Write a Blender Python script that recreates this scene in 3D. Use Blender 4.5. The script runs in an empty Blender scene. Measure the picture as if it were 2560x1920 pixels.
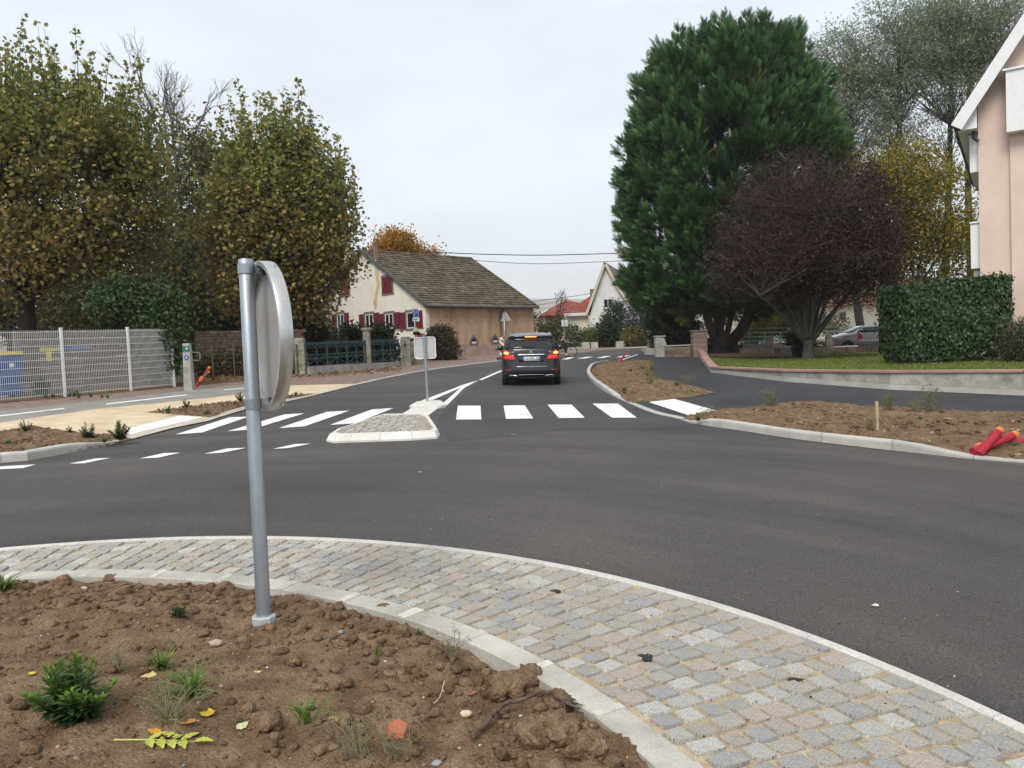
import bpy, bmesh, math, random
import numpy as np
from mathutils import Vector, Matrix
# ---------------------------------------------------------------- camera, sky, sun, exposure
S = bpy.context.scene
FPX, HC = 1923.0, 1.76                      # focal length in photo pixels, lens height above the road
PITCH, ROLL = math.atan((960-880)/FPX), math.radians(2.4)
fw = np.array([0, math.cos(PITCH), -math.sin(PITCH)]); _r0 = np.array([1.0, 0, 0]); _u0 = np.cross(_r0, fw)
RT = _r0*math.cos(ROLL)-_u0*math.sin(ROLL); UP = np.cross(RT, fw)
_n = np.array([-0.0175, 1, (960-816)/FPX]); _N = _n[0]*RT+_n[1]*UP-_n[2]*fw
GA, GB = -_N[0]/_N[2], -_N[1]/_N[2]         # the street climbs about 3 % away from the lens
cam = bpy.data.cameras.new('camera'); camo = bpy.data.objects.new('camera', cam); S.collection.objects.link(camo)
cam.sensor_fit = 'HORIZONTAL'; cam.sensor_width = 36; cam.lens = 36*FPX/2560; cam.clip_start = .05; cam.clip_end = 6000
_m = np.eye(4); _m[:3, 0] = RT; _m[:3, 1] = UP; _m[:3, 2] = -fw; _m[:3, 3] = (0, 0, HC)
camo.matrix_world = Matrix(_m.tolist()); S.camera = camo
W = bpy.data.worlds.new('World'); S.world = W; W.use_nodes = True
nt = W.node_tree; bg = nt.nodes['Background']
SUN_EL, SUN_ROT = math.radians(48), math.radians(200)
sky = nt.nodes.new('ShaderNodeTexSky'); sky.sky_type = 'NISHITA'; sky.sun_disc = False
sky.sun_elevation = SUN_EL; sky.sun_rotation = SUN_ROT; sky.air_density = 1; sky.dust_density = 3
tcw = nt.nodes.new('ShaderNodeTexCoord'); mpw = nt.nodes.new('ShaderNodeMapping'); mpw.inputs['Scale'].default_value = (1, 1, 3.2)
nw = nt.nodes.new('ShaderNodeTexNoise'); nw.inputs['Scale'].default_value = 2.3; nw.inputs['Detail'].default_value = 5; nw.inputs['Roughness'].default_value = .5
rw = nt.nodes.new('ShaderNodeValToRGB')     # a closed deck of cloud, brighter and greyer patches all round
rw.color_ramp.elements[0].position = .30; rw.color_ramp.elements[0].color = (4.35, 4.62, 4.98, 1)
rw.color_ramp.elements[1].position = .72; rw.color_ramp.elements[1].color = (5.75, 6.25, 6.75, 1)
mxw = nt.nodes.new('ShaderNodeMixRGB'); mxw.inputs[0].default_value = .9
L = nt.links.new
L(tcw.outputs['Generated'], mpw.inputs[0]); L(mpw.outputs[0], nw.inputs['Vector']); L(nw.outputs['Fac'], rw.inputs[0])
L(sky.outputs[0], mxw.inputs[1]); L(rw.outputs[0], mxw.inputs[2]); L(mxw.outputs[0], bg.inputs['Color'])
bg.inputs['Strength'].default_value = .1
sl = bpy.data.lights.new('sun', 'SUN'); sl.energy = 1.5; sl.angle = math.radians(25); sl.color = (1, .96, .9)
so = bpy.data.objects.new('sun', sl); S.collection.objects.link(so)
_d = Vector((math.sin(SUN_ROT)*math.cos(SUN_EL), math.cos(SUN_ROT)*math.cos(SUN_EL), math.sin(SUN_EL)))
so.rotation_euler = _d.to_track_quat('Z', 'Y').to_euler(); so.location = (0, 0, 60)
V = S.view_settings; V.view_transform = 'Standard'; V.look = 'None'; V.exposure = 0.84; V.gamma = 1; V.use_curve_mapping = False
S.cycles.use_denoising = True; S.cycles.max_bounces = 4; S.cycles.diffuse_bounces = 3; S.cycles.glossy_bounces = 3; S.cycles.volume_bounces = 2; S.cycles.transparent_max_bounces = 8
S.cycles.caustics_reflective = False; S.cycles.caustics_refractive = False; S.cycles.sample_clamp_indirect = 6

# ---------------------------------------------------------------- geometry from photo pixels
rng = np.random.default_rng(11); rnd = random.Random(11)
def gz(x, y): return GA*x+GB*y
def ray(px, py): return (px-1280)*RT-(py-960)*UP+FPX*fw
def G(px, py, h=0.0):                       # pixel -> point of the street plane (raised by h)
    d = ray(px, py); t = (HC-h)/(GA*d[0]+GB*d[1]-d[2]); return (t*d[0], t*d[1])
def PY(px, py, Y):                          # pixel -> point at forward distance Y
    d = ray(px, py); t = Y/d[1]; return np.array([t*d[0], Y, HC+t*d[2]])
def zat(px, py, Y): return PY(px, py, Y)[2]
def onwall(px, py, o, u):                   # pixel -> (distance along the wall, height z) on a vertical wall through o along u
    d = ray(px, py); n = np.array([-u[1], u[0]]); t = (n@np.array(o[:2]))/(n@d[:2])
    P = np.array([0, 0, HC])+t*d; return float((P[:2]-np.array(o[:2]))@np.array(u)), float(P[2])
def pix(P):
    P = np.array(P)-np.array([0, 0, HC]); k = FPX/(P@fw); return 1280+k*(P@RT), 960-k*(P@UP)

# ---------------------------------------------------------------- numpy noise
def _hash(ix, iy, s):
    h = (ix*374761393+iy*668265263+s*974711) & 0xffffffff
    h = ((h ^ (h >> 13))*1274126177) & 0xffffffff
    return ((h ^ (h >> 16)) & 0xffff)/65535.0
def vnoise(x, y, s=0):
    ix, iy = np.floor(x).astype(np.int64), np.floor(y).astype(np.int64); fx, fy = x-ix, y-iy
    fx, fy = fx*fx*(3-2*fx), fy*fy*(3-2*fy)
    a, b, c, d = _hash(ix, iy, s), _hash(ix+1, iy, s), _hash(ix, iy+1, s), _hash(ix+1, iy+1, s)
    return (a*(1-fx)+b*fx)*(1-fy)+(c*(1-fx)+d*fx)*fy
def fbm(x, y, s=0, o=4):
    v, a = 0, .5
    for k in range(o): v = v+a*vnoise(x*2**k, y*2**k, s+k*7); a *= .55
    return v

# ---------------------------------------------------------------- materials
MATS = {}
def _new(name):
    m = bpy.data.materials.new(name); m.use_nodes = True; MATS[name] = m
    return m, m.node_tree, m.node_tree.nodes['Principled BSDF']
def mat(name, cols, scale=6, rough=.75, spec=.35, bump=.15, bscale=None, metal=0, detail=5, stretch=(1, 1, 1), fine=None, lo=.35, hi=.65, coat=0, rnd_amt=0, island=False, dist=.02):
    """procedural surface: noise between two or three colours, optional fine speckle, bump"""
    if name in MATS: return MATS[name]
    m, t, p = _new(name); N = t.nodes.new; K = t.links.new
    if isinstance(cols[0], (int, float)): cols = [cols]
    tc = N('ShaderNodeTexCoord'); mp = N('ShaderNodeMapping'); mp.inputs['Scale'].default_value = stretch
    K(tc.outputs['Object'], mp.inputs[0])
    n1 = N('ShaderNodeTexNoise'); n1.inputs['Scale'].default_value = scale; n1.inputs['Detail'].default_value = detail; n1.inputs['Roughness'].default_value = .62
    K(mp.outputs[0], n1.inputs['Vector'])
    if len(cols) == 1: cols = [tuple(c*.86 for c in cols[0]), tuple(c*1.12 for c in cols[0])]
    r = N('ShaderNodeValToRGB'); e = r.color_ramp.elements
    e[0].position = lo; e[1].position = hi
    e[0].color = (*cols[0], 1); e[1].color = (*cols[-1], 1)
    for i, c in enumerate(cols[1:-1]):
        q = e.new(lo+(hi-lo)*(i+1)/(len(cols)-1)); q.color = (*c, 1)
    K(n1.outputs['Fac'], r.inputs[0]); out = r.outputs[0]
    if fine:                                # (scale, amount): value speckle
        n2 = N('ShaderNodeTexNoise'); n2.inputs['Scale'].default_value = fine[0]; n2.inputs['Detail'].default_value = 3; n2.inputs['Roughness'].default_value = .8
        K(tc.outputs['Object'], n2.inputs['Vector'])
        mr = N('ShaderNodeMapRange'); mr.inputs[1].default_value = .3; mr.inputs[2].default_value = .7; mr.inputs[3].default_value = 1-fine[1]; mr.inputs[4].default_value = 1+fine[1]
        K(n2.outputs['Fac'], mr.inputs[0])
        mu = N('ShaderNodeVectorMath'); mu.operation = 'SCALE'; K(out, mu.inputs[0]); K(mr.outputs[0], mu.inputs['Scale']); out = mu.outputs[0]
    if rnd_amt or island:
        src = N('ShaderNodeNewGeometry').outputs['Random Per Island'] if island else N('ShaderNodeObjectInfo').outputs['Random']
        mr = N('ShaderNodeMapRange'); mr.inputs[3].default_value = 1-rnd_amt; mr.inputs[4].default_value = 1+rnd_amt; K(src, mr.inputs[0])
        mu = N('ShaderNodeVectorMath'); mu.operation = 'SCALE'; K(out, mu.inputs[0]); K(mr.outputs[0], mu.inputs['Scale']); out = mu.outputs[0]
    K(out, p.inputs['Base Color'])
    p.inputs['Roughness'].default_value = rough; p.inputs['Metallic'].default_value = metal; p.inputs['Specular IOR Level'].default_value = spec
    if coat: p.inputs['Coat Weight'].default_value = coat; p.inputs['Coat Roughness'].default_value = .06
    if bump:
        nb = N('ShaderNodeTexNoise'); nb.inputs['Scale'].default_value = bscale or scale*4; nb.inputs['Detail'].default_value = 5
        K(mp.outputs[0] if stretch != (1, 1, 1) else tc.outputs['Object'], nb.inputs['Vector'])
        b = N('ShaderNodeBump'); b.inputs['Strength'].default_value = bump; b.inputs['Distance'].default_value = dist; K(nb.outputs['Fac'], b.inputs['Height']); K(b.outputs[0], p.inputs['Normal'])
    return m
def leafmat(name, rough=.55, trans=.35, spec=.3):
    if name in MATS: return MATS[name]
    m, t, p = _new(name); N = t.nodes.new; K = t.links.new
    a = N('ShaderNodeAttribute'); a.attribute_name = 'Col'; K(a.outputs['Color'], p.inputs['Base Color'])
    p.inputs['Roughness'].default_value = rough; p.inputs['Specular IOR Level'].default_value = spec
    if trans:
        tr = N('ShaderNodeBsdfTranslucent'); K(a.outputs['Color'], tr.inputs[0]); mx = N('ShaderNodeMixShader'); mx.inputs[0].default_value = trans
        K(p.outputs[0], mx.inputs[1]); K(tr.outputs[0], mx.inputs[2]); K(mx.outputs[0], t.nodes['Material Output'].inputs[0])
    return m
def emit(name, col, s):
    m, t, p = _new(name); p.inputs['Base Color'].default_value = (*col, 1); p.inputs['Emission Color'].default_value = (*col, 1); p.inputs['Emission Strength'].default_value = s; p.inputs['Roughness'].default_value = .2
    return m

# ---------------------------------------------------------------- objects
C = S.collection
def link(o, parent=None):
    C.objects.link(o)
    if parent is not None: o.parent = parent
    return o
def tag(o, label=None, cat=None, group=None, kind=None):
    if label: o['label'] = label
    if cat: o['category'] = cat
    if group: o['group'] = group
    if kind: o['kind'] = kind
    return o
def thing(name, label, cat, loc, rz=0.0, group=None, scale=1.0):
    o = bpy.data.objects.new(name, None); o.empty_display_size = .2; link(o)
    o.location = loc; o.rotation_euler = (0, 0, rz); o.scale = (scale,)*3
    return tag(o, label, cat, group)
def ground(x, y, h=0.0): return (x, y, gz(x, y)+h)
def meshnp(name, Vv, Ff, m, parent=None, col=None, smooth=False):
    me = bpy.data.meshes.new(name); Vv = np.ascontiguousarray(Vv, dtype=np.float32); Ff = np.ascontiguousarray(Ff, dtype=np.int32)
    me.vertices.add(len(Vv)); me.vertices.foreach_set('co', Vv.ravel()); n, k = Ff.shape
    me.loops.add(n*k); me.loops.foreach_set('vertex_index', Ff.ravel()); me.polygons.add(n); me.polygons.foreach_set('loop_start', np.arange(0, n*k, k, dtype=np.int32))
    if smooth: me.polygons.foreach_set('use_smooth', np.ones(n, dtype=bool))
    me.update(calc_edges=True)
    if col is not None:
        a = me.color_attributes.new('Col', 'FLOAT_COLOR', 'POINT'); c = np.ones((len(Vv), 4), np.float32); c[:, :3] = col; a.data.foreach_set('color', c.ravel())
    me.materials.append(m)
    return link(bpy.data.objects.new(name, me), parent)
class B:
    """collects shapes into one mesh"""
    def __init__(s): s.v = []; s.f = []
    def add(s, v, f):
        o = len(s.v); s.v += [tuple(map(float, p)) for p in v]; s.f += [tuple(i+o for i in q) for q in f]; return s
    def box(s, c, d, rz=0, m=None):
        x, y, z = (q/2 for q in d); P = [Vector((a*x, b*y, e*z)) for e in (-1, 1) for a, b in ((-1, -1), (1, -1), (1, 1), (-1, 1))]
        R = m or Matrix.Rotation(rz, 3, 'Z'); c = Vector(c)
        return s.add([c+R@p for p in P], [(3, 2, 1, 0), (4, 5, 6, 7), (0, 1, 5, 4), (1, 2, 6, 5), (2, 3, 7, 6), (3, 0, 4, 7)])
    def bar(s, p0, p1, w, h, up=(0, 0, 1)):
        p0, p1 = Vector(p0), Vector(p1); d = (p1-p0).normalized(); r = d.cross(Vector(up)).normalized(); u = r.cross(d)
        P = [p+r*a*w/2+u*b*h/2 for p in (p0, p1) for a, b in ((-1, -1), (1, -1), (1, 1), (-1, 1))]
        return s.add(P, [(3, 2, 1, 0), (4, 5, 6, 7), (0, 1, 5, 4), (1, 2, 6, 5), (2, 3, 7, 6), (3, 0, 4, 7)])
    def tube(s, path, rad, n=8, cap=True):
        path = [Vector(p) for p in path]; rad = rad if hasattr(rad, '__len__') else [rad]*len(path)
        v, f = [], []; ref = None
        for i, p in enumerate(path):
            d = (path[min(i+1, len(path)-1)]-path[max(i-1, 0)]).normalized()
            if ref is None: ref = d.orthogonal().normalized()
            a = (ref-d*ref.dot(d)); a = a.normalized() if a.length > 1e-5 else d.orthogonal().normalized(); ref = a; b = d.cross(a)
            v += [p+(a*math.cos(2*math.pi*k/n)+b*math.sin(2*math.pi*k/n))*rad[i] for k in range(n)]
        for i in range(len(path)-1):
            for k in range(n): f.append((i*n+k, i*n+(k+1) % n, (i+1)*n+(k+1) % n, (i+1)*n+k))
        if cap: f.append(tuple(range(n-1, -1, -1))); f.append(tuple((len(path)-1)*n+k for k in range(n)))
        return s.add(v, f)
    def cyl(s, p0, p1, r0, r1=None, n=12): return s.tube([p0, p1], [r0, r0 if r1 is None else r1], n)
    def lathe(s, prof, n=24, o=(0, 0, 0), axis='Z'):
        v, f = [], []
        for r, z in prof:
            for k in range(n):
                a = 2*math.pi*k/n; q = (r*math.cos(a), r*math.sin(a), z)
                if axis == 'X': q = (z, r*math.cos(a), r*math.sin(a))
                if axis == 'Y': q = (r*math.cos(a), z, r*math.sin(a))
                v.append((q[0]+o[0], q[1]+o[1], q[2]+o[2]))
        for i in range(len(prof)-1):
            for k in range(n): f.append((i*n+k, i*n+(k+1) % n, (i+1)*n+(k+1) % n, (i+1)*n+k))
        return s.add(v, f)
    def prism(s, pts, z0, z1):              # polygon in xy, z0/z1 numbers or functions of (x, y)
        n = len(pts); a = z0 if callable(z0) else (lambda x, y: z0); b = z1 if callable(z1) else (lambda x, y: z1)
        return s.add([(x, y, a(x, y)) for x, y in pts]+[(x, y, b(x, y)) for x, y in pts], [tuple(range(n-1, -1, -1)), tuple(range(n, 2*n))]+[(i, (i+1) % n, n+(i+1) % n, n+i) for i in range(n)])
    def plate(s, pts, o, u, w, n, t):       # polygon (a, b) in the plane o+a*u+b*w, thickness t along n
        o, u, w, n = map(Vector, (o, u, w, n)); k = len(pts)
        return s.add([o+u*a+w*b for a, b in pts]+[o+u*a+w*b+n*t for a, b in pts], [tuple(range(k-1, -1, -1)), tuple(range(k, 2*k))]+[(i, (i+1) % k, k+(i+1) % k, k+i) for i in range(k)])
    def obj(s, name, m, parent=None, smooth=False, bevel=0, auto=None):
        me = bpy.data.meshes.new(name); me.from_pydata(s.v, [], s.f); bm = bmesh.new(); bm.from_mesh(me); bmesh.ops.recalc_face_normals(bm, faces=bm.faces)
        if any(len(f.verts) > 4 for f in bm.faces): bmesh.ops.triangulate(bm, faces=[f for f in bm.faces if len(f.verts) > 4])
        bm.to_mesh(me); bm.free(); me.materials.append(m)
        if smooth: me.polygons.foreach_set('use_smooth', np.ones(len(me.polygons), dtype=bool))
        o = link(bpy.data.objects.new(name, me), parent)
        if smooth and auto: me.set_sharp_from_angle(angle=math.radians(auto))
        if bevel:
            b = o.modifiers.new('bevel', 'BEVEL'); b.width = bevel; b.segments = 2; b.limit_method = 'ANGLE'
        return o
def struct(o, kind='structure'): o['kind'] = kind; return o
def sheet(name, pts, h, m, parent=None):    # flat sheet on the street plane
    o = B().add([(x, y, gz(x, y)+h) for x, y in pts], [tuple(range(len(pts)))]).obj(name, m, parent)
    return o
def inside(poly, X, Y):
    r = np.zeros(X.shape, bool); n = len(poly)
    for i in range(n):
        x0, y0 = poly[i]; x1, y1 = poly[(i+1) % n]
        c = ((y0 > Y) != (y1 > Y)) & (X < (x1-x0)*(Y-y0)/((y1-y0) if y1 != y0 else 1e-9)+x0); r ^= c
    return r
def edgedist(poly, X, Y):
    d = np.full(X.shape, 1e9); n = len(poly)
    for i in range(n):
        x0, y0 = poly[i]; x1, y1 = poly[(i+1) % n]; L2 = (x1-x0)**2+(y1-y0)**2+1e-12
        t = np.clip(((X-x0)*(x1-x0)+(Y-y0)*(y1-y0))/L2, 0, 1); d = np.minimum(d, np.hypot(X-x0-t*(x1-x0), Y-y0-t*(y1-y0)))
    return d
def smooth_path(pts, step=.25):
    P = np.array(pts, float); k = len(P); out = []
    for i in range(k-1):
        p0, p1, p2, p3 = P[max(i-1, 0)], P[i], P[i+1], P[min(i+2, k-1)]; n = max(1, int(np.hypot(*(p2-p1)[:2])/step))
        for j in range(n):
            t = j/n; out.append(.5*(2*p1+(p2-p0)*t+(2*p0-5*p1+4*p2-p3)*t*t+(3*p1-p0-3*p2+p3)*t**3))
    out.append(P[-1]); return np.array(out)
def randrot(n, up=None, tilt=1.0):
    """n random rotation matrices; with up given the leaf normal (local z) leans around it by tilt"""
    z = rng.normal(size=(n, 3)); z /= np.linalg.norm(z, axis=1)[:, None]
    if up is not None:
        z = z*tilt+np.asarray(up); z /= np.linalg.norm(z, axis=1)[:, None]
    a = rng.normal(size=(n, 3)); x = np.cross(a, z); x /= np.linalg.norm(x, axis=1)[:, None]; y = np.cross(z, x)
    return np.stack([x, y, z], axis=2)
def dirrot(d, roll=None):
    """rotation whose local y follows d"""
    d = d/np.linalg.norm(d, axis=1)[:, None]; a = rng.normal(size=d.shape) if roll is None else roll
    x = np.cross(d, a); x /= np.linalg.norm(x, axis=1)[:, None]+1e-9; z = np.cross(x, d); return np.stack([x, d, z], axis=2)
def scatter(tv, tf, pos, rot, sc):
    n, k = len(pos), len(tv); Vv = np.einsum('nij,kj->nki', rot, tv)*np.asarray(sc).reshape(-1, 1, 1)+pos[:, None, :]
    Ff = (tf[None]+(np.arange(n)*k)[:, None, None]).reshape(-1, tf.shape[1]); return Vv.reshape(-1, 3), Ff
def pickcol(pal, n, var=.18, w=None):
    pal = np.array(pal); c = pal[rng.choice(len(pal), n, p=w)]; return c*(1+var*rng.uniform(-1, 1, (n, 1)))
# leaf shapes, base at origin, tip along +y
LENS = (np.array([[0, 0, 0], [-.31, .42, .06], [0, .47, 0], [.31, .42, .06], [0, 1, -.06]]), np.array([[0, 2, 1], [0, 3, 2], [1, 2, 4], [2, 3, 4]]))
SLIM = (np.array([[0, 0, 0], [-.13, .45, .02], [.13, .45, .02], [0, 1, -.05]]), np.array([[0, 2, 1], [1, 2, 3]]))
_mp = [(0, 0), (.28, .02), (.5, .18), (.33, .32), (.55, .62), (.2, .58), (0, 1), (-.2, .58), (-.55, .62), (-.33, .32), (-.5, .18), (-.28, .02)]
MAPLE = (np.array([[x, y, .10*abs(x)-.08*y*y] for x, y in _mp]+[[0, .42, 0]]), np.array([[12, i, (i+1) % 12] for i in range(12)]))
_mq = [(0, 0), (.5, .15), (.3, .35), (.52, .62), (0, 1), (-.52, .62), (-.3, .35), (-.5, .15)]
STAR = (np.array([[x, y, .12*abs(x)-.08*y*y] for x, y in _mq]), np.array([[0, 1, 2], [2, 3, 4], [4, 5, 6], [6, 7, 0], [0, 2, 4], [0, 4, 6]]))
# ================================================================ ground, road, pavements
asph = mat('asphalt', [(.056, .052, .049), (.078, .071, .066), (.104, .094, .085)], scale=.26, rough=.85, spec=.35, bump=.9, bscale=120, fine=(105, 1.0), dist=.010, lo=.25, hi=.75)
asph_new = mat('fresh_asphalt', [(.030, .032, .036), (.046, .047, .050)], scale=.7, rough=.8, spec=.35, bump=.7, bscale=120, fine=(105, .85), dist=.008)
asph_old = mat('grey_cycle_asphalt', [(.22, .205, .185), (.29, .272, .245)], scale=1.2, rough=.85, bump=.3, bscale=120, fine=(150, .3), dist=.005)
beige = mat('beige_resin_paving', [(.50, .39, .25), (.60, .48, .32), (.66, .55, .38)], scale=2.0, rough=.85, bump=.3, bscale=90, fine=(60, .28), dist=.006)
gravel = mat('red_gravel', [(.16, .11, .09), (.24, .17, .14), (.30, .23, .19)], scale=5, rough=.95, bump=1, bscale=28, fine=(26, .55), dist=.03)
soil = mat('brown_soil', [(.128, .082, .046), (.19, .123, .071), (.245, .170, .105)], scale=4.5, rough=.95, spec=.12, bump=1, bscale=70, fine=(90, .45), dist=.022)
paint = mat('road_paint', [(.50, .49, .47), (.74, .74, .71), (.80, .80, .78)], scale=2.2, rough=.7, bump=.35, bscale=120, fine=(70, .2), dist=.006, lo=.30, hi=.52)
conc = mat('pale_concrete', [(.36, .335, .29), (.44, .415, .365), (.52, .49, .44)], scale=2.5, rough=.85, bump=.25, bscale=60, fine=(90, .16), rnd_amt=.07)
conc_g = mat('grey_kerb_concrete', [(.40, .38, .345), (.50, .475, .435)], scale=2.5, rough=.85, bump=.25, bscale=60, fine=(90, .16), rnd_amt=.08)
white_conc = mat('white_kerb_concrete', [(.60, .57, .51), (.72, .70, .65)], scale=3, rough=.8, bump=.25, bscale=60, fine=(70, .14), rnd_amt=.05)
grassm = mat('lawn_grass', [(.09, .13, .022), (.15, .18, .04), (.20, .215, .065)], scale=2.2, rough=.9, spec=.1, bump=1, bscale=45, fine=(40, .5), dist=.04)
field = mat('rough_ground', [(.06, .07, .03), (.10, .09, .05), (.13, .11, .07)], scale=.4, rough=.95, bump=.6, bscale=8)

struct(sheet('ground', [(-160, -60), (160, -60), (160, 190), (-160, 190)], -.10, field))
road = struct(sheet('road', [(-70, -40), (70, -40), (70, 80), (-70, 80)], 0, asph))
g = lambda pts, h=0.0: [G(x, y, h) for x, y in pts]
def ring_wear(m, amt):
    # traffic polishes the asphalt in streaks that follow the circulating lane
    t = m.node_tree; N = t.nodes.new; K = t.links.new; p = t.nodes['Principled BSDF']; src = p.inputs['Base Color'].links[0].from_socket
    tc = N('ShaderNodeTexCoord'); su = N('ShaderNodeVectorMath'); su.operation = 'SUBTRACT'; su.inputs[1].default_value = (-2.66, 1.34, 0); K(tc.outputs['Object'], su.inputs[0])
    sp = N('ShaderNodeSeparateXYZ'); K(su.outputs[0], sp.inputs[0]); cb = N('ShaderNodeCombineXYZ'); K(sp.outputs[0], cb.inputs[0]); K(sp.outputs[1], cb.inputs[1])
    le = N('ShaderNodeVectorMath'); le.operation = 'LENGTH'; K(cb.outputs[0], le.inputs[0]); an = N('ShaderNodeMath'); an.operation = 'ARCTAN2'; K(sp.outputs[1], an.inputs[0]); K(sp.outputs[0], an.inputs[1])
    c2 = N('ShaderNodeCombineXYZ'); K(le.outputs['Value'], c2.inputs[0]); K(an.outputs[0], c2.inputs[1])
    n = N('ShaderNodeTexNoise'); n.inputs['Scale'].default_value = 1.5; n.inputs['Detail'].default_value = 4; K(c2.outputs[0], n.inputs['Vector'])
    mr = N('ShaderNodeMapRange'); mr.inputs[1].default_value = .3; mr.inputs[2].default_value = .7; mr.inputs[3].default_value = 1-amt; mr.inputs[4].default_value = 1+amt; K(n.outputs['Fac'], mr.inputs[0])
    mu = N('ShaderNodeVectorMath'); mu.operation = 'SCALE'; K(src, mu.inputs[0]); K(mr.outputs[0], mu.inputs['Scale']); K(mu.outputs[0], p.inputs['Base Color'])
ring_wear(asph, .22)
# the newer, darker surfacing of the right-hand lane
lane_m = mat('lane_asphalt', [(.044, .044, .045), (.060, .058, .057), (.072, .068, .066)], scale=.5, rough=.85, spec=.35, bump=.8, bscale=120, fine=(105, .9), dist=.009)
sheet('fresh_lane', g([(1120, 1105), (1400, 1075), (1700, 1075), (1860, 1082), (2100, 1115), (2330, 1142), (1725, 1058), (1697, 1048), (1625, 1031), (1550, 999), (1478, 953), (1469, 938), (1470, 925), (1482, 914), (1518, 903), (1592, 887), (1404, 890), (1290, 915), (1200, 951), (1130, 1012), (1090, 1050)]), .003, lane_m, road)

LK = [(-120, 1178), (0, 1157), (58, 1153.7), (186, 1129.6), (277, 1112.7), (352, 1093), (434, 1070.5), (520, 1053.6), (545, 1045), (617, 1023.5), (713, 1006), (780, 991), (892, 963), (979, 943), (1077, 925), (1180, 911), (1247, 903)]
RK = [(2680, 1166), (2560, 1157.6), (2432, 1148), (2285, 1131.5), (2243, 1127), (2087, 1110), (1960, 1094), (1861, 1078), (1776, 1066), (1723, 1057), (1697, 1047.6), (1625, 1031), (1550, 999), (1528, 988.5), (1500, 972), (1480, 957), (1470, 944), (1467, 935), (1470, 925), (1482, 913.5), (1518, 903)]
LKg, RKg = g(LK), g(RK)
far_edge = g([(1300, 895), (1404, 884), (1462, 882), (1489, 877), (1615, 870)])
# left side: everything beyond the left kerb and beyond the far edge of the bend
def inset(pts, d):
    P = smooth_path(pts, .3); T_ = np.gradient(P, axis=0); T_ /= np.hypot(*T_.T)[:, None]; return [tuple(q) for q in P+np.c_[-T_[:, 1], T_[:, 0]]*d]
left_poly = [(-70, LKg[0][1]-9)]+inset(LKg, .07)+far_edge+[(70, far_edge[-1][1]+3), (70, 160), (-70, 160)]
struct(B().prism(left_poly, lambda x, y: gz(x, y)-.3, lambda x, y: gz(x, y)+.02).obj('gravel_verge', gravel))
right_poly = inset(RKg, -.07)+g([(1530, 906), (1592, 886.5)])+[(8.6, 46.0), (70, 47), (70, RKg[0][1]-4)]
footpath = struct(B().prism(right_poly, lambda x, y: gz(x, y)-.3, lambda x, y: gz(x, y)+.02).obj('footpath', asph_new))
# grey cycle path and beige pavement on the left
gp = [(-200, 1062), (0, 1027), (241, 1002), (400, 985), (520, 970), (581, 964), (650, 962.5), (740, 962), (723, 964), (614, 983.7), (520, 994.6), (400, 1007), (241, 1022), (0, 1056), (-200, 1094)]
struct(sheet('cycle_path', g(gp, .026), .026, asph_old))
bp = [(-200, 1094), (0, 1056), (241, 1022), (400, 1007), (520, 994.6), (614, 983.7), (723, 964), (776, 962), (894, 959.6), (925, 954.5), (892, 961.5), (780, 989.5), (713, 1004.5), (617, 1022), (545, 1043.5), (520, 1052), (434, 1069), (352, 1091), (277, 1111), (0, 1130), (-200, 1150)]
struct(sheet('beige_pavement', g(bp, .022), .024, beige))
def marks(name, quads, h, par, m=paint):
    for q in quads: sheet(name, g(q, h), h, m, par)
marks('cycle_line', [[(265, 1011.5), (265, 1008.8), (467, 985.8), (468, 988)], [(-60, 1048), (-60, 1045), (160, 1019.8), (162, 1022)], [(560, 975.5), (560, 973.8), (640, 967), (640, 968.4)]], .031, bpy.data.objects['cycle_path'])
marks('tactile_strip', [[(311, 1073), (446, 1040), (508.7, 1043), (320.6, 1087)]], .030, bpy.data.objects['beige_pavement'])
marks('tactile_strip', [[(1622, 1005), (1685, 997), (1798, 1028), (1721, 1038)]], .026, footpath)
marks('crossing_stripe', [
    [(438.6, 1086), (505, 1081), (622, 1041.6), (575, 1043)], [(569, 1078), (631, 1073), (761.6, 1033), (711, 1036)],
    [(697.7, 1070), (761.6, 1065.7), (873.7, 1026.4), (817, 1029.5)], [(825, 1062), (889, 1058), (984, 1020), (930, 1023.4)],
    [(1140, 1048.5), (1203.6, 1048.5), (1201, 1014), (1144.6, 1014)], [(1265, 1047), (1333, 1046), (1312, 1013), (1259, 1013.8)],
    [(1397, 1045), (1461.6, 1044), (1429, 1011.5), (1369, 1011.5)], [(1530, 1044), (1592, 1044), (1545, 1009), (1481, 1009)],
    [(1404, 898.5), (1419, 898.5), (1438, 893), (1423, 893)], [(1442, 896.2), (1461, 896.2), (1484, 892), (1466, 892)],
    [(1490, 894.8), (1509, 894.5), (1529, 890), (1512, 890)], [(1539, 893.2), (1558, 892.8), (1577, 888.2), (1560, 888.2)]], .008, road)
marks('give_way_dash', [[(-60, 1176), (58, 1170), (89, 1161), (-20, 1167)], [(173.6, 1159), (211, 1158), (276, 1144.5), (237.5, 1146.4)],
    [(349.6, 1146), (395.4, 1144), (451, 1131.5), (410, 1132.5)], [(511, 1134), (554, 1132), (616, 1119.4), (569, 1121)], [(682, 1122), (720.6, 1120), (777, 1109), (737.5, 1110)]], .008, road)
marks('lane_line', [[(1050, 1003), (1074, 1003), (1170, 961), (1190, 955), (1186, 953), (1160, 961)], [(1107, 1008), (1118, 1013), (1160, 970), (1196, 951), (1186, 953.5), (1152, 969)],
    [(1197, 949), (1205, 950), (1257, 927), (1251, 926)], [(1282, 918), (1287, 919), (1330, 907), (1327, 906)], [(1345, 902.5), (1349, 903), (1385, 895.8), (1382, 895.2)]], .008, road)
marks('edge_line', [[(1530, 907), (1534, 907.4), (1596, 886.6), (1592, 886)]], .024, footpath, white_conc)

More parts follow.
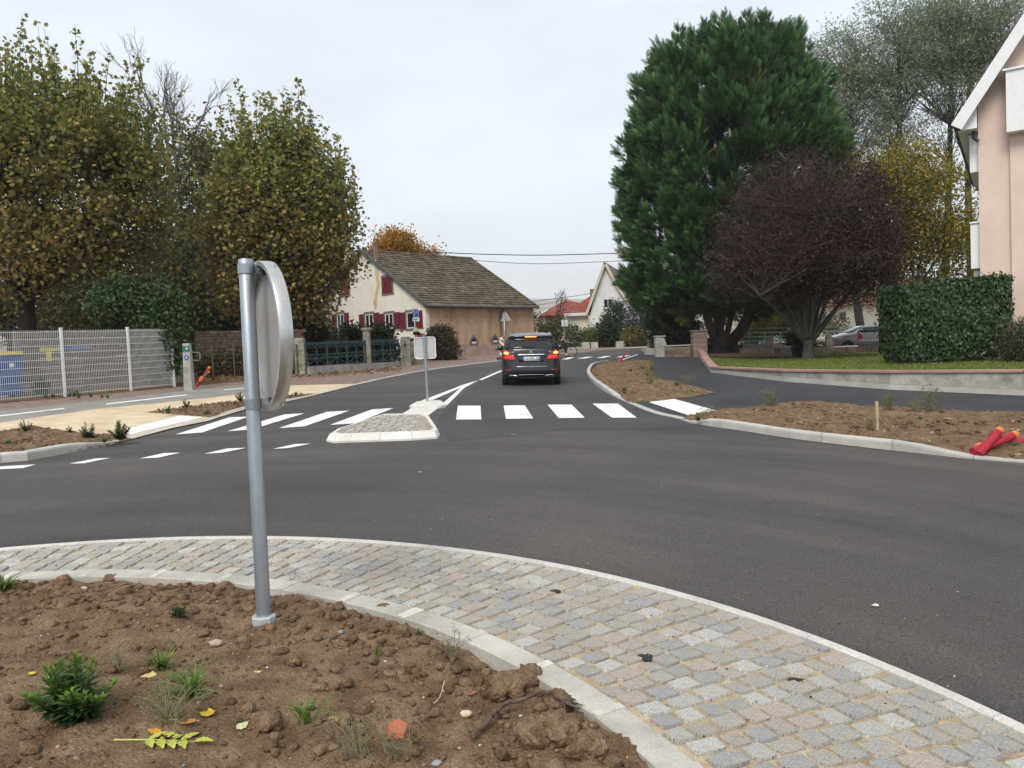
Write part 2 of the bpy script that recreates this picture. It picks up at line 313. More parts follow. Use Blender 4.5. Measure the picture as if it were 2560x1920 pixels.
# ---------------------------------------------------------------- kerbs, each stone a piece of its own
def kerb(name, pts, m, w=.13, inward=1, length=1.0, base=-.15):
    """pts: (px, py, height).  One stone a metre, split at real joints."""
    P = smooth_path([(*G(x, y), h) for x, y, h in pts], .1); root = None
    s = np.r_[0, np.cumsum(np.hypot(*np.diff(P[:, :2], axis=0).T))]
    root = struct(bpy.data.objects.new(name, None)); link(root)
    n = int(s[-1]/length)+1
    for i in range(n):
        a, b = i*length+.004, min((i+1)*length-.004, s[-1])
        if b-a < .1: continue
        v, f = [], []; ts = np.linspace(a, b, 4)
        for t in ts:
            x, y, h = (np.interp(t, s, P[:, k]) for k in range(3)); x2, y2 = (np.interp(t+.05, s, P[:, k])-np.interp(t-.05, s, P[:, k]) for k in range(2))
            q = math.hypot(x2, y2)+1e-9; nx, ny = -y2/q*inward, x2/q*inward; h = max(h, .012)
            for o, z in ((0, base), (.004, h-.035 if h > .05 else h*.5), (.012, h-.012 if h > .05 else h*.8), (.03, h), (w, h), (w, base)):
                X, Y = x+nx*o, y+ny*o; v.append((X, Y, gz(X, Y)+z))
        for k in range(3):
            for j in range(5): f.append((k*6+j, k*6+j+1, k*6+6+j+1, k*6+6+j))
        f += [tuple(range(6)), tuple(range(18, 24))]
        B().add(v, f).obj('kerb_stone', m, root)
    return root
hl = lambda L_, H_: [(x, y, h) for (x, y), h in zip(L_, H_)]
kerb('kerb_left', hl(LK, [.13, .13, .13, .125, .05, .03, .03, .03, .03, .05, .05, .03, .028, .028, .028, .028, .028]), conc_g, inward=1)
kerb('kerb_right', hl(RK, [.03, .03, .04, .115, .13, .13, .13, .13, .13, .03, .028, .028, .028, .08, .13, .13, .13, .13, .13, .12, .05]), conc_g, inward=-1)

# ---------------------------------------------------------------- planting beds of bare soil
def bed(name, poly, cell, hmid, amp, seed, m=None, rise=.25, h0=.0):
    P = np.array(poly); x0, y0 = P.min(0)-cell; x1, y1 = P.max(0)+cell
    xs, ys = np.arange(x0, x1, cell), np.arange(y0, y1, cell); X, Y = np.meshgrid(xs, ys)
    ins = inside(poly, X, Y); D = edgedist(poly, X, Y)*np.where(ins, 1, -1)
    e = np.clip((D-.02)/rise, 0, 1)
    n = (fbm(X*1.7, Y*1.7, seed, 3)-.45)*amp*1.3+(fbm(X*8, Y*8, seed+3, 3)-.45)*amp+(fbm(X*26, Y*26, seed+5, 2)-.4)*amp*.45+np.maximum(fbm(X*5, Y*5, seed+9, 2)-.52, 0)*amp*2.2
    Z = gz(X, Y)+h0+(hmid+n)*e+.03*(1-e)
    keep = (D > -cell*.55)
    idx = np.arange(X.size).reshape(X.shape); q = keep[:-1, :-1] & keep[1:, :-1] & keep[:-1, 1:] & keep[1:, 1:]
    F = np.stack([idx[:-1, :-1][q], idx[:-1, 1:][q], idx[1:, 1:][q], idx[1:, :-1][q]], 1)
    u, inv = np.unique(F, return_inverse=True); Vv = np.c_[X.ravel(), Y.ravel(), Z.ravel()][u]
    o = meshnp(name, Vv, inv.reshape(F.shape), m or soil, smooth=True); struct(o)
    return lambda x, y: gz(x, y)+h0+hmid
bed1 = g([(-200, 1110), (0, 1081), (91.6, 1068), (217, 1085), (318, 1093.5), (330, 1097), (290, 1108), (200, 1124), (60, 1148), (0, 1151), (-120, 1172)], .02)
bed2 = g([(362, 1031), (440, 1022), (530, 1010), (614, 1002), (720, 988), (795, 984), (770, 989), (713, 1001), (617, 1019), (545, 1041), (516, 1043), (440, 1037)], .02)
bedA = g([(1518, 905), (1580, 905), (1634, 904), (1625, 925), (1637, 946), (1670, 953), (1711, 961), (1793, 982.5), (1721, 994.6), (1625, 1005), (1580, 1008), (1556, 998), (1532, 986), (1508, 970), (1486, 953), (1478, 936), (1480, 924), (1490, 914)], .02)
bedB = g([(1708, 1048), (1721, 1039), (1798, 1030), (1842, 1026), (1890, 1017.5), (1962, 1011), (2025, 1008), (2100, 1013), (2175, 1021), (2285, 1023), (2370, 1031), (2560, 1037), (2700, 1050), (2700, 1160), (2560, 1150), (2432, 1141), (2290, 1124), (2243, 1118), (2087, 1101), (1960, 1086), (1861, 1070), (1776, 1058), (1730, 1053)], .02)
bed('soil_bed_left', bed1, .06, .08, .07, 3); bed('soil_bed_narrow', bed2, .06, .05, .05, 4)
bed('soil_bed_right', bedA, .07, .08, .08, 5); bed('soil_bed_lower_right', bedB, .06, .08, .08, 6)

# ================================================================ central island: cobbled apron, kerb ring, soil
CO, RO = np.array([-2.663, 1.3405]), 5.113
_p = np.array([G(x, y, .12) for x, y in [(0, 1440), (200, 1432), (450, 1445), (700, 1460), (960, 1510), (1150, 1580), (1300, 1650), (1450, 1720), (1560, 1810), (1700, 1920)]])
_s = np.linalg.lstsq(np.c_[2*_p, np.ones(len(_p))], (_p**2).sum(1), rcond=None)[0]; CI = _s[:2]; RI = math.sqrt(_s[2]+CI@CI)
KW = .075                                   # half width of the inner kerb
def inner_r(a):                             # distance from CO, in direction a, to the outside of the inner kerb
    d = np.array([math.cos(a), math.sin(a)]); o = CO-CI; b = o@d; return -b+math.sqrt(b*b-(o@o)+(RI+KW)**2)
def apron_h(a, r): ri = inner_r(a); return .012+.095*max(0, min(1, (RO-r)/(RO-ri)))
sand = mat('joint_sand', [(.30, .225, .135), (.42, .33, .21), (.52, .43, .29)], scale=7, rough=.95, bump=.8, bscale=110, fine=(130, .4), dist=.01)
NA = 180; v, f = [], []
for i in range(NA+1):
    a = 2*math.pi*i/NA
    for k in range(5):
        ri = inner_r(a)-.03; r = ri+(RO-ri)*k/4; x, y = CO+r*np.array([math.cos(a), math.sin(a)]); v.append((x, y, gz(x, y)+apron_h(a, r)-.007))
for i in range(NA):
    for k in range(4): f.append((i*5+k, i*5+5+k, i*5+6+k, i*5+k+1))
apron = struct(B().add(v, f).obj('cobbled_apron', sand, smooth=True))
def stone_mat(name, island):
    m, t, p = _new(name); N = t.nodes.new; K = t.links.new
    src = N('ShaderNodeNewGeometry').outputs['Random Per Island'] if island else N('ShaderNodeObjectInfo').outputs['Random']
    r = N('ShaderNodeValToRGB'); r.color_ramp.interpolation = 'CONSTANT'; e = r.color_ramp.elements
    cs = [(.33, .32, .295), (.39, .38, .35), (.295, .29, .28), (.36, .335, .30), (.45, .44, .41), (.35, .32, .285), (.31, .305, .30), (.42, .40, .36), (.335, .315, .275), (.385, .33, .29)]
    e[0].color = (*cs[0], 1); e[1].position = .1; e[1].color = (*cs[1], 1)
    for i, c in enumerate(cs[2:]): q = e.new((i+2)/10); q.color = (*c, 1)
    K(src, r.inputs[0]); tc = N('ShaderNodeTexCoord')
    n = N('ShaderNodeTexNoise'); n.inputs['Scale'].default_value = 75 if island else 11; n.inputs['Detail'].default_value = 4; n.inputs['Roughness'].default_value = .85
    n3 = N('ShaderNodeTexNoise'); n3.inputs['Scale'].default_value = 14 if island else 2.2; n3.inputs['Detail'].default_value = 3
    K(tc.outputs['Object'], n.inputs['Vector']); K(tc.outputs['Object'], n3.inputs['Vector'])
    mr = N('ShaderNodeMapRange'); mr.inputs[1].default_value = .33; mr.inputs[2].default_value = .67; mr.inputs[3].default_value = .40; mr.inputs[4].default_value = 1.7; K(n.outputs['Fac'], mr.inputs[0])
    mu = N('ShaderNodeVectorMath'); mu.operation = 'SCALE'; K(r.outputs[0], mu.inputs[0]); K(mr.outputs[0], mu.inputs['Scale'])
    mx = N('ShaderNodeMixRGB'); mx.inputs[2].default_value = (.44, .35, .23, 1); m3 = N('ShaderNodeMapRange'); m3.inputs[1].default_value = .48; m3.inputs[2].default_value = .74; m3.inputs[4].default_value = .66; K(n3.outputs['Fac'], m3.inputs[0])
    K(m3.outputs[0], mx.inputs[0]); K(mu.outputs[0], mx.inputs[1]); K(mx.outputs[0], p.inputs['Base Color']); p.inputs['Roughness'].default_value = .8
    b = N('ShaderNodeBump'); b.inputs['Strength'].default_value = .5; b.inputs['Distance'].default_value = .004 if island else .02; K(n.outputs['Fac'], b.inputs['Height']); K(b.outputs[0], p.inputs['Normal'])
    return m
granite, granite_s = stone_mat('granite_cobble', False), stone_mat('granite_cobble_far', True)
def cobble_geo(seed, l, w, rough=.09):
    """unit-frame stone: uneven eight-sided top, rounded arris, straight sides"""
    r = random.Random(seed); c = []
    for sx, sy in ((-1, -1), (1, -1), (1, 1), (-1, 1)):
        cx, cy = sx*l/2*(1-r.random()*rough*1.4), sy*w/2*(1-r.random()*rough*1.4); q = .08+.14*r.random()
        a, b = (cx, cy-sy*w*q*.5), (cx-sx*l*q*.5, cy)
        c += [a, b] if sx*sy < 0 else [b, a]
    c = [c[0], c[1], c[2], c[3], c[4], c[5], c[6], c[7]]
    c.sort(key=lambda p: math.atan2(p[1], p[0]))
    v = [(x, y, -.05) for x, y in c]+[(x*.99, y*.99, -.005-.004*r.random()) for x, y in c]+[(x*(.93+.04*r.random()), y*(.93+.04*r.random()), .002+.003*r.random()) for x, y in c]+[(0, 0, .003+.003*r.random())]
    f = [(i, (i+1) % 8, 8+(i+1) % 8, 8+i) for i in range(8)]+[(8+i, 8+(i+1) % 8, 16+(i+1) % 8, 16+i) for i in range(8)]+[(16+i, 16+(i+1) % 8, 24) for i in range(8)]
    return v, f
cmesh = []
for k in range(10):
    vv, ff = cobble_geo(k, 1, 1); vv = [(x, y, z) for x, y, z in vv]
    me = bpy.data.meshes.new('cobblestone'); me.from_pydata(vv, [], ff); me.materials.append(granite);  cmesh.append(me)
stones = []; PITCHA = .142
nrow = int(2*math.pi*4.75/PITCHA)
for i in range(nrow):
    a0 = 2*math.pi*i/nrow; ri = inner_r(a0)+.01; r = ri+rnd.uniform(0, .05)
    while r < RO-.09:
        l = rnd.choice((.12, .13, .15, .16, .18)); l = min(l, RO-.035-r)
        if l < .07: break
        rm = r+l/2; wv = 2*math.pi*rm/nrow; a = a0+rnd.uniform(-.003, .003)
        if RO-.035-(r+l) < .07: l = RO-.035-r; rm = r+l/2
        x, y = CO+rm*np.array([math.cos(a), math.sin(a)]); stones.append((x, y, a, l-rnd.uniform(.006, .016), wv-rnd.uniform(.006, .018), apron_h(a, rm), rnd.randrange(10), rnd.uniform(-.05, .05)))
        r += l
def vis(s):
    P = np.array([s[0], s[1], gz(s[0], s[1])])-np.array([0, 0, HC]); k = P@fw
    if k < .5: return -1
    px, py = 1280+FPX*(P@RT)/k, 960-FPX*(P@UP)/k
    return 1/k**2 if (-80 < px < 2640 and py < 2010) else 1e-6
stones.sort(key=vis, reverse=True)
tilt = Vector((-GA, -GB, 1)).normalized()
rest = B()
for i, (x, y, a, l, w, h, k, dr) in enumerate(stones):
    z = gz(x, y)+h+rnd.uniform(-.004, .005)
    e = Matrix.Rotation(rnd.uniform(-.02, .02), 4, 'X')@Matrix.Rotation(rnd.uniform(-.02, .02)+.09/1.2, 4, 'Y')
    M = Matrix.Translation((x, y, z))@Vector((0, 0, 1)).rotation_difference(tilt).to_matrix().to_4x4()@Matrix.Rotation(a+dr, 4, 'Z')@e@Matrix.Diagonal((l, w, 1, 1))
    if i < 300:
        o = bpy.data.objects.new('cobblestone', cmesh[k]); link(o, apron); o.matrix_world = M
    else:
        vv, ff = cmesh[k].vertices, cmesh[k].polygons; rest.add([M@q.co for q in vv], [tuple(p.vertices) for p in ff])
ro = rest.obj('cobblestone_rest', granite_s, apron); ro.name = 'cobblestones'; ro['kind'] = 'stuff'
# pale edge strip between apron and road, and the inner kerb of 0.5 m stones
conc_edge = mat('edge_concrete', [(.48, .455, .41), (.60, .575, .53)], scale=4, rough=.85, bump=.3, bscale=60, fine=(60, .2), rnd_amt=.06)
edge = struct(bpy.data.objects.new('apron_edge', None)); link(edge)
def ring_stone(name, par, c, r0, r1, a0, a1, h, m, base=-.1, n=6, ch=.008):
    v, f = [], []
    for i in range(n+1):
        a = a0+(a1-a0)*i/n; d = np.array([math.cos(a), math.sin(a)])
        for r, z in ((r0, base), (r0, h-ch), (r0+ch, h), (r1-ch, h), (r1, h-ch), (r1, base)):
            x, y = c+r*d; v.append((x, y, gz(x, y)+z))
    for i in range(n):
        for j in range(5): f.append((i*6+j, i*6+j+1, i*6+7+j, i*6+6+j))
    f += [tuple(range(6)), tuple(range(n*6, n*6+6))]
    return B().add(v, f).obj(name, m, par)
for i in range(32): ring_stone('edge_strip', edge, CO, RO-.032, RO+.032, 2*math.pi*i/32+.0004, 2*math.pi*(i+1)/32-.0004, .028, conc_edge)
mortar = mat('kerb_mortar', [(.44, .42, .37), (.58, .55, .49)], scale=12, rough=.9, bump=.3, rnd_amt=.15)
ik = struct(bpy.data.objects.new('island_kerb', None)); link(ik)
nk = int(2*math.pi*RI/.5)
for i in range(nk):
    a0, a1 = 2*math.pi*i/nk+.0012, 2*math.pi*(i+1)/nk-.0012
    ring_stone('kerb_stone', ik, CI, RI-KW, RI+KW, a0, a1, .125+rnd.uniform(-.003, .003), conc, base=-.12)
    if i % 1 == 0:                          # mortar smeared over the joint
        ring_stone('mortar_joint', ik, CI, RI-KW*.97, RI+KW*1.02, a1-.005, a1+.005+rnd.random()*.009, .1285+rnd.random()*.002, mortar, base=.05, n=2, ch=.003)
# soil of the island
def island_h(X, Y):
    d = np.hypot(X-CI[0], Y-CI[1])/RI
    n = (fbm(X*1.3, Y*1.3, 21, 3)-.45)*.10+(fbm(X*6, Y*6, 22, 3)-.45)*.055+(fbm(X*19, Y*19, 23, 3)-.45)*.030+(fbm(X*55, Y*55, 24, 2)-.4)*.011
    cl = np.maximum(fbm(X*4.2, Y*4.2, 29, 3)-.56, 0)*.30*np.clip((d-.35)/.6, 0, 1)
    return .075+.06*np.clip((1-d)*2.5, 0, 1)+n+cl*(d < .985)
xs = np.arange(CI[0]-RI, CI[0]+RI, .023); X, Y = np.meshgrid(xs, xs-CI[0]+CI[1]); D = np.hypot(X-CI[0], Y-CI[1])
keep = D < RI-KW+.015; Z = gz(X, Y)+island_h(X, Y); idx = np.arange(X.size).reshape(X.shape)
q = keep[:-1, :-1] & keep[1:, :-1] & keep[:-1, 1:] & keep[1:, 1:]
F = np.stack([idx[:-1, :-1][q], idx[:-1, 1:][q], idx[1:, 1:][q], idx[1:, :-1][q]], 1); u, inv = np.unique(F, return_inverse=True)
struct(meshnp('island_soil', np.c_[X.ravel(), Y.ravel(), Z.ravel()][u], inv.reshape(F.shape), soil, smooth=True))
def soilz(x, y): return gz(x, y)+float(island_h(np.array([x]), np.array([y]))[0])
def GS(px, py):                             # pixel -> island soil surface
    h = .1
    for _ in range(6): x, y = G(px, py, h); h = .5*h+.5*float(island_h(np.array([x]), np.array([y]))[0])
    return np.array([x, y, gz(x, y)+h])
# ================================================================ materials of built things
galv = mat('galvanised_steel', [(.30, .34, .37), (.40, .44, .47)], scale=7, rough=.42, metal=.75, bump=.05, stretch=(1, 1, .15), fine=(60, .08))
alu = mat('bare_aluminium', [(.52, .51, .49), (.62, .61, .59)], scale=5, rough=.38, metal=.85, bump=.03, fine=(40, .05))
alu_dull = mat('dull_sign_back', [(.36, .345, .33), (.44, .425, .41)], scale=3, rough=.55, metal=.35, bump=.03)
black = mat('black_plastic', [(.02, .02, .022)], rough=.5, bump=0)
whitep = mat('white_plastic', [(.74, .74, .72), (.80, .80, .79)], rough=.45, bump=.03)
cream = mat('cream_render', [(.66, .60, .48), (.77, .72, .60), (.80, .76, .66)], scale=1.3, rough=.9, bump=.2, bscale=50, fine=(9, .07), lo=.22, hi=.55)
stainm = mat('rust_stain', [(.42, .28, .11), (.60, .47, .27), (.68, .60, .44)], scale=2.5, rough=.9, bump=.2, bscale=40, stretch=(1, 1, .35))
tan = mat('tan_barn_render', [(.30, .19, .12), (.50, .335, .22), (.57, .40, .28)], scale=1.6, rough=.92, bump=.35, bscale=30, stretch=(1, 1, .22), fine=(7, .16), lo=.3, hi=.62)
plinthm = mat('pinkish_plinth', [(.34, .245, .19), (.45, .34, .265)], scale=2, rough=.92, bump=.35, bscale=30, fine=(10, .12))
sandst = mat('red_sandstone_frame', [(.16, .125, .115), (.23, .18, .165)], scale=5, rough=.85, bump=.2)
shutm = mat('wine_red_shutter', [(.115, .012, .025), (.15, .018, .032)], scale=4, rough=.55, bump=.05)
glass = mat('window_glass', [(.012, .014, .016), (.03, .034, .036)], scale=1.5, rough=.08, spec=.6, bump=0)
tile_old = mat('mossy_clay_tile', [(.070, .056, .035), (.120, .098, .063), (.205, .178, .122)], scale=2.6, rough=.9, bump=.3, bscale=18, fine=(9, .5), lo=.3, hi=.75, rnd_amt=.34, island=True)
tile_red = mat('red_clay_tile', [(.26, .065, .05), (.34, .10, .075)], scale=1.5, rough=.8, bump=.2, fine=(6, .15), rnd_amt=.12, island=True)
tile_brn = mat('brown_clay_tile', [(.24, .115, .075), (.33, .17, .115)], scale=1.5, rough=.8, bump=.2, fine=(6, .2), rnd_amt=.15, island=True)
slate = mat('grey_roof', [(.10, .095, .10), (.15, .14, .14)], scale=2, rough=.8)
gutterm = mat('dull_zinc', [(.12, .12, .12), (.18, .18, .18)], scale=4, rough=.55, metal=.4, bump=.05)
brownpipe = mat('brown_downpipe', [(.11, .05, .035), (.15, .07, .05)], rough=.5, bump=0)
mosst = mat('weathered_mossy_stone', [(.10, .095, .055), (.24, .22, .17), (.42, .40, .34)], scale=3, rough=.92, bump=.6, bscale=22, fine=(14, .25), lo=.28, hi=.68)
stonec = mat('weathered_concrete', [(.20, .19, .165), (.33, .315, .28), (.40, .385, .345)], scale=2.2, rough=.9, bump=.35, bscale=25, fine=(12, .16), lo=.28, hi=.6, rnd_amt=.06)
sand_block = mat('brown_sandstone_block', [(.16, .115, .09), (.25, .185, .145)], scale=5, rough=.9, bump=.5, bscale=26, fine=(18, .2), rnd_amt=.28)
coping = mat('pink_coping', [(.34, .20, .165), (.42, .265, .22)], scale=4, rough=.8, bump=.15, rnd_amt=.14)
teal = mat('teal_painted_iron', [(.035, .075, .08), (.055, .105, .11)], scale=9, rough=.55, bump=.05)
greenrail = mat('pale_green_rail', [(.20, .40, .33), (.26, .48, .40)], rough=.5, bump=0)
redconduit = mat('red_conduit', [(.33, .010, .028), (.42, .020, .042)], scale=8, rough=.55, bump=0)
orange = mat('orange_tape', [(.62, .14, .03), (.75, .24, .07)], scale=20, rough=.5, bump=.2)
wood = mat('raw_wood', [(.42, .32, .19), (.52, .42, .27)], scale=10, rough=.8, stretch=(1, 1, .1))
pinkw = mat('pale_pink_render', [(.66, .51, .43), (.72, .565, .475)], scale=1.5, rough=.92, bump=.3, bscale=120, fine=(60, .07))
def roof(name, mesh_pts, m, parent, course=.30, lift=.042):
    """a0, a1 along the eave, b0, b1 along the ridge (world points): real lapped courses, each a row of uneven tiles"""
    a0, a1, b0, b1 = (Vector(p) for p in mesh_pts); n = max(2, int((b0-a0).length/course)); b = B()
    nrm = (a1-a0).cross(b0-a0).normalized(); nrm = nrm if nrm.z > 0 else -nrm
    for i in range(n):
        t0, t1 = i/n, min(1, (i+1.12)/n)
        p0, p1, q0, q1 = a0.lerp(b0, t0), a1.lerp(b1, t0), a0.lerp(b0, t1), a1.lerp(b1, t1)
        L_ = (p1-p0).length; k = max(1, int(L_/.26)); sh = (.5 if i % 2 else 0)
        us = [0]+[(j+sh)/k for j in range(1, k)]+[1] if sh else [j/k for j in range(k+1)]
        for j in range(len(us)-1):
            u0, u1 = us[j], us[j+1]; e = rnd.uniform(0, .022); dz = rnd.uniform(-.02, .02)
            A, Bb, Cc, Dd = p0.lerp(p1, u0), p0.lerp(p1, u1), q0.lerp(q1, u1), q0.lerp(q1, u0)
            dn = (a0-b0).normalized()*dz
            b.add([A+nrm*(lift+e)+dn, Bb+nrm*(lift+e*.6)+dn, Cc, Dd, A+dn-nrm*.004, Bb+dn-nrm*.004], [(0, 1, 2, 3), (0, 4, 5, 1)])
    o = b.obj(name, m, parent); o['kind'] = 'stuff'; return o
class Wall:
    """vertical wall plane; windows and doors are laid out by photo pixels on it"""
    def __init__(s, o, u): s.o = np.array(o, float); s.u = np.array(u)/np.hypot(*u); n = np.array([-s.u[1], s.u[0]]); s.n = n if n@(-s.o) > 0 else -n
    def p(s, t, z, out=0.0): q = s.o+s.u*t+s.n*out; return Vector((q[0], q[1], z))
    def rect(s, x0, y0, x1, y1):
        t0, z0 = onwall(x0, y1, s.o, s.u); t1, z1 = onwall(x1, y0, s.o, s.u)
        return min(t0, t1), max(t0, t1), min(z0, z1), max(z0, z1)
    def slab(s, b, t0, t1, z0, z1, o0, o1):
        P = [s.p(t, z, o) for o in (o0, o1) for t, z in ((t0, z0), (t1, z0), (t1, z1), (t0, z1))]
        b.add(P, [(3, 2, 1, 0), (4, 5, 6, 7), (0, 1, 5, 4), (1, 2, 6, 5), (2, 3, 7, 6), (3, 0, 4, 7)]); return b
    def window(s, root, R, frame=.06, fm=None, stone=None, shut=None, mull=True, sill=None, sw=None, closed=False):
        t0, t1, z0, z1 = R; fm = fm or whitep
        if stone:
            b = B()
            for q in ((t0-.14, t0, z0, z1), (t1, t1+.14, z0, z1), (t0-.14, t1+.14, z1+.001, z1+.15), (t0-.16, t1+.16, z0-.13, z0-.001)): s.slab(b, *q, .0, .035)
            b.obj('stone_surround', stone, root)
        if closed:
            for k in (0, 1):
                w = (t1-t0)/2; sh = s.slab(B(), t0+k*w+.005, t0+(k+1)*w-.005, z0, z1, .02, .06).obj('shutter', shut, root)
            return
        s.slab(B(), t0, t1, z0, z1, -.02, .004).obj('pane', glass, root)
        b = B()
        for q in ((t0, t0+frame, z0, z1), (t1-frame, t1, z0, z1), (t0+frame, t1-frame, z0, z0+frame), (t0+frame, t1-frame, z1-frame, z1)): s.slab(b, *q, .002, .02)
        if mull: m = (t0+t1)/2; s.slab(b, m-frame*.6, m+frame*.6, z0+frame, z1-frame, .003, .022)
        b.obj('window_frame', fm, root)
        if sill: s.slab(B(), t0-.1, t1+.1, z0-.09, z0, 0, .09).obj('window_sill', sill, root)
        if shut:
            w = sw or (t1-t0)*.52
            for a in (t0-.14-w, t1+.14): s.slab(B(), a, a+w, z0-.04, z1+.04, .01, .05).obj('shutter', shut, root)

# ================================================================ old farmhouse with barn wall
hc = np.array(G(1069, 895)); hc = hc*(45.0/hc[1]); zb = gz(*hc)-.1
U = np.array([.72, .694]); Vd = np.array([-.694, .72]); Lh, Wh = 9.0, 12.5
ze = zat(1069, 757, hc[1]); apx = hc+Vd*Wh/2; zr = zat(922, 627, apx[1])
house = thing('farmhouse', 'cream farmhouse with wine red shutters and mossy tiled roof above tan barn wall', 'house', (0, 0, 0))
c0, c1, c2, c3 = hc, hc+U*Lh, hc+U*Lh+Vd*Wh, hc+Vd*Wh
gw = Wall(hc, Vd); sw_ = Wall(hc, U)
# gable wall (with the matching far gable), barn wall, back wall
T = .25
def quad3(pts, m, name, par): return B().add(pts, [tuple(range(len(pts)))]).obj(name, m, par)
def gable(c, nm, m):
    p = [(*c, zb), (*(c+Vd*Wh), zb), (*(c+Vd*Wh), ze), (*(c+Vd*Wh/2), zr-.06), (*c, ze)]
    v = [Vector(q) for q in p]; d = Vector((*U, 0))*T*(1 if nm == 0 else -1); n = len(v)
    return B().add(v+[q+d for q in v], [tuple(range(n)), tuple(range(2*n-1, n-1, -1))]+[(i, (i+1) % n, n+(i+1) % n, n+i) for i in range(n)]).obj('gable_wall', m, house)
gable(hc, 0, cream); gable(c1, 1, tan)
zp = zb+.85
b = B(); d = Vector((*Vd, 0))*T
def slabw(o, u, L_, z0, z1, nrm, m, name):
    a = Vector((*o, 0)); uu = Vector((*u, 0))*L_; nn = Vector((*nrm, 0)); P = [a, a+uu, a+uu+nn, a+nn]
    return B().add([p+Vector((0, 0, z0)) for p in P]+[p+Vector((0, 0, z1)) for p in P], [(3, 2, 1, 0), (4, 5, 6, 7), (0, 1, 5, 4), (1, 2, 6, 5), (2, 3, 7, 6), (3, 0, 4, 7)]).obj(name, m, house)
slabw(hc+U*T*1.01, U, Lh-2.02*T, zb, ze, Vd*T, tan, 'barn_wall')
slabw(hc+U*.02-Vd*.03, U, Lh-.04, zb-.2, zp, Vd*.029, plinthm, 'plinth')
slabw(c3+U*T*1.01-Vd*T, U, Lh-2.02*T, zb, ze, Vd*T, cream, 'back_wall')
ov = .28; slope = (zr-ze)/(Wh/2)
e0, e1 = hc-Vd*ov-U*.15, c1-Vd*ov+U*.22; r0, r1 = hc+Vd*Wh/2-U*.15, c1+Vd*Wh/2+U*.22; f0, f1 = c3+Vd*ov-U*.15, c2+Vd*ov+U*.22
zo = ze-ov*slope
rb = B()
for A_, A2 in ((e0, e1), (f0, f1)):
    rb.add([(*A_, zo-.02), (*A2, zo-.02), (*r1, zr-.02), (*r0, zr-.02), (*A_, zo-.10), (*A2, zo-.10), (*r1, zr-.10), (*r0, zr-.10)], [(0, 1, 2, 3), (4, 5, 6, 7), (0, 1, 5, 4), (0, 3, 7, 4), (1, 2, 6, 5), (2, 3, 7, 6)])
rf = rb.obj('roof', gutterm, house)
roof('roof_tiles', ((*e0, zo), (*e1, zo), (*r0, zr), (*r1, zr)), tile_old, rf, .31)
roof('roof_tiles', ((*f0, zo), (*f1, zo), (*r0, zr), (*r1, zr)), tile_old, rf, .31)
bb = B()
for i in range(30):
    p, q = np.array(r0)+(np.array(r1)-np.array(r0))*i/30, np.array(r0)+(np.array(r1)-np.array(r0))*(i+1.1)/30
    bb.tube([(*p, zr+.005), (*q, zr+.02)], [.10, .115], 8)
o = bb.obj('ridge_tiles', tile_old, rf); o['kind'] = 'stuff'
bb = B()                                    # right-hand verge: row of tile ends
for i in range(26):
    t = i/26; p = Vector((*e1, zo)).lerp(Vector((*r1, zr)), t); q = Vector((*e1, zo)).lerp(Vector((*r1, zr)), t+.045); bb.bar(p+Vector((0, 0, .05)), q+Vector((0, 0, .02)), .16, .06)
o = bb.obj('verge_tiles', tile_old, rf); o['kind'] = 'stuff'
B().bar((*(e0-U*.03), zo+.03), (*(r0-U*.03), zr+.05), .05, .20).obj('barge_board', gutterm, rf)
B().bar((*(f0-U*.03), zo+.03), (*(r0-U*.031), zr+.05), .05, .20).obj('barge_board', gutterm, rf)
B().tube([(*(e0-Vd*.06), zo-.02), (*(e1-Vd*.06), zo-.04)], .065, 10).obj('gutter', gutterm, house)
dp = c1-U*onwall(1325, 800, hc, U)[0]
td, zd = onwall(1250, 820, hc, U); pp = sw_.p(td, 0, .08)
pt = [sw_.p(td+.15, zo-.05, .30), sw_.p(td+.12, zo-.15, .25), sw_.p(td, zo-.4, .09), sw_.p(td, zp+.2, .09)]
B().tube(pt[:4], .045, 8).obj('downpipe', brownpipe, house)
cp = PY(940.5, 650, apx[1]-.6); b = B(); top = zat(940.5, 609, apx[1]-.6)
b.box((cp[0], cp[1], (top+zr-1)/2), (.22, .22, top-zr+1), math.atan2(U[1], U[0])); b.box((cp[0], cp[1], top+.04), (.28, .28, .08), math.atan2(U[1], U[0]))
b.obj('chimney', mat('brown_chimney', [(.20, .125, .10), (.27, .175, .14)], scale=4, rough=.85), rf)
gx = lambda a, b, c, d: gw.rect(840+a/4.148, 560+b/4.148, 840+c/4.148, 560+d/4.148)
gw.window(house, gx(742, 910, 815, 1085), stone=sandst, shut=shutm, mull=False, sw=.62)
gw.window(house, gx(518, 925, 592, 1090), stone=sandst, shut=shutm, mull=True, sw=.55)
gw.window(house, gx(312, 930, 385, 1105), stone=sandst, shut=shutm, mull=True, sw=.55)
gw.window(house, gx(492, 542, 577, 722), stone=sandst, shut=shutm, closed=True)
gw.window(house, gx(60, 560, 130, 740), stone=sandst, shut=shutm, closed=True)
gw.window(house, gx(20, 930, 80, 1110), stone=sandst, shut=shutm, mull=True, sw=.5)
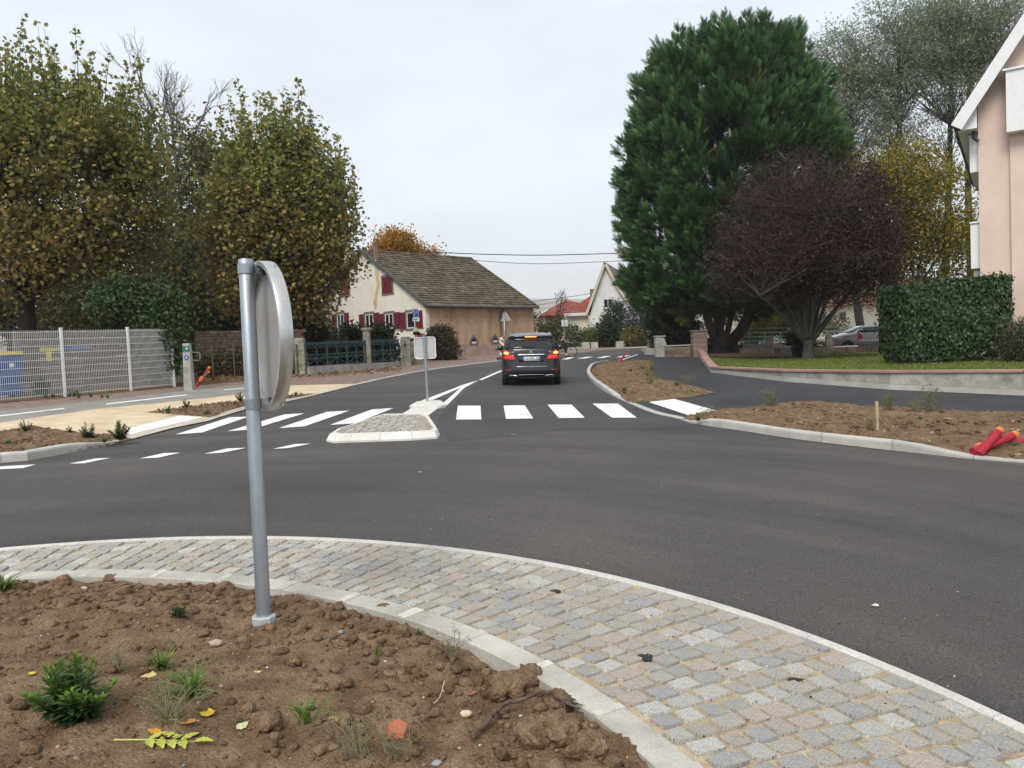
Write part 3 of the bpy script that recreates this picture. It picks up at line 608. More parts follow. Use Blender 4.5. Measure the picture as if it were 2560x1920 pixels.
# rusty run-off down the gable
t0, z0 = onwall(955, 665, hc, Vd); t1, z1 = onwall(948, 775, hc, Vd)
t0 += .55; t1 += .35; st = [(t0-.18, z0), (t0+.14, z0+.5), (t0+.25, z0-.3), (t0+.1, z0-1.1), (t1+.24, z1+.6), (t1+.10, z1), (t1-.08, z1+.1), (t1-.3, z1+1), (t0-.26, z0-1.2)]
B().add([gw.p(t, z, .004) for t, z in st], [tuple(range(len(st)))]).obj('rust_stain', stainm, house)
for (xa, ya, xb, yb) in ((1385, 1160, 1465, 1262), (1608, 1150, 1682, 1248)):   # arched vents
    t0, t1, z0, z1 = sw_.rect(840+xa/4.148, 560+ya/4.148, 840+xb/4.148, 560+yb/4.148); m_ = (t0+t1)/2; w, h = (t1-t0)/2, z1-z0
    arch = lambda k, e=0: [(m_-w*k, z0+e)]+[(m_+w*k*math.cos(math.pi*(1-i/8)), z0+h*.32+h*.62*k*math.sin(math.pi*i/8)) for i in range(9)]+[(m_+w*k, z0+e)]
    def pl(pts, m, nm, o0, o1):
        n = len(pts); return B().add([sw_.p(t, z, o0) for t, z in pts]+[sw_.p(t, z, o1) for t, z in pts], [tuple(range(n)), tuple(range(2*n-1, n-1, -1))]+[(i, (i+1) % n, n+(i+1) % n, n+i) for i in range(n)]).obj(nm, m, house)
    pl(arch(1), sandst, 'vent_surround', -.01, .05); pl(arch(.68, .08), black, 'vent_opening', .051, .055)
    sw_.slab(B(), m_-w*.55, m_+w*.55, z0+.12, z0+.24, .056, .07).obj('vent_sill', whitep, house)
    sw_.slab(B(), m_-.05, m_+.05, z0+h*.9, z0+h*1.12, .02, .07).obj('keystone', sandst, house)

# ================================================================ far houses across the bend
def simple_wall(o, u, L_, z0, z1, th, m, par, nm='wall'):
    a = Vector((*o, 0)); uu = Vector((*(np.array(u)*L_), 0)); nn = Vector((-u[1], u[0], 0))*th; P = [a, a+uu, a+uu+nn, a+nn]
    return B().add([p+Vector((0, 0, z0)) for p in P]+[p+Vector((0, 0, z1)) for p in P], [(3, 2, 1, 0), (4, 5, 6, 7), (0, 1, 5, 4), (1, 2, 6, 5), (2, 3, 7, 6), (3, 0, 4, 7)]).obj(nm, m, par)
whiter = mat('white_render', [(.68, .67, .64), (.77, .76, .73)], scale=1.2, rough=.9, bump=.15, bscale=50, fine=(8, .05))
YW = 66.0; wh = thing('white_house', 'white house with steep flared gable and red tiled side wing', 'house', (0, 0, 0))
zg = gz(8, 66)-.4; px = lambda x, y, Y=YW: PY(x, y, Y)
L0, A0, R0 = px(1467, 786), px(1513, 662), px(1590, 800); Lm, Rm = px(1480, 754), px(1546, 728)
prof = [(px(1472, 880)[0], zg), (px(1594, 880)[0], zg), (R0[0], R0[2]), (Rm[0], Rm[2]), (A0[0], A0[2]), (Lm[0]+.1, Lm[2]), (L0[0]+.3, L0[2])]
B().add([(x, YW, z) for x, z in prof]+[(x+2.6, YW+9, z) for x, z in prof], [tuple(range(7)), tuple(range(13, 6, -1))]+[(i, (i+1) % 7, 7+(i+1) % 7, 7+i) for i in range(7)]).obj('gable_wall', whiter, wh)
rb = B()
lp = [(L0[0], L0[2]-.05), (Lm[0], Lm[2]), (A0[0], A0[2]+.1), (Rm[0]+.15, Rm[2]), (R0[0]+.3, R0[2])]
for i in range(4):
    (xa, za), (xb, zb_) = lp[i], lp[i+1]; v = [(x+(y-YW)*.29, y, z+dz) for dz in (.02, .14) for y in (YW-.25, YW+9.3) for x, z in ((xa, za), (xb, zb_))]
    rb.add(v, [(0, 1, 3, 2), (4, 5, 7, 6), (0, 1, 5, 4), (2, 3, 7, 6), (0, 2, 6, 4), (1, 3, 7, 5)])
rb.obj('roof', mat('grey_brown_roof', [(.13, .095, .09), (.18, .13, .12)], scale=3, rough=.85), wh)
for i in range(4):
    (xa, za), (xb, zb_) = lp[i], lp[i+1]; B().bar((xa-.08, YW-.3, za+.06), (xb-.08, YW-.3, zb_+.06), .06, .22).obj('verge_board', mat('cream_board', [(.62, .55, .44)], rough=.8, bump=0), wh)
ww = Wall((0, YW-.01), (1, 0))
ww.window(wh, ww.rect(1509, 746, 1531, 770), sill=whitep); ww.window(wh, ww.rect(1488, 804, 1509, 824), sill=whitep)
YA = 67.0; creamy = mat('cream_wing_render', [(.66, .60, .49), (.73, .67, .56)], scale=1.2, rough=.9, bump=.1)
xa, xb = px(1418, 800, YA)[0], px(1471, 800, YA)[0]; zt = zat(1440, 788, YA)
simple_wall((xa, YA), (1, 0), xb-xa, zg, zt, 6, creamy, wh)
wa = Wall((0, YA-.01), (1, 0)); wa.window(wh, wa.rect(1428, 812, 1448, 830), sill=whitep)
B().box(((xa+xb)/2, YA-.15, zt+.06), (xb-xa+.5, .5, .26)).obj('eave_fascia', whitep, wh)
pe0, pe1, pr0, pr1 = (xa-.3, YA-.4, zt+.2), (xb, YA-.4, zt+.2), (*px(1482, 737, YA+2.6)[:1], YA+2.6, zat(1482, 737, YA+2.6)), (*px(1492, 735, YA+2.6)[:1], YA+2.6, zat(1492, 735, YA+2.6))
wr = B().add([pe0, pe1, pr1, pr0, (xa-.3, YA+6, zt+.2)], [(0, 1, 2, 3), (0, 3, 4)]).obj('wing_roof', tile_red, wh)
roof('roof_tiles', (pe0, pe1, pr0, pr1), tile_red, wr, .35, .04)
cq = PY(1482.6, 731, YA+3); B().box((cq[0], cq[1], cq[2]-.3), (.5, .5, 1.2)).obj('chimney', sandst, wh)
YR = 85.0; rh = thing('red_roof_house', 'brick red house with broad red hipped roof behind the bare tree', 'house', (0, 0, 0))
zr0 = gz(5, 85)-1; xl, xr = px(1340, 800, YR)[0], px(1450, 800, YR)[0]; zt = zat(1380, 789, YR)
brickred = mat('dull_red_render', [(.17, .062, .05), (.23, .09, .07)], scale=2, rough=.9)
simple_wall((xl+.6, YR), (1, 0), xr-xl, zr0, zt, 8, brickred, rh)
ap = PY(1418, 750, YR+4); e0_, e1_ = (xl-.2, YR-.5, zt), (xr+1.2, YR-.5, zt)
rr = B().add([e0_, e1_, (ap[0]+1.4, YR+4, ap[2]-.35), tuple(ap), (xl-.2, YR+9, zt), (xr+1.2, YR+9, zt)], [(0, 1, 2, 3), (0, 3, 4), (1, 5, 2), (3, 2, 5, 4)]).obj('roof', tile_red, rh)
roof('roof_tiles', (e0_, e1_, tuple(ap), (ap[0]+1.4, YR+4, ap[2]-.35)), tile_red, rr, .4, .04)
wr_ = Wall((0, YR-.01), (1, 0)); wr_.window(rh, wr_.rect(1358, 796, 1364, 810)); wr_.window(rh, wr_.rect(1408, 797, 1414, 811))
g3 = [px(1338, 800, 82), px(1336, 792, 82), px(1371, 771, 82), px(1371, 774, 82), px(1347, 789, 82), px(1347, 800, 82)]
B().add([tuple(p) for p in g3]+[(p[0], 83, p[2]) for p in g3], [tuple(range(6)), tuple(range(11, 5, -1))]+[(i, (i+1) % 6, 6+(i+1) % 6, 6+i) for i in range(6)]).obj('white_gable_edge', whitep, rh)
# cream house seen under the purple tree, brown tiled roof
YC = 72.0; ch = thing('cream_house', 'low cream house with brown tiled roof beyond the parked grey car', 'house', (0, 0, 0))
zc = gz(30, 72)-1; xl, xr = px(2020, 800, YC)[0], px(2330, 800, YC)[0]; z1 = zat(2130, 763, YC); creamc = mat('warm_cream_render', [(.68, .62, .48), (.76, .70, .56)], scale=1.5, rough=.9, bump=.1)
simple_wall((xl, YC), (1, 0), xr-xl, zc, z1, 8, creamc, ch)
e0_, e1_ = (xl-.5, YC-.5, z1-.05), (xr+.5, YC-.5, z1-.05); q0, q1 = PY(2035, 700, YC+5), PY(2330, 690, YC+5)
rr = B().add([e0_, e1_, tuple(q1), tuple(q0)], [(0, 1, 2, 3)]).obj('roof', tile_brn, ch); roof('roof_tiles', (e0_, e1_, tuple(q0), tuple(q1)), tile_brn, rr, .42, .06)
wc = Wall((0, YC-.01), (1, 0)); wc.window(ch, wc.rect(2099, 780, 2114, 800), mull=False, fm=sandst)
t0, t1, z0, z2 = wc.rect(2139, 782, 2154, 803); wc.slab(B(), t0, t1, z0, z2, 0, .05).obj('shutter', brownpipe, ch)
wc.window(ch, wc.rect(2050, 780, 2066, 800), mull=False, fm=sandst)
gh = thing('grey_roof_house', 'dark grey roofed house peeping between yellow and green garden trees', 'house', (0, 0, 0))
YG = 90; xl, xr = px(1895, 800, YG)[0], px(1975, 800, YG)[0]
simple_wall((xl, YG), (1, 0), xr-xl, gz(25, 90)-1, zat(1930, 787, YG), 7, creamc, gh)
e0_, e1_, q0, q1 = (xl-.4, YG-.4, zat(1930, 787, YG)), (xr+.4, YG-.4, zat(1930, 787, YG)), tuple(PY(1912, 752, YG+4)), tuple(PY(1965, 750, YG+4))
roof('roof', (e0_, e1_, q0, q1), slate, gh, .5, .05)
# ================================================================ pink apartment building on the right
YP = 24.6; xe = PY(2446, 400, YP)[0]; AP = math.radians(33.5); uP = np.array([math.cos(AP), -math.sin(AP)])
pb = thing('pink_building', 'pale pink rendered apartment building with white roof edge and white balcony panels', 'building', (xe, YP, 0), -AP)
zgp = gz(xe, YP)-.6
def P2(x, y): return onwall(x, y, (xe, YP), uP)
(ta, za), (tb, zb_) = P2(2443, 258), P2(2556, 85); sl_ = (zb_-za)/(tb-ta); zev = za-ta*sl_
tm = 5.4; ztop = zev+sl_*tm
prof = [(0, zgp), (2*tm, zgp), (2*tm, zev), (tm, ztop), (0, zev)]
B().add([(x, 0, z) for x, z in prof]+[(x, 12, z) for x, z in prof], [tuple(range(5)), tuple(range(9, 4, -1))]+[(i, (i+1) % 5, 5+(i+1) % 5, 5+i) for i in range(5)]).obj('gable_wall', pinkw, pb)
x2 = P2(2527, 500)[0]; zs = P2(2527, 180)[1]   # projecting bay to the right
pr2 = [(x2, zgp), (2*tm-1.2, zgp), (2*tm-1.2, zs), (x2, zs)]
B().add([(x, -.14, z) for x, z in pr2]+[(x, -.001, z) for x, z in pr2], [(0, 1, 2, 3), (7, 6, 5, 4)]+[(i, (i+1) % 4, 4+(i+1) % 4, 4+i) for i in range(4)]).obj('wall_bay', pinkw, pb)
ex, ez = P2(2396, 312); ez = zev+sl_*ex+.16
rb = B()
for x0_ in (ex, 2*tm-ex):
    v = [(x0_, y, ez+h) for h in (.0, .16) for y in (-.55, 12.5)]+[(tm, y, ez+(tm-ex)*sl_+h) for h in (.0, .16) for y in (-.55, 12.5)]
    rb.add(v, [(0, 1, 5, 4), (2, 3, 7, 6), (0, 2, 6, 4), (1, 3, 7, 5), (0, 1, 3, 2)])
rf2 = rb.obj('roof', slate, pb)
for x0_ in (ex-.03, 2*tm-ex+.03): B().bar((x0_, -.58, ez-.14), (tm+(.001 if x0_ > tm else 0), -.58, ez+(tm-ex)*sl_-.14), .05, .34).obj('verge_board', whitep, rf2)
zs_ = ez-.25
B().add([(ex, -.54, zs_), (-.002, -.54, zs_), (-.002, 12, zs_), (ex, 12, zs_)], [(0, 1, 2, 3)]).obj('soffit', whitep, rf2)
B().add([(ex+.03, -.3, zs_+.01), (-.01, -.3, zs_+.01), (-.01, -.3, zs_+.01-ex*sl_)], [(0, 1, 2)]).obj('eave_return', whitep, rf2)
B().add([(ex+.03, -.3, ez-.02), (-.001, -.3, ez-.02-ex*sl_), (-.001, -.55, ez-.02-ex*sl_), (ex+.03, -.55, ez-.02)], [(0, 1, 2, 3)]).obj('verge_soffit', whitep, rf2)
B().tube([(ex-.08, -.6, ez+.02), (ex-.08, 12, ez+.02)], .075, 10).obj('gutter', gutterm, rf2)
B().tube([(ex+.42, -.12, zs_+.05), (ex+.42, -.12, zs_-.20), (ex+.52, -.12, zs_-.30), (.03, -.12, zs_-.32)], .055, 10).obj('downpipe', mat('dark_grey_pipe', [(.04, .045, .05)], rough=.4, bump=0), pb)
for (x0, y0, x1, y1) in ((2424, 337, 2446, 429), (2427, 555, 2449, 671)):      # balcony fronts seen end-on
    xa, za = P2(x0, y1); _, zb2 = P2(x1, y0); bo = B().box(((xa-.004)/2, 1.6, (za+zb2)/2), (-xa-.004, 2.8, zb2-za)).obj('balcony_panel', whitep, pb)
    B().box(((xa-.004)/2-.02, 1.6, zb2+.025), (-xa, 2.9, .05)).obj('balcony_cap', whitep, bo)
xa, za = P2(2517, 340); _, zb2 = P2(2517, 190)
bo = B().box((xa+1.4, -.35, (za+zb2)/2), (2.8, .42, zb2-za)).obj('balcony_panel', whitep, pb); B().box((xa+1.38, -.37, zb2+.03), (2.92, .5, .06)).obj('balcony_cap', whitep, bo)
zc1 = P2(2436, 672)[1]; B().box((-.10, 1.6, (zgp+zc1)/2), (.18, 2.6, zc1-zgp)).obj('basement_return', stonec, pb)

# ================================================================ retaining wall with pink coping; lawn
wallpx = [(1747.6, 893), (1776.5, 931), (1960, 954), (2224, 974), (2560, 989), (2760, 998)]
WP = [np.array(G(x, y, .02)) for x, y in wallpx]
def lawnz(x, y): return np.maximum(.90+.006*(y-27)+0*x, gz(x, y)+.07)
def GLn(px_, py_):
    d = ray(px_, py_); n = np.array([0, -.006, 1]); c = .90-.006*27; t = (c-HC)/(n@d); P = t*d; return P[0], P[1]
rw = thing('retaining_wall', 'low grey concrete block wall with pink coping along the footpath', 'wall', (0, 0, 0))
P = np.array(WP); s = np.r_[0, np.cumsum(np.hypot(*np.diff(P, axis=0).T))]
def wseg(a, b, z0f, z1f, o0, o1, nm, m, par):
    v = []
    for t in (a, b):
        x, y = np.interp(t, s, P[:, 0]), np.interp(t, s, P[:, 1]); i = min(np.searchsorted(s, (a+b)/2), len(s)-1); dd = (P[i]-P[i-1])/np.hypot(*(P[i]-P[i-1])); n = np.array([-dd[1], dd[0]])
        for o, z in ((o0, z0f(x, y)), (o1, z0f(x, y)), (o1, z1f(x, y)), (o0, z1f(x, y))): q = np.array([x, y])+n*o; v.append((*q, z))
    return B().add(v, [(0, 1, 2, 3), (7, 6, 5, 4), (0, 1, 5, 4), (1, 2, 6, 5), (2, 3, 7, 6), (3, 0, 4, 7)]).obj(nm, m, par)
wt = lambda x, y: lawnz(x, y)+.04+max(0, (y-27.2))*.022
for i in range(len(s)-1):
    n = max(1, round((s[i+1]-s[i])/2.2)); ts = np.linspace(s[i], s[i+1], n+1)
    for k in range(n):
        wseg(ts[k]+.004, ts[k+1]-.004, lambda x, y: gz(x, y)+.16, lambda x, y: max(wt(x, y)-.05, gz(x, y)+.18), .012, .22, 'wall_block', stonec, rw)
        wseg(ts[k]+.001, ts[k+1]-.001, lambda x, y: gz(x, y)-.1, lambda x, y: gz(x, y)+.155, 0, .22, 'footing_block', conc_g, rw)
    n = max(1, round((s[i+1]-s[i])/.85)); ts = np.linspace(s[i], s[i+1], n+1)
    for k in range(n): wseg(ts[k]+.004, ts[k+1]-.004, lambda x, y: wt(x, y)-.047, lambda x, y: wt(x, y)+.012, -.035, .26, 'coping_stone', coping, rw)
bk = [np.array([P[0][0]+.3, P[0][1]+1.0]), np.array([20, 41.8]), np.array([40, 41.5])]
lawn_poly = [tuple(q+np.array([.12, .16])) for q in P]+[(60, P[-1][1]-2), (60, 41.5)]+[tuple(q) for q in bk[::-1]]
PA = np.array(lawn_poly); X, Y = np.meshgrid(np.arange(PA[:, 0].min(), 40, .22), np.arange(PA[:, 1].min(), 42, .22)); k_ = inside(lawn_poly, X, Y)
Z = lawnz(X, Y)+.03*(fbm(X*1.2, Y*1.2, 31, 3)-.5)-.02; idx = np.arange(X.size).reshape(X.shape); q = k_[:-1, :-1] & k_[1:, :-1] & k_[:-1, 1:] & k_[1:, 1:]
F = np.stack([idx[:-1, :-1][q], idx[:-1, 1:][q], idx[1:, 1:][q], idx[1:, :-1][q]], 1); u, inv = np.unique(F, return_inverse=True)
struct(meshnp('lawn', np.c_[X.ravel(), Y.ravel(), Z.ravel()][u], inv.reshape(F.shape), grassm, smooth=True))
_c = [GLn(*q) for q in ((1772, 899), (1760, 886), (1800, 878), (1900, 880), (2000, 886), (2010, 890), (1930, 895), (1850, 898))]
B().add([(x, y, lawnz(x, y)+.03) for x, y in _c], [tuple(range(len(_c)))]).obj('bare_soil_patch', mat('needle_litter', [(.10, .06, .035), (.16, .10, .06)], scale=4, rough=.95, bump=.6), bpy.data.objects['lawn'])
# grass blades over the visible lawn
n = 26000; px_, py_ = rng.uniform(1775, 2560, n), rng.uniform(884, 928, n)
gp_ = np.array([GLn(a, b) for a, b in zip(px_, py_)]); gp_ = gp_[inside(lawn_poly, gp_[:, 0], gp_[:, 1]) & (gp_[:, 1] < 40)]; n = len(gp_)
pos = np.c_[gp_, lawnz(gp_[:, 0], gp_[:, 1])-.01]; d = rng.normal(size=(n, 3))*.5+[0, 0, 1]
Vv, Ff = scatter(SLIM[0]*[1.2, 1, 1], SLIM[1], pos, dirrot(d), rng.uniform(.04, .085, n))
o = meshnp('lawn_grass', Vv, Ff, leafmat('grass_blade', .6, .3), col=np.repeat(pickcol([(.13, .18, .03), (.18, .21, .045), (.23, .24, .075), (.11, .15, .027)], n), 4, axis=0)); tag(o, 'short mown grass covering the raised garden', 'grass', kind='stuff')

# ---------------------------------------------------------------- garden gate pillars, stone walls
def block_pillar(name, label, cat, base, w, d, h, rows, m, rz=0, cols=2, cap=None):
    r = thing(name, label, cat, base, rz); hh = h/rows
    for i in range(rows):
        k = 1 if (cols == 1 or i % 2) else 2; 
        xs_ = [-w/2, w/2] if k == 1 else [-w/2, rnd.uniform(-.1, .1)*w, w/2]
        for j in range(k): e = rnd.uniform(-.006, .008); B().box(((xs_[j]+xs_[j+1])/2, e, (i+.5)*hh), (xs_[j+1]-xs_[j]-.012, d+e, hh-.014)).obj('stone_block', m, r, bevel=.012)
    B().box((0, 0, h/2), (w*.93, d*.93, h-.02)).obj('mortar_core', conc_g, r)
    if cap: B().box((0, 0, h+cap/2), (w*1.14, d*1.14, cap)).obj('cap_stone', sandst, r, bevel=.01)
    return r
bx_, by_ = G(1756, 893, .02); by_ += .6
block_pillar('stone_pillar', 'brown sandstone block pillar at the low wall end before the conifer', 'pillar', (bx_, by_, gz(bx_, by_)-.05), .72, .6, zat(1756, 826, by_)-gz(bx_, by_), 7, sand_block, cap=.07)
sw0, sw1 = np.array(G(1664, 893, .02)), np.array([bx_-.4, by_+.1]); lw = thing('stone_wall', 'low wall of brown sandstone blocks between gate pillar and stone pillar', 'wall', (0, 0, 0))
dd = (sw1-sw0); Lw = np.hypot(*dd); ang = math.atan2(dd[1], dd[0]); hz = (zat(1700, 864, sw0[1])-gz(*sw0))
for i in range(3):
    t = 0
    while t < Lw-.15:
        l = min(rnd.uniform(.35, .6), Lw-t); c = sw0+dd/Lw*(t+l/2); B().box((c[0], c[1]+.15, gz(*c)+hz*(i+.5)/3), (l-.014, .3+rnd.uniform(-.01, .02), hz/3-.014), ang).obj('stone_block', sand_block, lw, bevel=.012); t += l
c = (sw0+sw1)/2; B().box((c[0], c[1]+.16, gz(*c)+hz/2), (Lw-.04, .24, hz-.03), ang).obj('mortar_core', conc_g, lw); B().box((c[0], c[1]+.15, gz(*c)+hz+.03), (Lw, .4, .06), ang).obj('coping_slab', stonec, lw)
for (pxc, pyb, pyt, wpx, lab, lean) in ((1632, 884, 828, 22, 'dark weathered concrete gate pillar facing the bend', 0), (1651, 892, 838, 24, 'stubby concrete buttress leaning beside the gate pillar', .12)):
    x, y = G(pxc, pyb, .02); h = zat(pxc, pyt, y)-gz(x, y); w = wpx*y/FPX; r = thing('gate_pillar', lab, 'pillar', ground(x, y, -.02))
    sx = lean*2
    B().add([(-w/2, -.25, 0), (w/2+sx, -.25, 0), (w/2+sx, .3, 0), (-w/2, .3, 0), (-w/2, -.25, h*.97), (w/2-.05, -.25, h*(1-lean)), (w/2-.05, .3, h*(1-lean)), (-w/2, .3, h*.97)], [(3, 2, 1, 0), (4, 5, 6, 7), (0, 1, 5, 4), (1, 2, 6, 5), (2, 3, 7, 6), (3, 0, 4, 7)]).obj('shaft', mosst if lean == 0 else stonec, r, bevel=.02)
    B().box((-.02, .02, h*(1-lean*.5)+.03), (w*1.08, .6, .07)).obj('cap', stonec, r, bevel=.01)
# white foot of the pillar on the kerb side
x, y = G(1628, 886, .02); tag(B().add([(x-.35, y-.25, gz(x, y)), (x+.5, y-.6, gz(x, y)), (x+.5, y+.2, gz(x, y)), (x-.35, y+.3, gz(x, y)), (x-.35, y-.25, gz(x, y)+.42), (x+.5, y-.6, gz(x, y)+.30), (x+.5, y+.2, gz(x, y)+.30), (x-.35, y+.3, gz(x, y)+.42)], [(3, 2, 1, 0), (4, 5, 6, 7), (0, 1, 5, 4), (1, 2, 6, 5), (2, 3, 7, 6), (3, 0, 4, 7)]).obj('concrete_plinth', conc), 'pale concrete plinth at the foot of the gate pillars', 'plinth')
# far garden wall with little pillars across the bend
fwl = thing('garden_wall', 'cream low garden wall with square capped pillars before the white house', 'wall', (0, 0, 0))
zz = lambda a, b: (1200+a/5.183, 680+b/5.183)
Yf = 57.5
def fbox(a0, b0, a1, b1, nm, m=creamy, d=.3, dy=0):
    (x0, y0), (x1, y1) = zz(a0, b0), zz(a1, b1); p, q = PY(x0, y1, Yf+dy), PY(x1, y0, Yf+dy); z0 = min(p[2], gz(p[0], Yf))-.1
    return B().box(((p[0]+q[0])/2, Yf+dy+d/2, (z0+q[2])/2), (q[0]-p[0], d, q[2]-z0)).obj(nm, m, fwl)
fbox(960, 968, 1328, 1030, 'wall_panel', stonec); fbox(1525, 962, 2200, 1010, 'wall_panel')
for a0, a1, b0 in ((1332, 1412, 905), (1448, 1520, 905), (1778, 1852, 895)):
    fbox(a0, b0+12, a1, 1030, 'pillar', d=.42, dy=-.06); fbox(a0-8, b0, a1+8, b0+11, 'pillar_cap', conc, d=.52, dy=-.1)
fbox(1416, 930, 1444, 1028, 'gate', sandst, d=.06, dy=.1)
# ================================================================ trees and plants
bark = mat('grey_brown_bark', [(.055, .045, .036), (.10, .085, .07)], scale=5, rough=.95, bump=.8, bscale=18, stretch=(1, 1, .3), dist=.03)
bark_dark = mat('dark_bark', [(.022, .017, .014), (.045, .034, .028)], scale=5, rough=.95, bump=.8, bscale=16, stretch=(1, 1, .25), dist=.03)
bark_red = mat('red_brown_bark', [(.050, .032, .024), (.095, .062, .046)], scale=5, rough=.95, bump=.8, bscale=14, stretch=(1, 1, .2), dist=.04)
bark_grey = mat('smooth_grey_bark', [(.055, .05, .042), (.10, .092, .078)], scale=4, rough=.85, bump=.4, bscale=14, stretch=(1, 1, .4))
twigm = mat('twig', [(.065, .052, .045), (.115, .095, .082)], scale=3, rough=.9, bump=0)
birchb = mat('pale_bark', [(.22, .20, .15), (.34, .31, .25)], scale=5, rough=.85, bump=.3)
leafm = leafmat('leaf', .55, .35, .25); leaf_dark = leafmat('evergreen_leaf', .6, .12, .25); leaf_gloss = leafmat('glossy_leaf', .45, .15, .32); leaf_airy = leafmat('airy_leaf', .6, .5, .2)
def epx(cx, cy, rx, ry, Y, dr=1.0, dy=0.0):
    c = PY(cx, cy, Y+dy); k = Y/FPX; return (c, np.array([rx*k, rx*k*dr, ry*k]))
def ell_points(ells, n, inner=.45, p=.6):
    vol = np.array([np.prod(r) for _, r in ells]); ids = rng.choice(len(ells), n, p=vol/vol.sum())
    d = rng.normal(size=(n, 3)); d /= np.linalg.norm(d, axis=1)[:, None]; r = inner+(1-inner)*rng.random(n)**p
    return np.array([ells[i][0] for i in ids])+d*r[:, None]*np.array([ells[i][1] for i in ids])
def qpath(p0, p1, bend=.15, k=5, lift=.1):
    p0, p1 = np.asarray(p0, float), np.asarray(p1, float); L_ = np.linalg.norm(p1-p0); m = (p0+p1)/2+rng.normal(size=3)*bend*L_*.5; m[2] += lift*L_
    t = np.linspace(0, 1, k)[:, None]; return (1-t)**2*p0+2*t*(1-t)*m+t*t*p1
def kmeans(P, k):
    c = P[rng.choice(len(P), k, replace=False)]
    for _ in range(6):
        a = ((P[:, None]-c[None])**2).sum(2).argmin(1)
        for j in range(k):
            if (a == j).any(): c[j] = P[a == j].mean(0)
    return a, c
def skeleton(fork, targets, limbs, r_limb, b, sub=None, bend=.18, lift=.12, r_tw=.012, n=6):
    """limbs from the fork into the crown, branches from limbs to every target"""
    a, c = kmeans(targets, min(limbs, len(targets)))
    for j in range(len(c)):
        T_ = targets[a == j]
        if not len(T_): continue
        p = qpath(fork[j % len(fork)], fork[j % len(fork)]+(c[j]-fork[j % len(fork)])*1.0, bend*.7, 7, lift)
        b.tube(p, np.linspace(r_limb, r_limb*.28, 7), n)
        for t in T_:
            q = np.linalg.norm(p-t, axis=1); i = max(1, int(q.argmin())-1); s0 = p[min(i, 6)]
            L_ = np.linalg.norm(t-s0); b.tube(qpath(s0, t, bend, 4, lift*.5), np.linspace(max(r_tw*1.2, r_limb*.28*min(1, L_/3)), r_tw*.5, 4), 4, cap=False)
def leafy(name, pts, per, spread, size, pal, tmpl, parent, m, up=None, tilt=1.0, base=(0, 0, 0), w=None, var=.2, colf=None, flat=1.0):
    n = len(pts)*per; pos = np.repeat(pts, per, axis=0)+rng.normal(size=(n, 3))*spread*np.array([1, 1, flat])
    R_ = randrot(n, up, tilt); sc = size*rng.uniform(.6, 1.15, n); Vv, Ff = scatter(*tmpl, pos-np.array(base), R_, sc)
    col = pickcol(pal, n, var, w)
    if colf is not None: col = colf(pos, col)
    return meshnp(name, Vv, Ff, m, parent, col=np.repeat(col, len(tmpl[0]), axis=0))
def tree(name, label, base, trunk_r, fork_h, ells, ncl, per, spread, size, pal, tmpl=LENS, limbs=7, m=None, bk=None, lean=(0, 0), group=None, cat='tree', limb_r=None, inner=.4, colf=None, forks=None, up=(0, 0, .6), r_tw=.012, p=.6, bend=.18, extra=None, w=None):
    base = np.array(base, float); r = thing(name, label, cat, tuple(base), group=group); bk = bk or bark
    f = np.array([lean[0], lean[1], fork_h]); b = B(); b.tube([(0, 0, -.3), (0, 0, .0), tuple(f*.3+[0, 0, .02]), tuple(f*.7), tuple(f*1.05)], [trunk_r*1.45, trunk_r*1.25, trunk_r, trunk_r*.9, trunk_r*.8], 10); b.obj('trunk', bk, r, smooth=True)
    T_ = ell_points(ells, ncl, inner, p)-base; b = B(); skeleton([f], T_, limbs, limb_r or trunk_r*.5, b, r_tw=r_tw, bend=bend); 
    if extra: extra(b, base)
    b.obj('branches', bk, r)
    if per: leafy('crown', T_, per, spread, size, pal, tmpl, r, m or leafm, up=up, colf=None if colf is None else (lambda P_, c_: colf(P_+base, c_)), w=w)
    return r
def shoots(b, T_, base, n, h0, h1, zmin, lv):
    """upright whips above the crown, leaves in pairs along them; returns leaf positions"""
    z = T_[:, 2]; top = T_[z > np.quantile(z, zmin)]; out = []
    for i in rng.choice(len(top), min(n, len(top)), replace=False):
        p = top[i]; h = rng.uniform(h0, h1); d = np.array([rng.normal()*.10, rng.normal()*.10, 1]); d[:2] += (p[:2]-T_[:, :2].mean(0))*.05
        q = p+d*h; b.tube([p, (p+q)/2+rng.normal(size=3)*.05, q], [.016, .011, .004], 4, cap=False)
        k = int(h/.09); out += [p+d*h*t+rng.normal(size=3)*.10*(1.25-t) for t in rng.uniform(.05, 1, k)]
    return np.array(out)
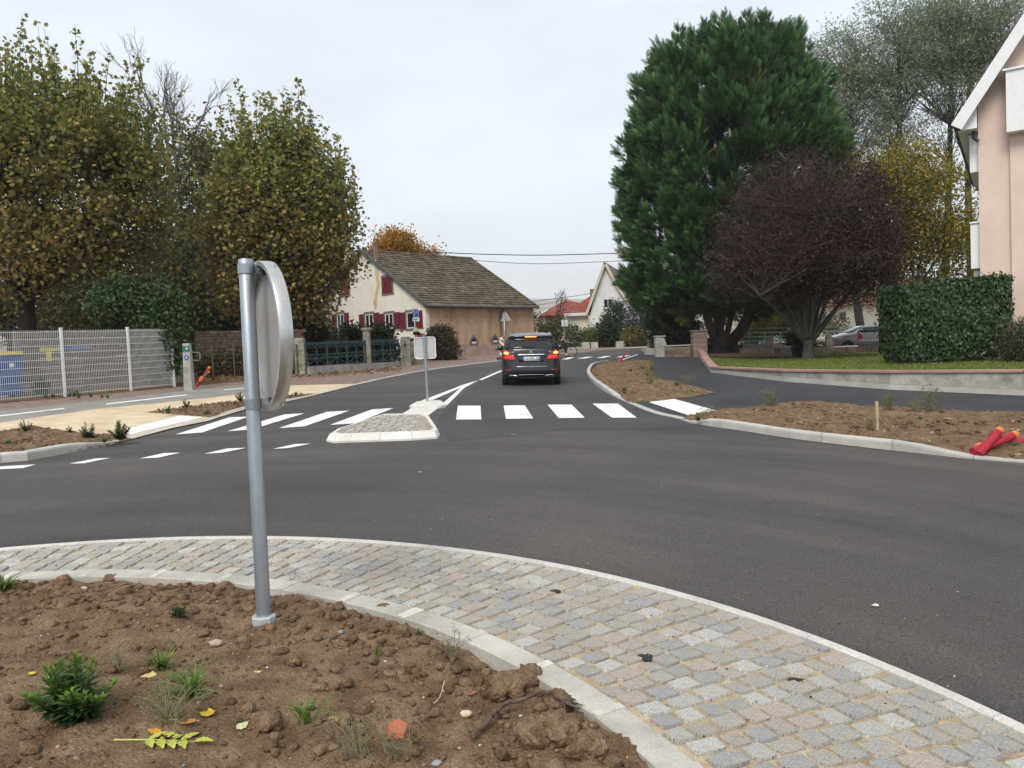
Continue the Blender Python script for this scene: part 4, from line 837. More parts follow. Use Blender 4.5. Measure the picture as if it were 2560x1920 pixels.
def plane_tree(label, bx, Y, by, ells, ncl, per, nshoot, pal_lo, pal_hi, trunk_px, zs_):
    x, y = PY(bx, by, Y)[:2]; base = np.array([x, y, gz(x, y)-.1]); r = thing('plane_tree', label, 'tree', tuple(base), group='autumn plane trees behind the fences')
    f = np.array([0, 0, 3.0]); B().tube([(0, 0, -.2), (0, 0, .2), (.05, 0, 1.5), (0, .05, 3.1)], [.42, .34, .29, .27], 12).obj('trunk', bark_dark, r, smooth=True)
    T_ = ell_points(ells, ncl, .35, .55)-base; b = B(); skeleton([f], T_, 9, .15, b, r_tw=.014); SP = shoots(b, T_, base, nshoot, 1.0, 2.6, .42, None); b.obj('branches', bark_dark, r)
    z0, z1 = T_[:, 2].min(), T_[:, 2].max()
    def cf(P_, c_):
        t = np.clip((P_[:, 2]-z0)/(z1-z0)*1.25-.25+rng.normal(size=len(P_))*.22, 0, 1)[:, None]; return c_*(1-t)+pickcol(pal_hi, len(P_))*t
    leafy('crown', T_, per, .34, .165, pal_lo, STAR, r, leafm, up=(0, 0, .8), colf=cf)
    if len(SP): leafy('top_shoots', SP, 2, .06, .15, pal_hi, STAR, r, leafm, up=(0, 0, .9))
    return r
PLO = [(0.253, 0.190, 0.057), (0.322, 0.213, 0.069), (0.196, 0.184, 0.052), (0.391, 0.265, 0.092), (0.161, 0.161, 0.046), (0.287, 0.241, 0.075), (0.127, 0.115, 0.034)]
PHI = [(0.230, 0.247, 0.063), (0.287, 0.270, 0.075), (0.184, 0.213, 0.055), (0.149, 0.184, 0.048), (0.333, 0.287, 0.081)]
plane_tree('plane tree with olive brown leaves rising behind the white mesh fence and bin', 75, 29, 930, [epx(150, 465, 255, 245, 29), epx(60, 345, 215, 160, 29), epx(290, 440, 130, 180, 29), epx(140, 640, 250, 115, 29), epx(-150, 480, 200, 260, 29)], 900, 46, 330, PLO, PHI, None, 0)
plane_tree('rounded plane tree with rusty leaves standing beside the cream farmhouse', 690, 33, 930, [epx(705, 575, 190, 200, 33), epx(695, 435, 130, 135, 33), epx(630, 640, 130, 140, 33), epx(795, 560, 105, 130, 33), epx(775, 650, 100, 110, 33), epx(700, 730, 160, 75, 33)], 820, 46, 270, PLO, PHI, None, 0)
# woodland behind, on the left
G1 = [(.11, .12, .035), (.16, .15, .045), (.085, .10, .03), (.20, .17, .05), (.12, .10, .035)]
def bg_tree(label, px_, Y, ells, ncl, per, pal, size=.2, name='broadleaf_tree', fork=3.5, tr=.22, group='trees in the wood behind the fences', inner=.2, spread=.55, limbs=8, **k):
    x, y = PY(px_, 900, Y)[:2]; return tree(name, label, (x, y, gz(x, y)-.2), tr, fork, ells, int(ncl*1.3), int(per*2.2), spread, size*1.2, pal, LENS, limbs, group=group, inner=inner, **k)
bg_tree('thinly leaved yellow green tree between the two plane trees', 480, 46, [epx(480, 520, 95, 230, 46), epx(520, 420, 90, 130, 46), epx(450, 640, 110, 150, 46)], 260, 16, G1, .24)
bg_tree('green undergrowth tree behind the concrete marker post', 540, 42, [epx(520, 760, 130, 130, 42), epx(470, 700, 110, 130, 42)], 220, 26, [(.06, .075, .022), (.09, .10, .03), (.12, .11, .035), (.05, .06, .02)], .22, fork=1.5)
bg_tree('dark green tree behind the blue bin', 30, 44, [epx(20, 760, 150, 90, 44), epx(200, 780, 130, 110, 44)], 220, 24, [(.05, .06, .025), (.08, .085, .035), (.20, .15, .04), (.06, .07, .03)], .22, fork=1.5)
bg_tree('leafy tree filling the wood left of the farmhouse', 620, 50, [epx(600, 700, 150, 180, 50), epx(400, 760, 150, 130, 50)], 300, 24, [(.07, .085, .025), (.11, .11, .035), (.05, .065, .022), (.15, .12, .04)], .25, fork=2)
# bare tree above the wood
x, y = PY(400, 900, 50)[:2]; base = np.array([x, y, gz(x, y)-.2]); r = thing('bare_tree', 'leafless tree with branching crown reaching above the wood', 'tree', tuple(base), group='trees in the wood behind the fences')
def recurse(b, p, d, L_, rr, lv, spread=.5, up=.25, lv_pts=None):
    q = p+d*L_; k = 4; m = (p+q)/2+rng.normal(size=3)*L_*.08; b.tube([p, m, q], [rr, rr*.85, rr*.7], 5 if lv > 2 else 3, cap=False)
    if lv == 0:
        if lv_pts is not None: lv_pts.append(q)
        return
    for i in range(rng.integers(2, 4)):
        e = d+rng.normal(size=3)*spread; e[2] += up; e /= np.linalg.norm(e); recurse(b, q if i == 0 else p+(q-p)*rng.uniform(.45, 1), e, L_*rng.uniform(.62, .85), rr*.62, lv-1, spread, up, lv_pts)
b = B(); b.tube([(0, 0, -.2), (.1, 0, 4), tuple(PY(430, 480, 50)-base)], [.3, .25, .2], 8)
for tp in ((480, 200), (400, 190), (440, 230), (375, 260)):
    p0 = PY(430, 480, 50)-base; p1 = PY(*tp, 50)-base; d = (p1-p0)/np.linalg.norm(p1-p0); recurse(b, p0, d, np.linalg.norm(p1-p0)*.42, .13, 5, .42, .18)
b.obj('trunk_and_branches', mat('pale_grey_twig', [(.14, .13, .115), (.20, .185, .165)], rough=.9, bump=0), r)
# shrubs
def shrub(name, label, px_, Y, ells, ncl, per, spread, size, pal, tmpl=LENS, m=None, group=None, cat='shrub', up=(0, 0, .5), inner=.55, base_z=None, w=None):
    x, y = PY(px_, 900, Y)[:2]; base = np.array([x, y, gz(x, y)-.05 if base_z is None else base_z]); r = thing(name, label, cat, tuple(base), group=group)
    T_ = ell_points(ells, ncl, inner, .6); T_[:, 2] = np.maximum(T_[:, 2], base[2]+.05); T_ = T_-base; b = B()
    for t in T_[::6]: b.tube(qpath((rng.normal()*.15, rng.normal()*.15, 0), t, .2, 4, .1), [.022, .016, .011, .006], 4, cap=False)
    b.obj('stems', bark_dark, r); leafy('foliage', T_, int(per*1.8), spread, size*1.2, pal, tmpl, r, m or leaf_dark, up=up, w=w)
    return r
IVY = [(.03, .065, .02), (.045, .085, .028), (.06, .10, .034), (.024, .05, .018), (.09, .10, .03)]
shrub('ivy_hedge', 'dark ivy mound smothering the end of the white mesh fence', 400, 25.6, [epx(405, 850, 55, 95, 24.6, .6), epx(330, 750, 85, 45, 25.2, .8), epx(425, 790, 38, 75, 25, .8), epx(290, 765, 65, 40, 26, .8)], 420, 26, .16, .13, IVY, cat='hedge')
shrub('garden_shrub', 'yellow green shrub leaning over the fence next to the ivy mound', 250, 27.5, [epx(240, 770, 90, 60, 27.5, .8), epx(300, 740, 70, 50, 27.5)], 220, 22, .2, .13, [(.07, .085, .025), (.11, .12, .035), (.16, .14, .04), (.05, .06, .02)], m=leafm)
shrub('conifer_hedge', 'dark conifer hedge behind the wire garden fence', 600, 37, [epx(590, 800, 55, 110, 37), epx(640, 820, 60, 100, 37)], 260, 24, .22, .14, [(.012, .028, .014), (.02, .042, .018), (.016, .034, .018)], cat='hedge')
shrub('climbing_shrub', 'green climber spilling over the teal iron fence beside the gate pillar', 930, 38.5, [epx(925, 872, 55, 40, 38.5, .5), epx(880, 845, 36, 30, 38.5, .5), epx(985, 895, 30, 22, 38.5, .4), epx(950, 835, 40, 18, 38.5, .4), epx(860, 885, 40, 34, 38.6, .5)], 300, 20, .2, .15, [(.025, .05, .014), (.04, .07, .02), (.06, .085, .025), (.02, .04, .012)], m=leafm)
shrub('leafy_bush', 'bush at the foot of the plane tree behind the teal iron fence', 800, 36.5, [epx(800, 865, 50, 50, 36.5, .6), epx(760, 820, 55, 50, 36.5)], 200, 22, .22, .16, [(.045, .06, .02), (.07, .08, .025), (.09, .085, .03), (.035, .045, .015)], m=leafm)
shrub('round_bush', 'round bush with russet leaves between gate pillar and parked dark car', 1095, 41.5, [epx(1100, 860, 36, 42, 41.5), epx(1120, 880, 26, 26, 41.5), epx(1075, 862, 22, 32, 41.5)], 240, 22, .16, .12, [(.045, .05, .02), (.08, .055, .03), (.06, .065, .025), (.11, .065, .035)], cat='bush')
# far shrubs across the bend
def fsh(label, px_, Y, e, pal, ncl=120, per=20, size=.16, cat='shrub', name='garden_shrub', m=None): shrub(name, label, px_, Y, e, ncl, per, .25, size, pal, m=m, group='shrubs in the gardens across the bend', cat=cat)
DG = [(.014, .03, .014), (.022, .042, .018), (.03, .05, .02)]
fsh('dark rounded evergreen below the white house window', 1520, 60, [epx(1520, 835, 28, 30, 60), epx(1500, 850, 18, 18, 60)], DG)
fsh('tall olive green shrub against the white gable', 1537, 62, [epx(1537, 795, 26, 40, 62), epx(1530, 820, 24, 30, 62)], [(.035, .06, .025), (.05, .08, .03), (.025, .045, .02)])
fsh('blue grey spruce near the conifer', 1590, 60, [epx(1590, 800, 26, 50, 60), epx(1595, 830, 34, 28, 60)], [(.05, .07, .07), (.07, .095, .095), (.035, .05, .05)], name='blue_spruce')
fsh('yellowing shrub behind the garden wall pillar', 1578, 59, [epx(1578, 845, 18, 18, 59), epx(1600, 850, 18, 16, 59)], [(.16, .12, .025), (.10, .095, .03), (.2, .15, .03)])
fsh('bright green plant beside the garden gate', 1470, 60, [epx(1468, 845, 16, 12, 60), epx(1485, 842, 12, 12, 60)], [(.13, .16, .03), (.09, .13, .03), (.17, .18, .04)], m=leafm)
fsh('straggly shrub in front of the cream wing', 1430, 60, [epx(1430, 850, 26, 26, 60), epx(1415, 830, 16, 20, 60)], [(.06, .07, .035), (.10, .11, .06), (.15, .16, .10)], ncl=70, per=12)
fsh('olive hedge behind the advertising column', 1375, 62, [epx(1372, 838, 34, 26, 62), epx(1395, 830, 26, 36, 62)], [(.045, .055, .022), (.07, .075, .03), (.09, .085, .035)], cat='hedge')
fsh('pale bare shrub by the barn corner', 1350, 66, [epx(1345, 815, 22, 22, 66), epx(1325, 790, 16, 26, 70)], [(.10, .10, .06), (.14, .13, .08), (.08, .075, .045)], ncl=80, per=10)
x, y = PY(1395, 870, 66)[:2]; r = thing('small_bare_tree', 'small bare tree in front of the red roofed house', 'tree', (x, y, gz(x, y)-.1)); b = B(); p0 = PY(1395, 775, 66)-np.array([x, y, gz(x, y)-.1])
b.tube([(0, 0, -.1), (0, 0, 1.5), tuple(p0)], [.14, .12, .10], 7)
for k in range(6): d = rng.normal(size=3)*.55+[0, 0, 1]; recurse(b, p0*rng.uniform(.72, 1), d/np.linalg.norm(d), .75, .045, 4, .5, .2)
b.obj('trunk_and_branches', twigm, r)
# orange tree over the farmhouse roof
x, y = PY(985, 900, 62)[:2]; tree('autumn_tree', 'orange and gold autumn tree behind the farmhouse ridge', (x, y, gz(x, y)-.2), .25, 4, [epx(985, 620, 52, 38, 62), epx(960, 650, 40, 30, 62), epx(1025, 640, 34, 28, 62), epx(1075, 640, 30, 14, 62), epx(1000, 700, 50, 50, 62)], 300, 60, .38, .24, [(.42, .20, .02), (.50, .27, .03), (.34, .17, .025), (.28, .17, .03)], LENS, 8)

# ---------------------------------------------------------------- the big conifer
YCf = 43.5; cx_, cy_ = PY(1800, 885, YCf)[:2]; base = np.array([cx_, cy_, lawnz(cx_, cy_)-.15])
con = thing('conifer_tree', 'huge dark green conifer with many stems behind the stone pillar', 'tree', tuple(base))
b = B(); st = B()
def PC(px_, py_, dY=0): return PY(px_, py_, YCf+dY)-base
B().tube([(0, 0, -.2), (0, 0, .25), (0, 0, 1.0)], [.95, .72, .66], 14).obj('trunk', bark_red, con, smooth=True)
for (tx, ty, mx_, my_, dy, rr) in ((1600, 730, 1690, 850, -.3, .22), (1680, 720, 1725, 830, -.5, .25), (1735, 640, 1770, 800, -.6, .27), (1800, 560, 1803, 780, -.4, .22), (1835, 640, 1832, 790, -.6, .2), (1905, 600, 1880, 810, -.2, .36), (1790, 600, 1790, 760, .6, .24)):
    p0 = np.array([(tx-1800)*.0015, dy*.3, .5]); m = PC(mx_, my_, dy); q = PC(tx, ty, dy); t = np.linspace(0, 1, 8)[:, None]; c = (1-t)**2*p0+2*t*(1-t)*(m+np.array([(mx_-1800)*.004, 0, -.4]))+t*t*q
    B().tube(c, np.linspace(rr, rr*.6, 8), 9).obj('stem', bark_red, con, smooth=True)
prof_y = [98, 114, 136, 200, 300, 410, 530, 640, 710, 745, 775]; prof_r = [45, 135, 175, 212, 245, 266, 278, 280, 262, 215, 130]; axis_x = [1838, 1835, 1825, 1822, 1820, 1825, 1828, 1828, 1825, 1805, 1790]
zy = [PC(1820, yy)[2] for yy in prof_y]; kk = YCf/FPX
def env(z): return np.interp(-z, [-q for q in zy], np.array(prof_r)*kk), np.interp(-z, [-q for q in zy], [PC(ax, 400)[0] for ax in axis_x])
fr = [([0, 0, 0], [.018, .5, 0], [0, 1, 0])]
tv = []; tf = []
for i in range(13):
    t = i/12; L_ = .40*(1-t)**.7+.10; s_ = 1 if i % 2 else -1; p = np.array([0, t*.82, .05*math.sin(5*t)]); q = p+np.array([s_*L_*.75, L_*.62, -.05*L_+.10*rng.normal()*L_]); w_ = np.array([.035, -.03, 0])
    k = len(tv); tv += [p-np.array([0, .055, 0]), p+np.array([0, .065, 0]), q]; tf.append([k, k+1, k+2])
k = len(tv); tv += [[-.03, 0, 0], [.03, 0, 0], [0, 1.05, 0]]; tf.append([k, k+1, k+2]); FROND = (np.array(tv, float), np.array(tf))
nc = 1700; zc = rng.uniform(zy[-1], zy[0], nc*3); rr, _ = env(zc); sel = rng.random(nc*3) < (rr/6.4+.14); zc = zc[sel][:nc]; nc = len(zc)
th = rng.uniform(0, 2*math.pi, nc); rr, ax = env(zc); rad = rr*np.where(rng.random(nc) < .36, rng.uniform(.15, .75, nc), rng.uniform(.82, 1.0, nc))-.55
cc = np.c_[ax+np.cos(th)*rad, np.sin(th)*rad*.85, zc-.45]
outd = np.c_[np.cos(th), np.sin(th), np.zeros(nc)]; hh = (zc-zy[-1])/(zy[0]-zy[-1]); per = 27
axs = outd*(.80-.35*hh[:, None])+np.array([0, 0, 1])*(.30+.75*hh[:, None])+rng.normal(size=(nc, 3))*.22; axs /= np.linalg.norm(axs, axis=1)[:, None]
plen = rng.uniform(1.0, 1.75, nc); tt = rng.random(nc*per)**.8; A2 = np.repeat(axs, per, 0); pr_ = rng.normal(size=(nc*per, 3)); pr_ -= A2*(pr_*A2).sum(1)[:, None]; pr_ /= np.linalg.norm(pr_, axis=1)[:, None]
pos = np.repeat(cc, per, 0)+A2*(np.repeat(plen, per)*tt)[:, None]+pr_*(.52*(1-tt)**.8*rng.random(nc*per)**.5+.03)[:, None]
dirs = A2+pr_*(.75*(1-.5*tt))[:, None]+rng.normal(size=pos.shape)*.16+np.array([0, 0, .12])
tone = (np.repeat(rng.uniform(.75, 1.3, nc), per)*(.55+.85*tt))[:, None]  # shade painted in: fronds darker deep in each plume, lighter towards its tip
col = pickcol([(.034, .085, .024), (.046, .108, .030), (.062, .128, .036), (.027, .068, .024), (.10, .125, .034)], len(pos), .15, [.28, .28, .2, .2, .04])*tone
brown = np.repeat(rng.random(nc) < .012, per); col[brown] = col[brown]*[2.2, .9, .9]
Vv, Ff = scatter(*FROND, pos, dirrot(dirs), rng.uniform(.42, .72, len(pos))*(1.15-.4*tt)); tipf = .75+.6*np.clip(FROND[0][:, 1], 0, 1)   # tips painted paler, as young growth and for contrast with the shaded gaps
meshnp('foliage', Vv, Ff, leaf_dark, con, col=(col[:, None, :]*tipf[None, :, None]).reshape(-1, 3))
# brown dead skirt hanging near the stems
T_ = ell_points([(PC(1742, 755, -.9), np.array([.5, .4, .9]))], 30); leafy('dead_fronds', T_, 14, .15, .22, [(.10, .045, .028), (.13, .06, .035)], SLIM, con, leaf_dark)
# ---------------------------------------------------------------- purple plum on the lawn
lx, ly = GLn(2020, 897); base = np.array([lx, ly, lawnz(lx, ly)-.05]); plum = thing('purple_plum_tree', 'dark purple leaved plum tree with twiggy round crown on the lawn', 'tree', tuple(base)); YPm = ly
def PM(a, c, d=0): return PY(a, c, YPm+d)-base
B().tube([(0, 0, -.1), (0, 0, .1), PM(2022, 862), PM(2020, 850)], [.34, .25, .22, .24], 12).obj('trunk', bark_grey, plum, smooth=True)
ends = [(1865, 690, .4), (1925, 660, -.7), (1960, 600, .5), (2000, 560, -.4), (2035, 600, .9), (2060, 560, -.8), (2110, 620, .3), (2160, 680, -.3), (1900, 740, -.9), (2130, 730, .8), (1985, 640, 1.4), (2075, 660, 1.5)]
tips = []; b = B()
for (ex_, ey_, dd_) in ends:
    p0 = PM(2020+(ex_-2010)*.06, 856); q = PM(ex_, ey_, dd_*1.6); m = PM(2016+(ex_-2016)*.42, 790, dd_*.4); t = np.linspace(0, 1, 8)[:, None]; c = (1-t)**2*p0+2*t*(1-t)*m+t*t*q; b.tube(c, np.linspace(.10, .035, 8), 7); tips.append(c)
b.obj('stem', bark_grey, plum, smooth=True)
EP = [epx(2015, 570, 215, 190, YPm, 1, .2), epx(1900, 650, 130, 110, YPm, 1.3), epx(2130, 640, 125, 120, YPm, 1.3), epx(2015, 660, 215, 95, YPm, 1.1)]
T_ = ell_points(EP, 1500, .3, .6); T_ = T_[T_[:, 2] > PY(2000, 752, YPm)[2]]-base; b = B(); allp = np.concatenate(tips)
for t in T_:
    dd_ = np.linalg.norm(allp-t, axis=1)+np.maximum(0, allp[:, 2]-t[2]+.3)*3; s0 = allp[dd_.argmin()]; b.tube(qpath(s0, t, .25, 4, .12), [.022, .014, .010, .005], 3, cap=False)
    for _ in range(2):
        q = t+rng.normal(size=3)*.35; b.tube(qpath(t+(s0-t)*rng.uniform(0, .3), q, .3, 3, .1), [.009, .007, .004], 3, cap=False)
b.obj('branches', twigm, plum)
leafy('crown', T_, 60, .32, .108, [(.045, .020, .024), (.060, .025, .028), (.034, .018, .022), (.095, .038, .034), (.055, .034, .030)], LENS, plum, leafm, up=(0, 0, .2))
# ---------------------------------------------------------------- tall grey willows, yellow birch
WG = [(0.348, 0.388, 0.280), (0.174, 0.209, 0.126), (0.217, 0.256, 0.161), (0.131, 0.163, 0.098), (0.261, 0.295, 0.196)]
def willow(label, tpx, Y, ells, ncl):
    x, y = PY(tpx, 880, Y)[:2]; base = np.array([x, y, gz(x, y)-1]); r = thing('tall_willow', label, 'tree', tuple(base), group='tall grey willows behind the garden')
    top = PY(tpx+rnd.uniform(-40, 40), 120, Y)-base; p = qpath((0, 0, 0), top, .05, 9, 0); B().tube(p, np.linspace(.34, .14, 9), 8).obj('trunk', bark_dark, r, smooth=True)
    T_ = ell_points(ells, ncl, .15, .6)-base; b = B()
    for t in T_:
        i = min(8, max(2, int((np.abs(p[:, 2]-(t[2]-2.5))).argmin()))); b.tube(qpath(p[i], t, .2, 4, .12), [.045, .03, .018, .007], 4, cap=False)
    b.obj('branches', bark, r); leafy('crown', T_, 84, .42, .30, WG, SLIM, r, leaf_airy, up=(0, 0, .1))
Yw = 58
willow('slender grey willow rising next to the big conifer', 2165, Yw, [epx(2130, 260, 120, 190, Yw), epx(2080, 180, 90, 130, Yw)], 200)
willow('grey willow with forked trunk above the purple tree', 2225, Yw+2, [epx(2230, 180, 130, 200, Yw), epx(2220, 420, 70, 130, Yw)], 210)
willow('tall grey willow behind the yellow tree', 2350, Yw+4, [epx(2330, 150, 130, 210, Yw), epx(2340, 60, 160, 120, Yw), epx(2320, 400, 60, 90, Yw)], 230)
willow('broad grey willow leaning towards the pink building', 2440, Yw+3, [epx(2440, 160, 130, 210, Yw), epx(2500, 60, 130, 110, Yw)], 220)
YL = [(.34, .25, .03), (.25, .21, .04), (.42, .30, .045), (.17, .17, .04), (.14, .15, .04)]
x, y = PY(2290, 880, 39)[:2]; tree('yellow_birch', 'yellow leaved birch with pale thin stems behind the laurel hedge', (x, y, lawnz(x, min(y, 41))-.3), .14, 3.0, [epx(2310, 530, 120, 150, 39), epx(2340, 640, 110, 110, 39), epx(2290, 440, 80, 90, 39), epx(2240, 560, 80, 140, 39), epx(2200, 700, 60, 70, 39)], 430, 60, .36, .17, YL, LENS, 8, bk=birchb, r_tw=.01, p=.6)
for (px_, lab, rr, ivy) in ((2203, 'thin bare tree trunk on the garden edge', .13, False), (2236, 'ivy covered leaning tree trunk beside the laurel hedge', .24, True)):
    x, y = GLn(px_ if not ivy else 2250, 880); base = np.array([x, y, lawnz(x, y)-.1]); r = thing('garden_tree', lab, 'tree', tuple(base)); q = PY(px_-4 if not ivy else 2190, 420, y)-base
    p = qpath((0, 0, 0), q, .04, 8, 0); B().tube(p, np.linspace(rr, rr*.5, 8), 9).obj('trunk', bark_dark, r, smooth=True)
    T_ = ell_points([(q+base-np.array([0, 0, .6]), np.array([1.6, 1.6, 1.5]))], 60, .2)-base; b = B()
    for t in T_: b.tube(qpath(p[-2], t, .2, 4, .1), [.035, .025, .014, .006], 4, cap=False)
    b.obj('branches', bark_dark, r); leafy('crown', T_, 40, .35, .16, YL, LENS, r, leafm)
    if ivy: leafy('ivy', np.concatenate([p[:6]+rng.normal(size=(6, 3))*.12 for _ in range(14)]), 16, .20, .12, IVY, LENS, r, leaf_dark)
# a loose leafy spray hanging from the thin trunk
# ---------------------------------------------------------------- laurel hedge, grey shrub
hx, hy = GLn(2262, 912); hx1 = PY(2543, 900, hy-.3)[0]; hz = lawnz(hx, hy); hd = 1.5
def hedge(name, label, x0, x1, y0, d, zf, z0, n, size, pal, m, cat='hedge', jit=.06, tmpl=LENS):
    r = thing(name, label, cat, ((x0+x1)/2, y0+d/2, z0)); o = np.array([(x0+x1)/2, y0+d/2, z0]); W_ = x1-x0; H_ = np.mean([zf(x0), zf(x1)])-z0
    A = np.array([W_*H_, d*H_, d*H_, W_*d, W_*H_*.5]); fc = rng.choice(5, n, p=A/A.sum()); u, v = rng.random(n), rng.random(n)
    X_ = np.where(fc == 1, x0, np.where(fc == 2, x1, x0+u*W_)); Y_ = np.where(fc == 0, y0, np.where(fc == 4, y0+d, y0+np.where(fc == 3, v, u)*d)); zt_ = zf(X_)
    Z_ = np.where(fc == 3, zt_, z0+.12+v**.9*(zt_-z0-.12)); nr = np.array([[0, -1, .25], [-1, 0, .25], [1, 0, .25], [0, 0, 1], [0, 1, .2]])[fc]
    bump = (fbm(X_*2.2+Y_, Z_*2.2, 41, 3)-.5)*.22; wd = np.clip((z0+.55-Z_)/.55, 0, 1)*.18
    pos = np.c_[X_, Y_, Z_]+nr*(bump-wd)[:, None]+rng.normal(size=(n, 3))*jit-o
    R_ = np.concatenate([randrot(1, q, .55) for q in nr]) if n < 100 else randrot_each(nr, .6)
    col = pickcol(pal, n, .22); Vv, Ff = scatter(*tmpl, pos, R_, size*rng.uniform(.65, 1.2, n)); meshnp('foliage', Vv, Ff, m, r, col=np.repeat(col, len(tmpl[0]), axis=0))
    b = B(); e = .22; b.add([(x0+e-o[0], y0+e-o[1], .1), (x1-e-o[0], y0+e-o[1], .1), (x1-e-o[0], y0+d-e-o[1], .1), (x0+e-o[0], y0+d-e-o[1], .1), (x0+e-o[0], y0+e-o[1], zf(x0)-z0-e), (x1-e-o[0], y0+e-o[1], zf(x1)-z0-e), (x1-e-o[0], y0+d-e-o[1], zf(x1)-z0-e), (x0+e-o[0], y0+d-e-o[1], zf(x0)-z0-e)], [(3, 2, 1, 0), (4, 5, 6, 7), (0, 1, 5, 4), (1, 2, 6, 5), (2, 3, 7, 6), (3, 0, 4, 7)]); b.obj('dark_core', bark_dark, r)  # plain dark box filling the inside of the hedge behind the leaves
    return r
def randrot_each(N_, tilt):
    n = len(N_); z = rng.normal(size=(n, 3)); z = z/np.linalg.norm(z, axis=1)[:, None]*tilt+N_; z /= np.linalg.norm(z, axis=1)[:, None]
    a = rng.normal(size=(n, 3))*.6+[0, 0, 1]; y = a-z*(a*z).sum(1)[:, None]; y /= np.linalg.norm(y, axis=1)[:, None]; x = np.cross(y, z); return np.stack([x, y, z], axis=2)
zl, zr_ = zat(2240, 722, hy), zat(2520, 694, hy)
hedge('laurel_hedge', 'tall clipped laurel hedge with glossy dark leaves on the lawn', hx, hx1, hy, hd, lambda X_: zl+(zr_-zl)*np.clip((np.asarray(X_)-hx)/(hx1-hx), 0, 1), hz, 15000, .135, [(.022, .050, .016), (.030, .064, .020), (.040, .078, .024), (.017, .040, .014), (.056, .086, .026)], leaf_gloss)
sx0 = PY(2512, 900, hy-1)[0]; shrub('grey_green_shrub', 'small leaved grey green shrub at the end of the laurel hedge', 2570, hy-1.2, [epx(2570, 860, 62, 66, hy-1.2), epx(2560, 880, 52, 50, hy-1.2)], 420, 26, .09, .045, [(.06, .065, .035), (.09, .095, .055), (.045, .05, .028)], base_z=lawnz(sx0, hy-1.2))
# garden trees beyond the lawn, seen under the purple crown
bgk = dict(group='trees in the gardens beyond the railings')
bg_tree('golden leaved small tree behind the green railings', 1895, 56, [epx(1895, 800, 42, 45, 56), epx(1880, 840, 34, 24, 56)], 150, 20, [(.30, .22, .03), (.22, .18, .03), (.13, .13, .03)], .16, fork=1.5, tr=.1, spread=.3, **bgk)
bg_tree('dark green rounded tree behind the green railings', 1985, 58, [epx(1985, 800, 52, 46, 58), epx(1940, 820, 34, 28, 58)], 170, 22, [(.05, .075, .022), (.075, .10, .03), (.035, .055, .018)], .16, fork=1.5, tr=.1, spread=.3, **bgk)
fsh('twiggy grey shrub before the cream house', 2085, 62, [epx(2085, 810, 34, 26, 62), epx(2070, 820, 26, 22, 62)], [(.12, .10, .06), (.16, .14, .09), (.09, .08, .045)], ncl=90, per=10)
fsh('dark undergrowth below the conifer stems', 1880, 42.5, [epx(1842, 862, 22, 16, 42.5), epx(1690, 840, 60, 36, 44)], DG, name='undergrowth_shrub')
fsh('deep green bush behind the low stone wall', 1700, 44.5, [epx(1690, 820, 40, 46, 44.5), epx(1660, 800, 30, 30, 45)], DG, ncl=200)
fsh('light green bush beside the dark gate pillar', 1636, 46, [epx(1640, 815, 22, 10, 46)], [(.10, .14, .03), (.07, .11, .025)], ncl=40, name='small_bush')

shrub('undergrowth', 'dull olive undergrowth behind the rusty wire fence', 560, 30.0, [epx(560, 915, 85, 24, 30.0, .2), epx(670, 912, 60, 24, 30.1, .2), epx(610, 890, 40, 20, 30.1, .2)], 190, 14, .2, .12, [(.075, .075, .035), (.11, .095, .045), (.15, .11, .05), (.055, .06, .025)], m=leafm, group=None)
# ================================================================ near round sign on its pole
pb_ = GS(660, 1552); zt_ = zat(614, 648, pb_[1])
sg = thing('roundabout_sign', 'round road sign seen from behind on galvanised pole in the island soil', 'road sign', tuple(pb_)); Hs = zt_-pb_[2]
sg.rotation_euler = (0, math.radians(.3), 0)
B().lathe([(.0, 0), (.041, 0), (.041, Hs-.006), (.037, Hs), (.0, Hs)], 28).obj('pole', galv, sg, smooth=True, auto=40)
B().lathe([(.042, -.02), (.068, -.02), (.070, 0.0), (.070, .028), (.066, .034), (.0425, .034)], 8).obj('base_collar', mat('pale_collar', [(.42, .45, .46), (.52, .55, .56)], rough=.5, metal=.3), sg)
# disc: 0.85 m, turned so that its face looks to the right and away
dz1, dz0 = zat(690, 650, pb_[1]), zat(690, 1027, pb_[1]); Rd = (dz1-dz0)/2; zc_ = (dz1+dz0)/2-pb_[2]
ang = math.radians(73); nrm = Vector((math.sin(ang)*.0+math.cos(math.radians(17)), math.sin(math.radians(17)), 0))   # outward face normal
nrm = Vector((math.cos(math.radians(32)), math.sin(math.radians(32)), 0)).normalized(); side = Vector((-nrm.y, nrm.x, 0))
ctr = Vector((0, 0, zc_))+nrm*.085+side*.0
def disc(name, prof, m, par, n=64):
    v, f = [], []
    for r, a in prof:
        for k in range(n): t = 2*math.pi*k/n; v.append(ctr+side*r*math.cos(t)+Vector((0, 0, 1))*r*math.sin(t)+nrm*a)
    for i in range(len(prof)-1):
        for k in range(n): f.append((i*n+k, i*n+(k+1) % n, (i+1)*n+(k+1) % n, (i+1)*n+k))
    return B().add(v, f).obj(name, m, par, smooth=True, auto=35)
pl_ = disc('plate', [(0.001, .035), (Rd-.012, .035), (Rd-.012, .038), (0.001, .038)], alu_dull, sg)
disc('rim', [(Rd-.012, .040), (Rd, .040), (Rd+.002, .037), (Rd+.002, -.028), (Rd, -.031), (Rd-.026, -.031), (Rd-.026, -.029), (Rd-.004, -.029), (Rd-.004, .033), (Rd-.012, .033)], alu, sg)
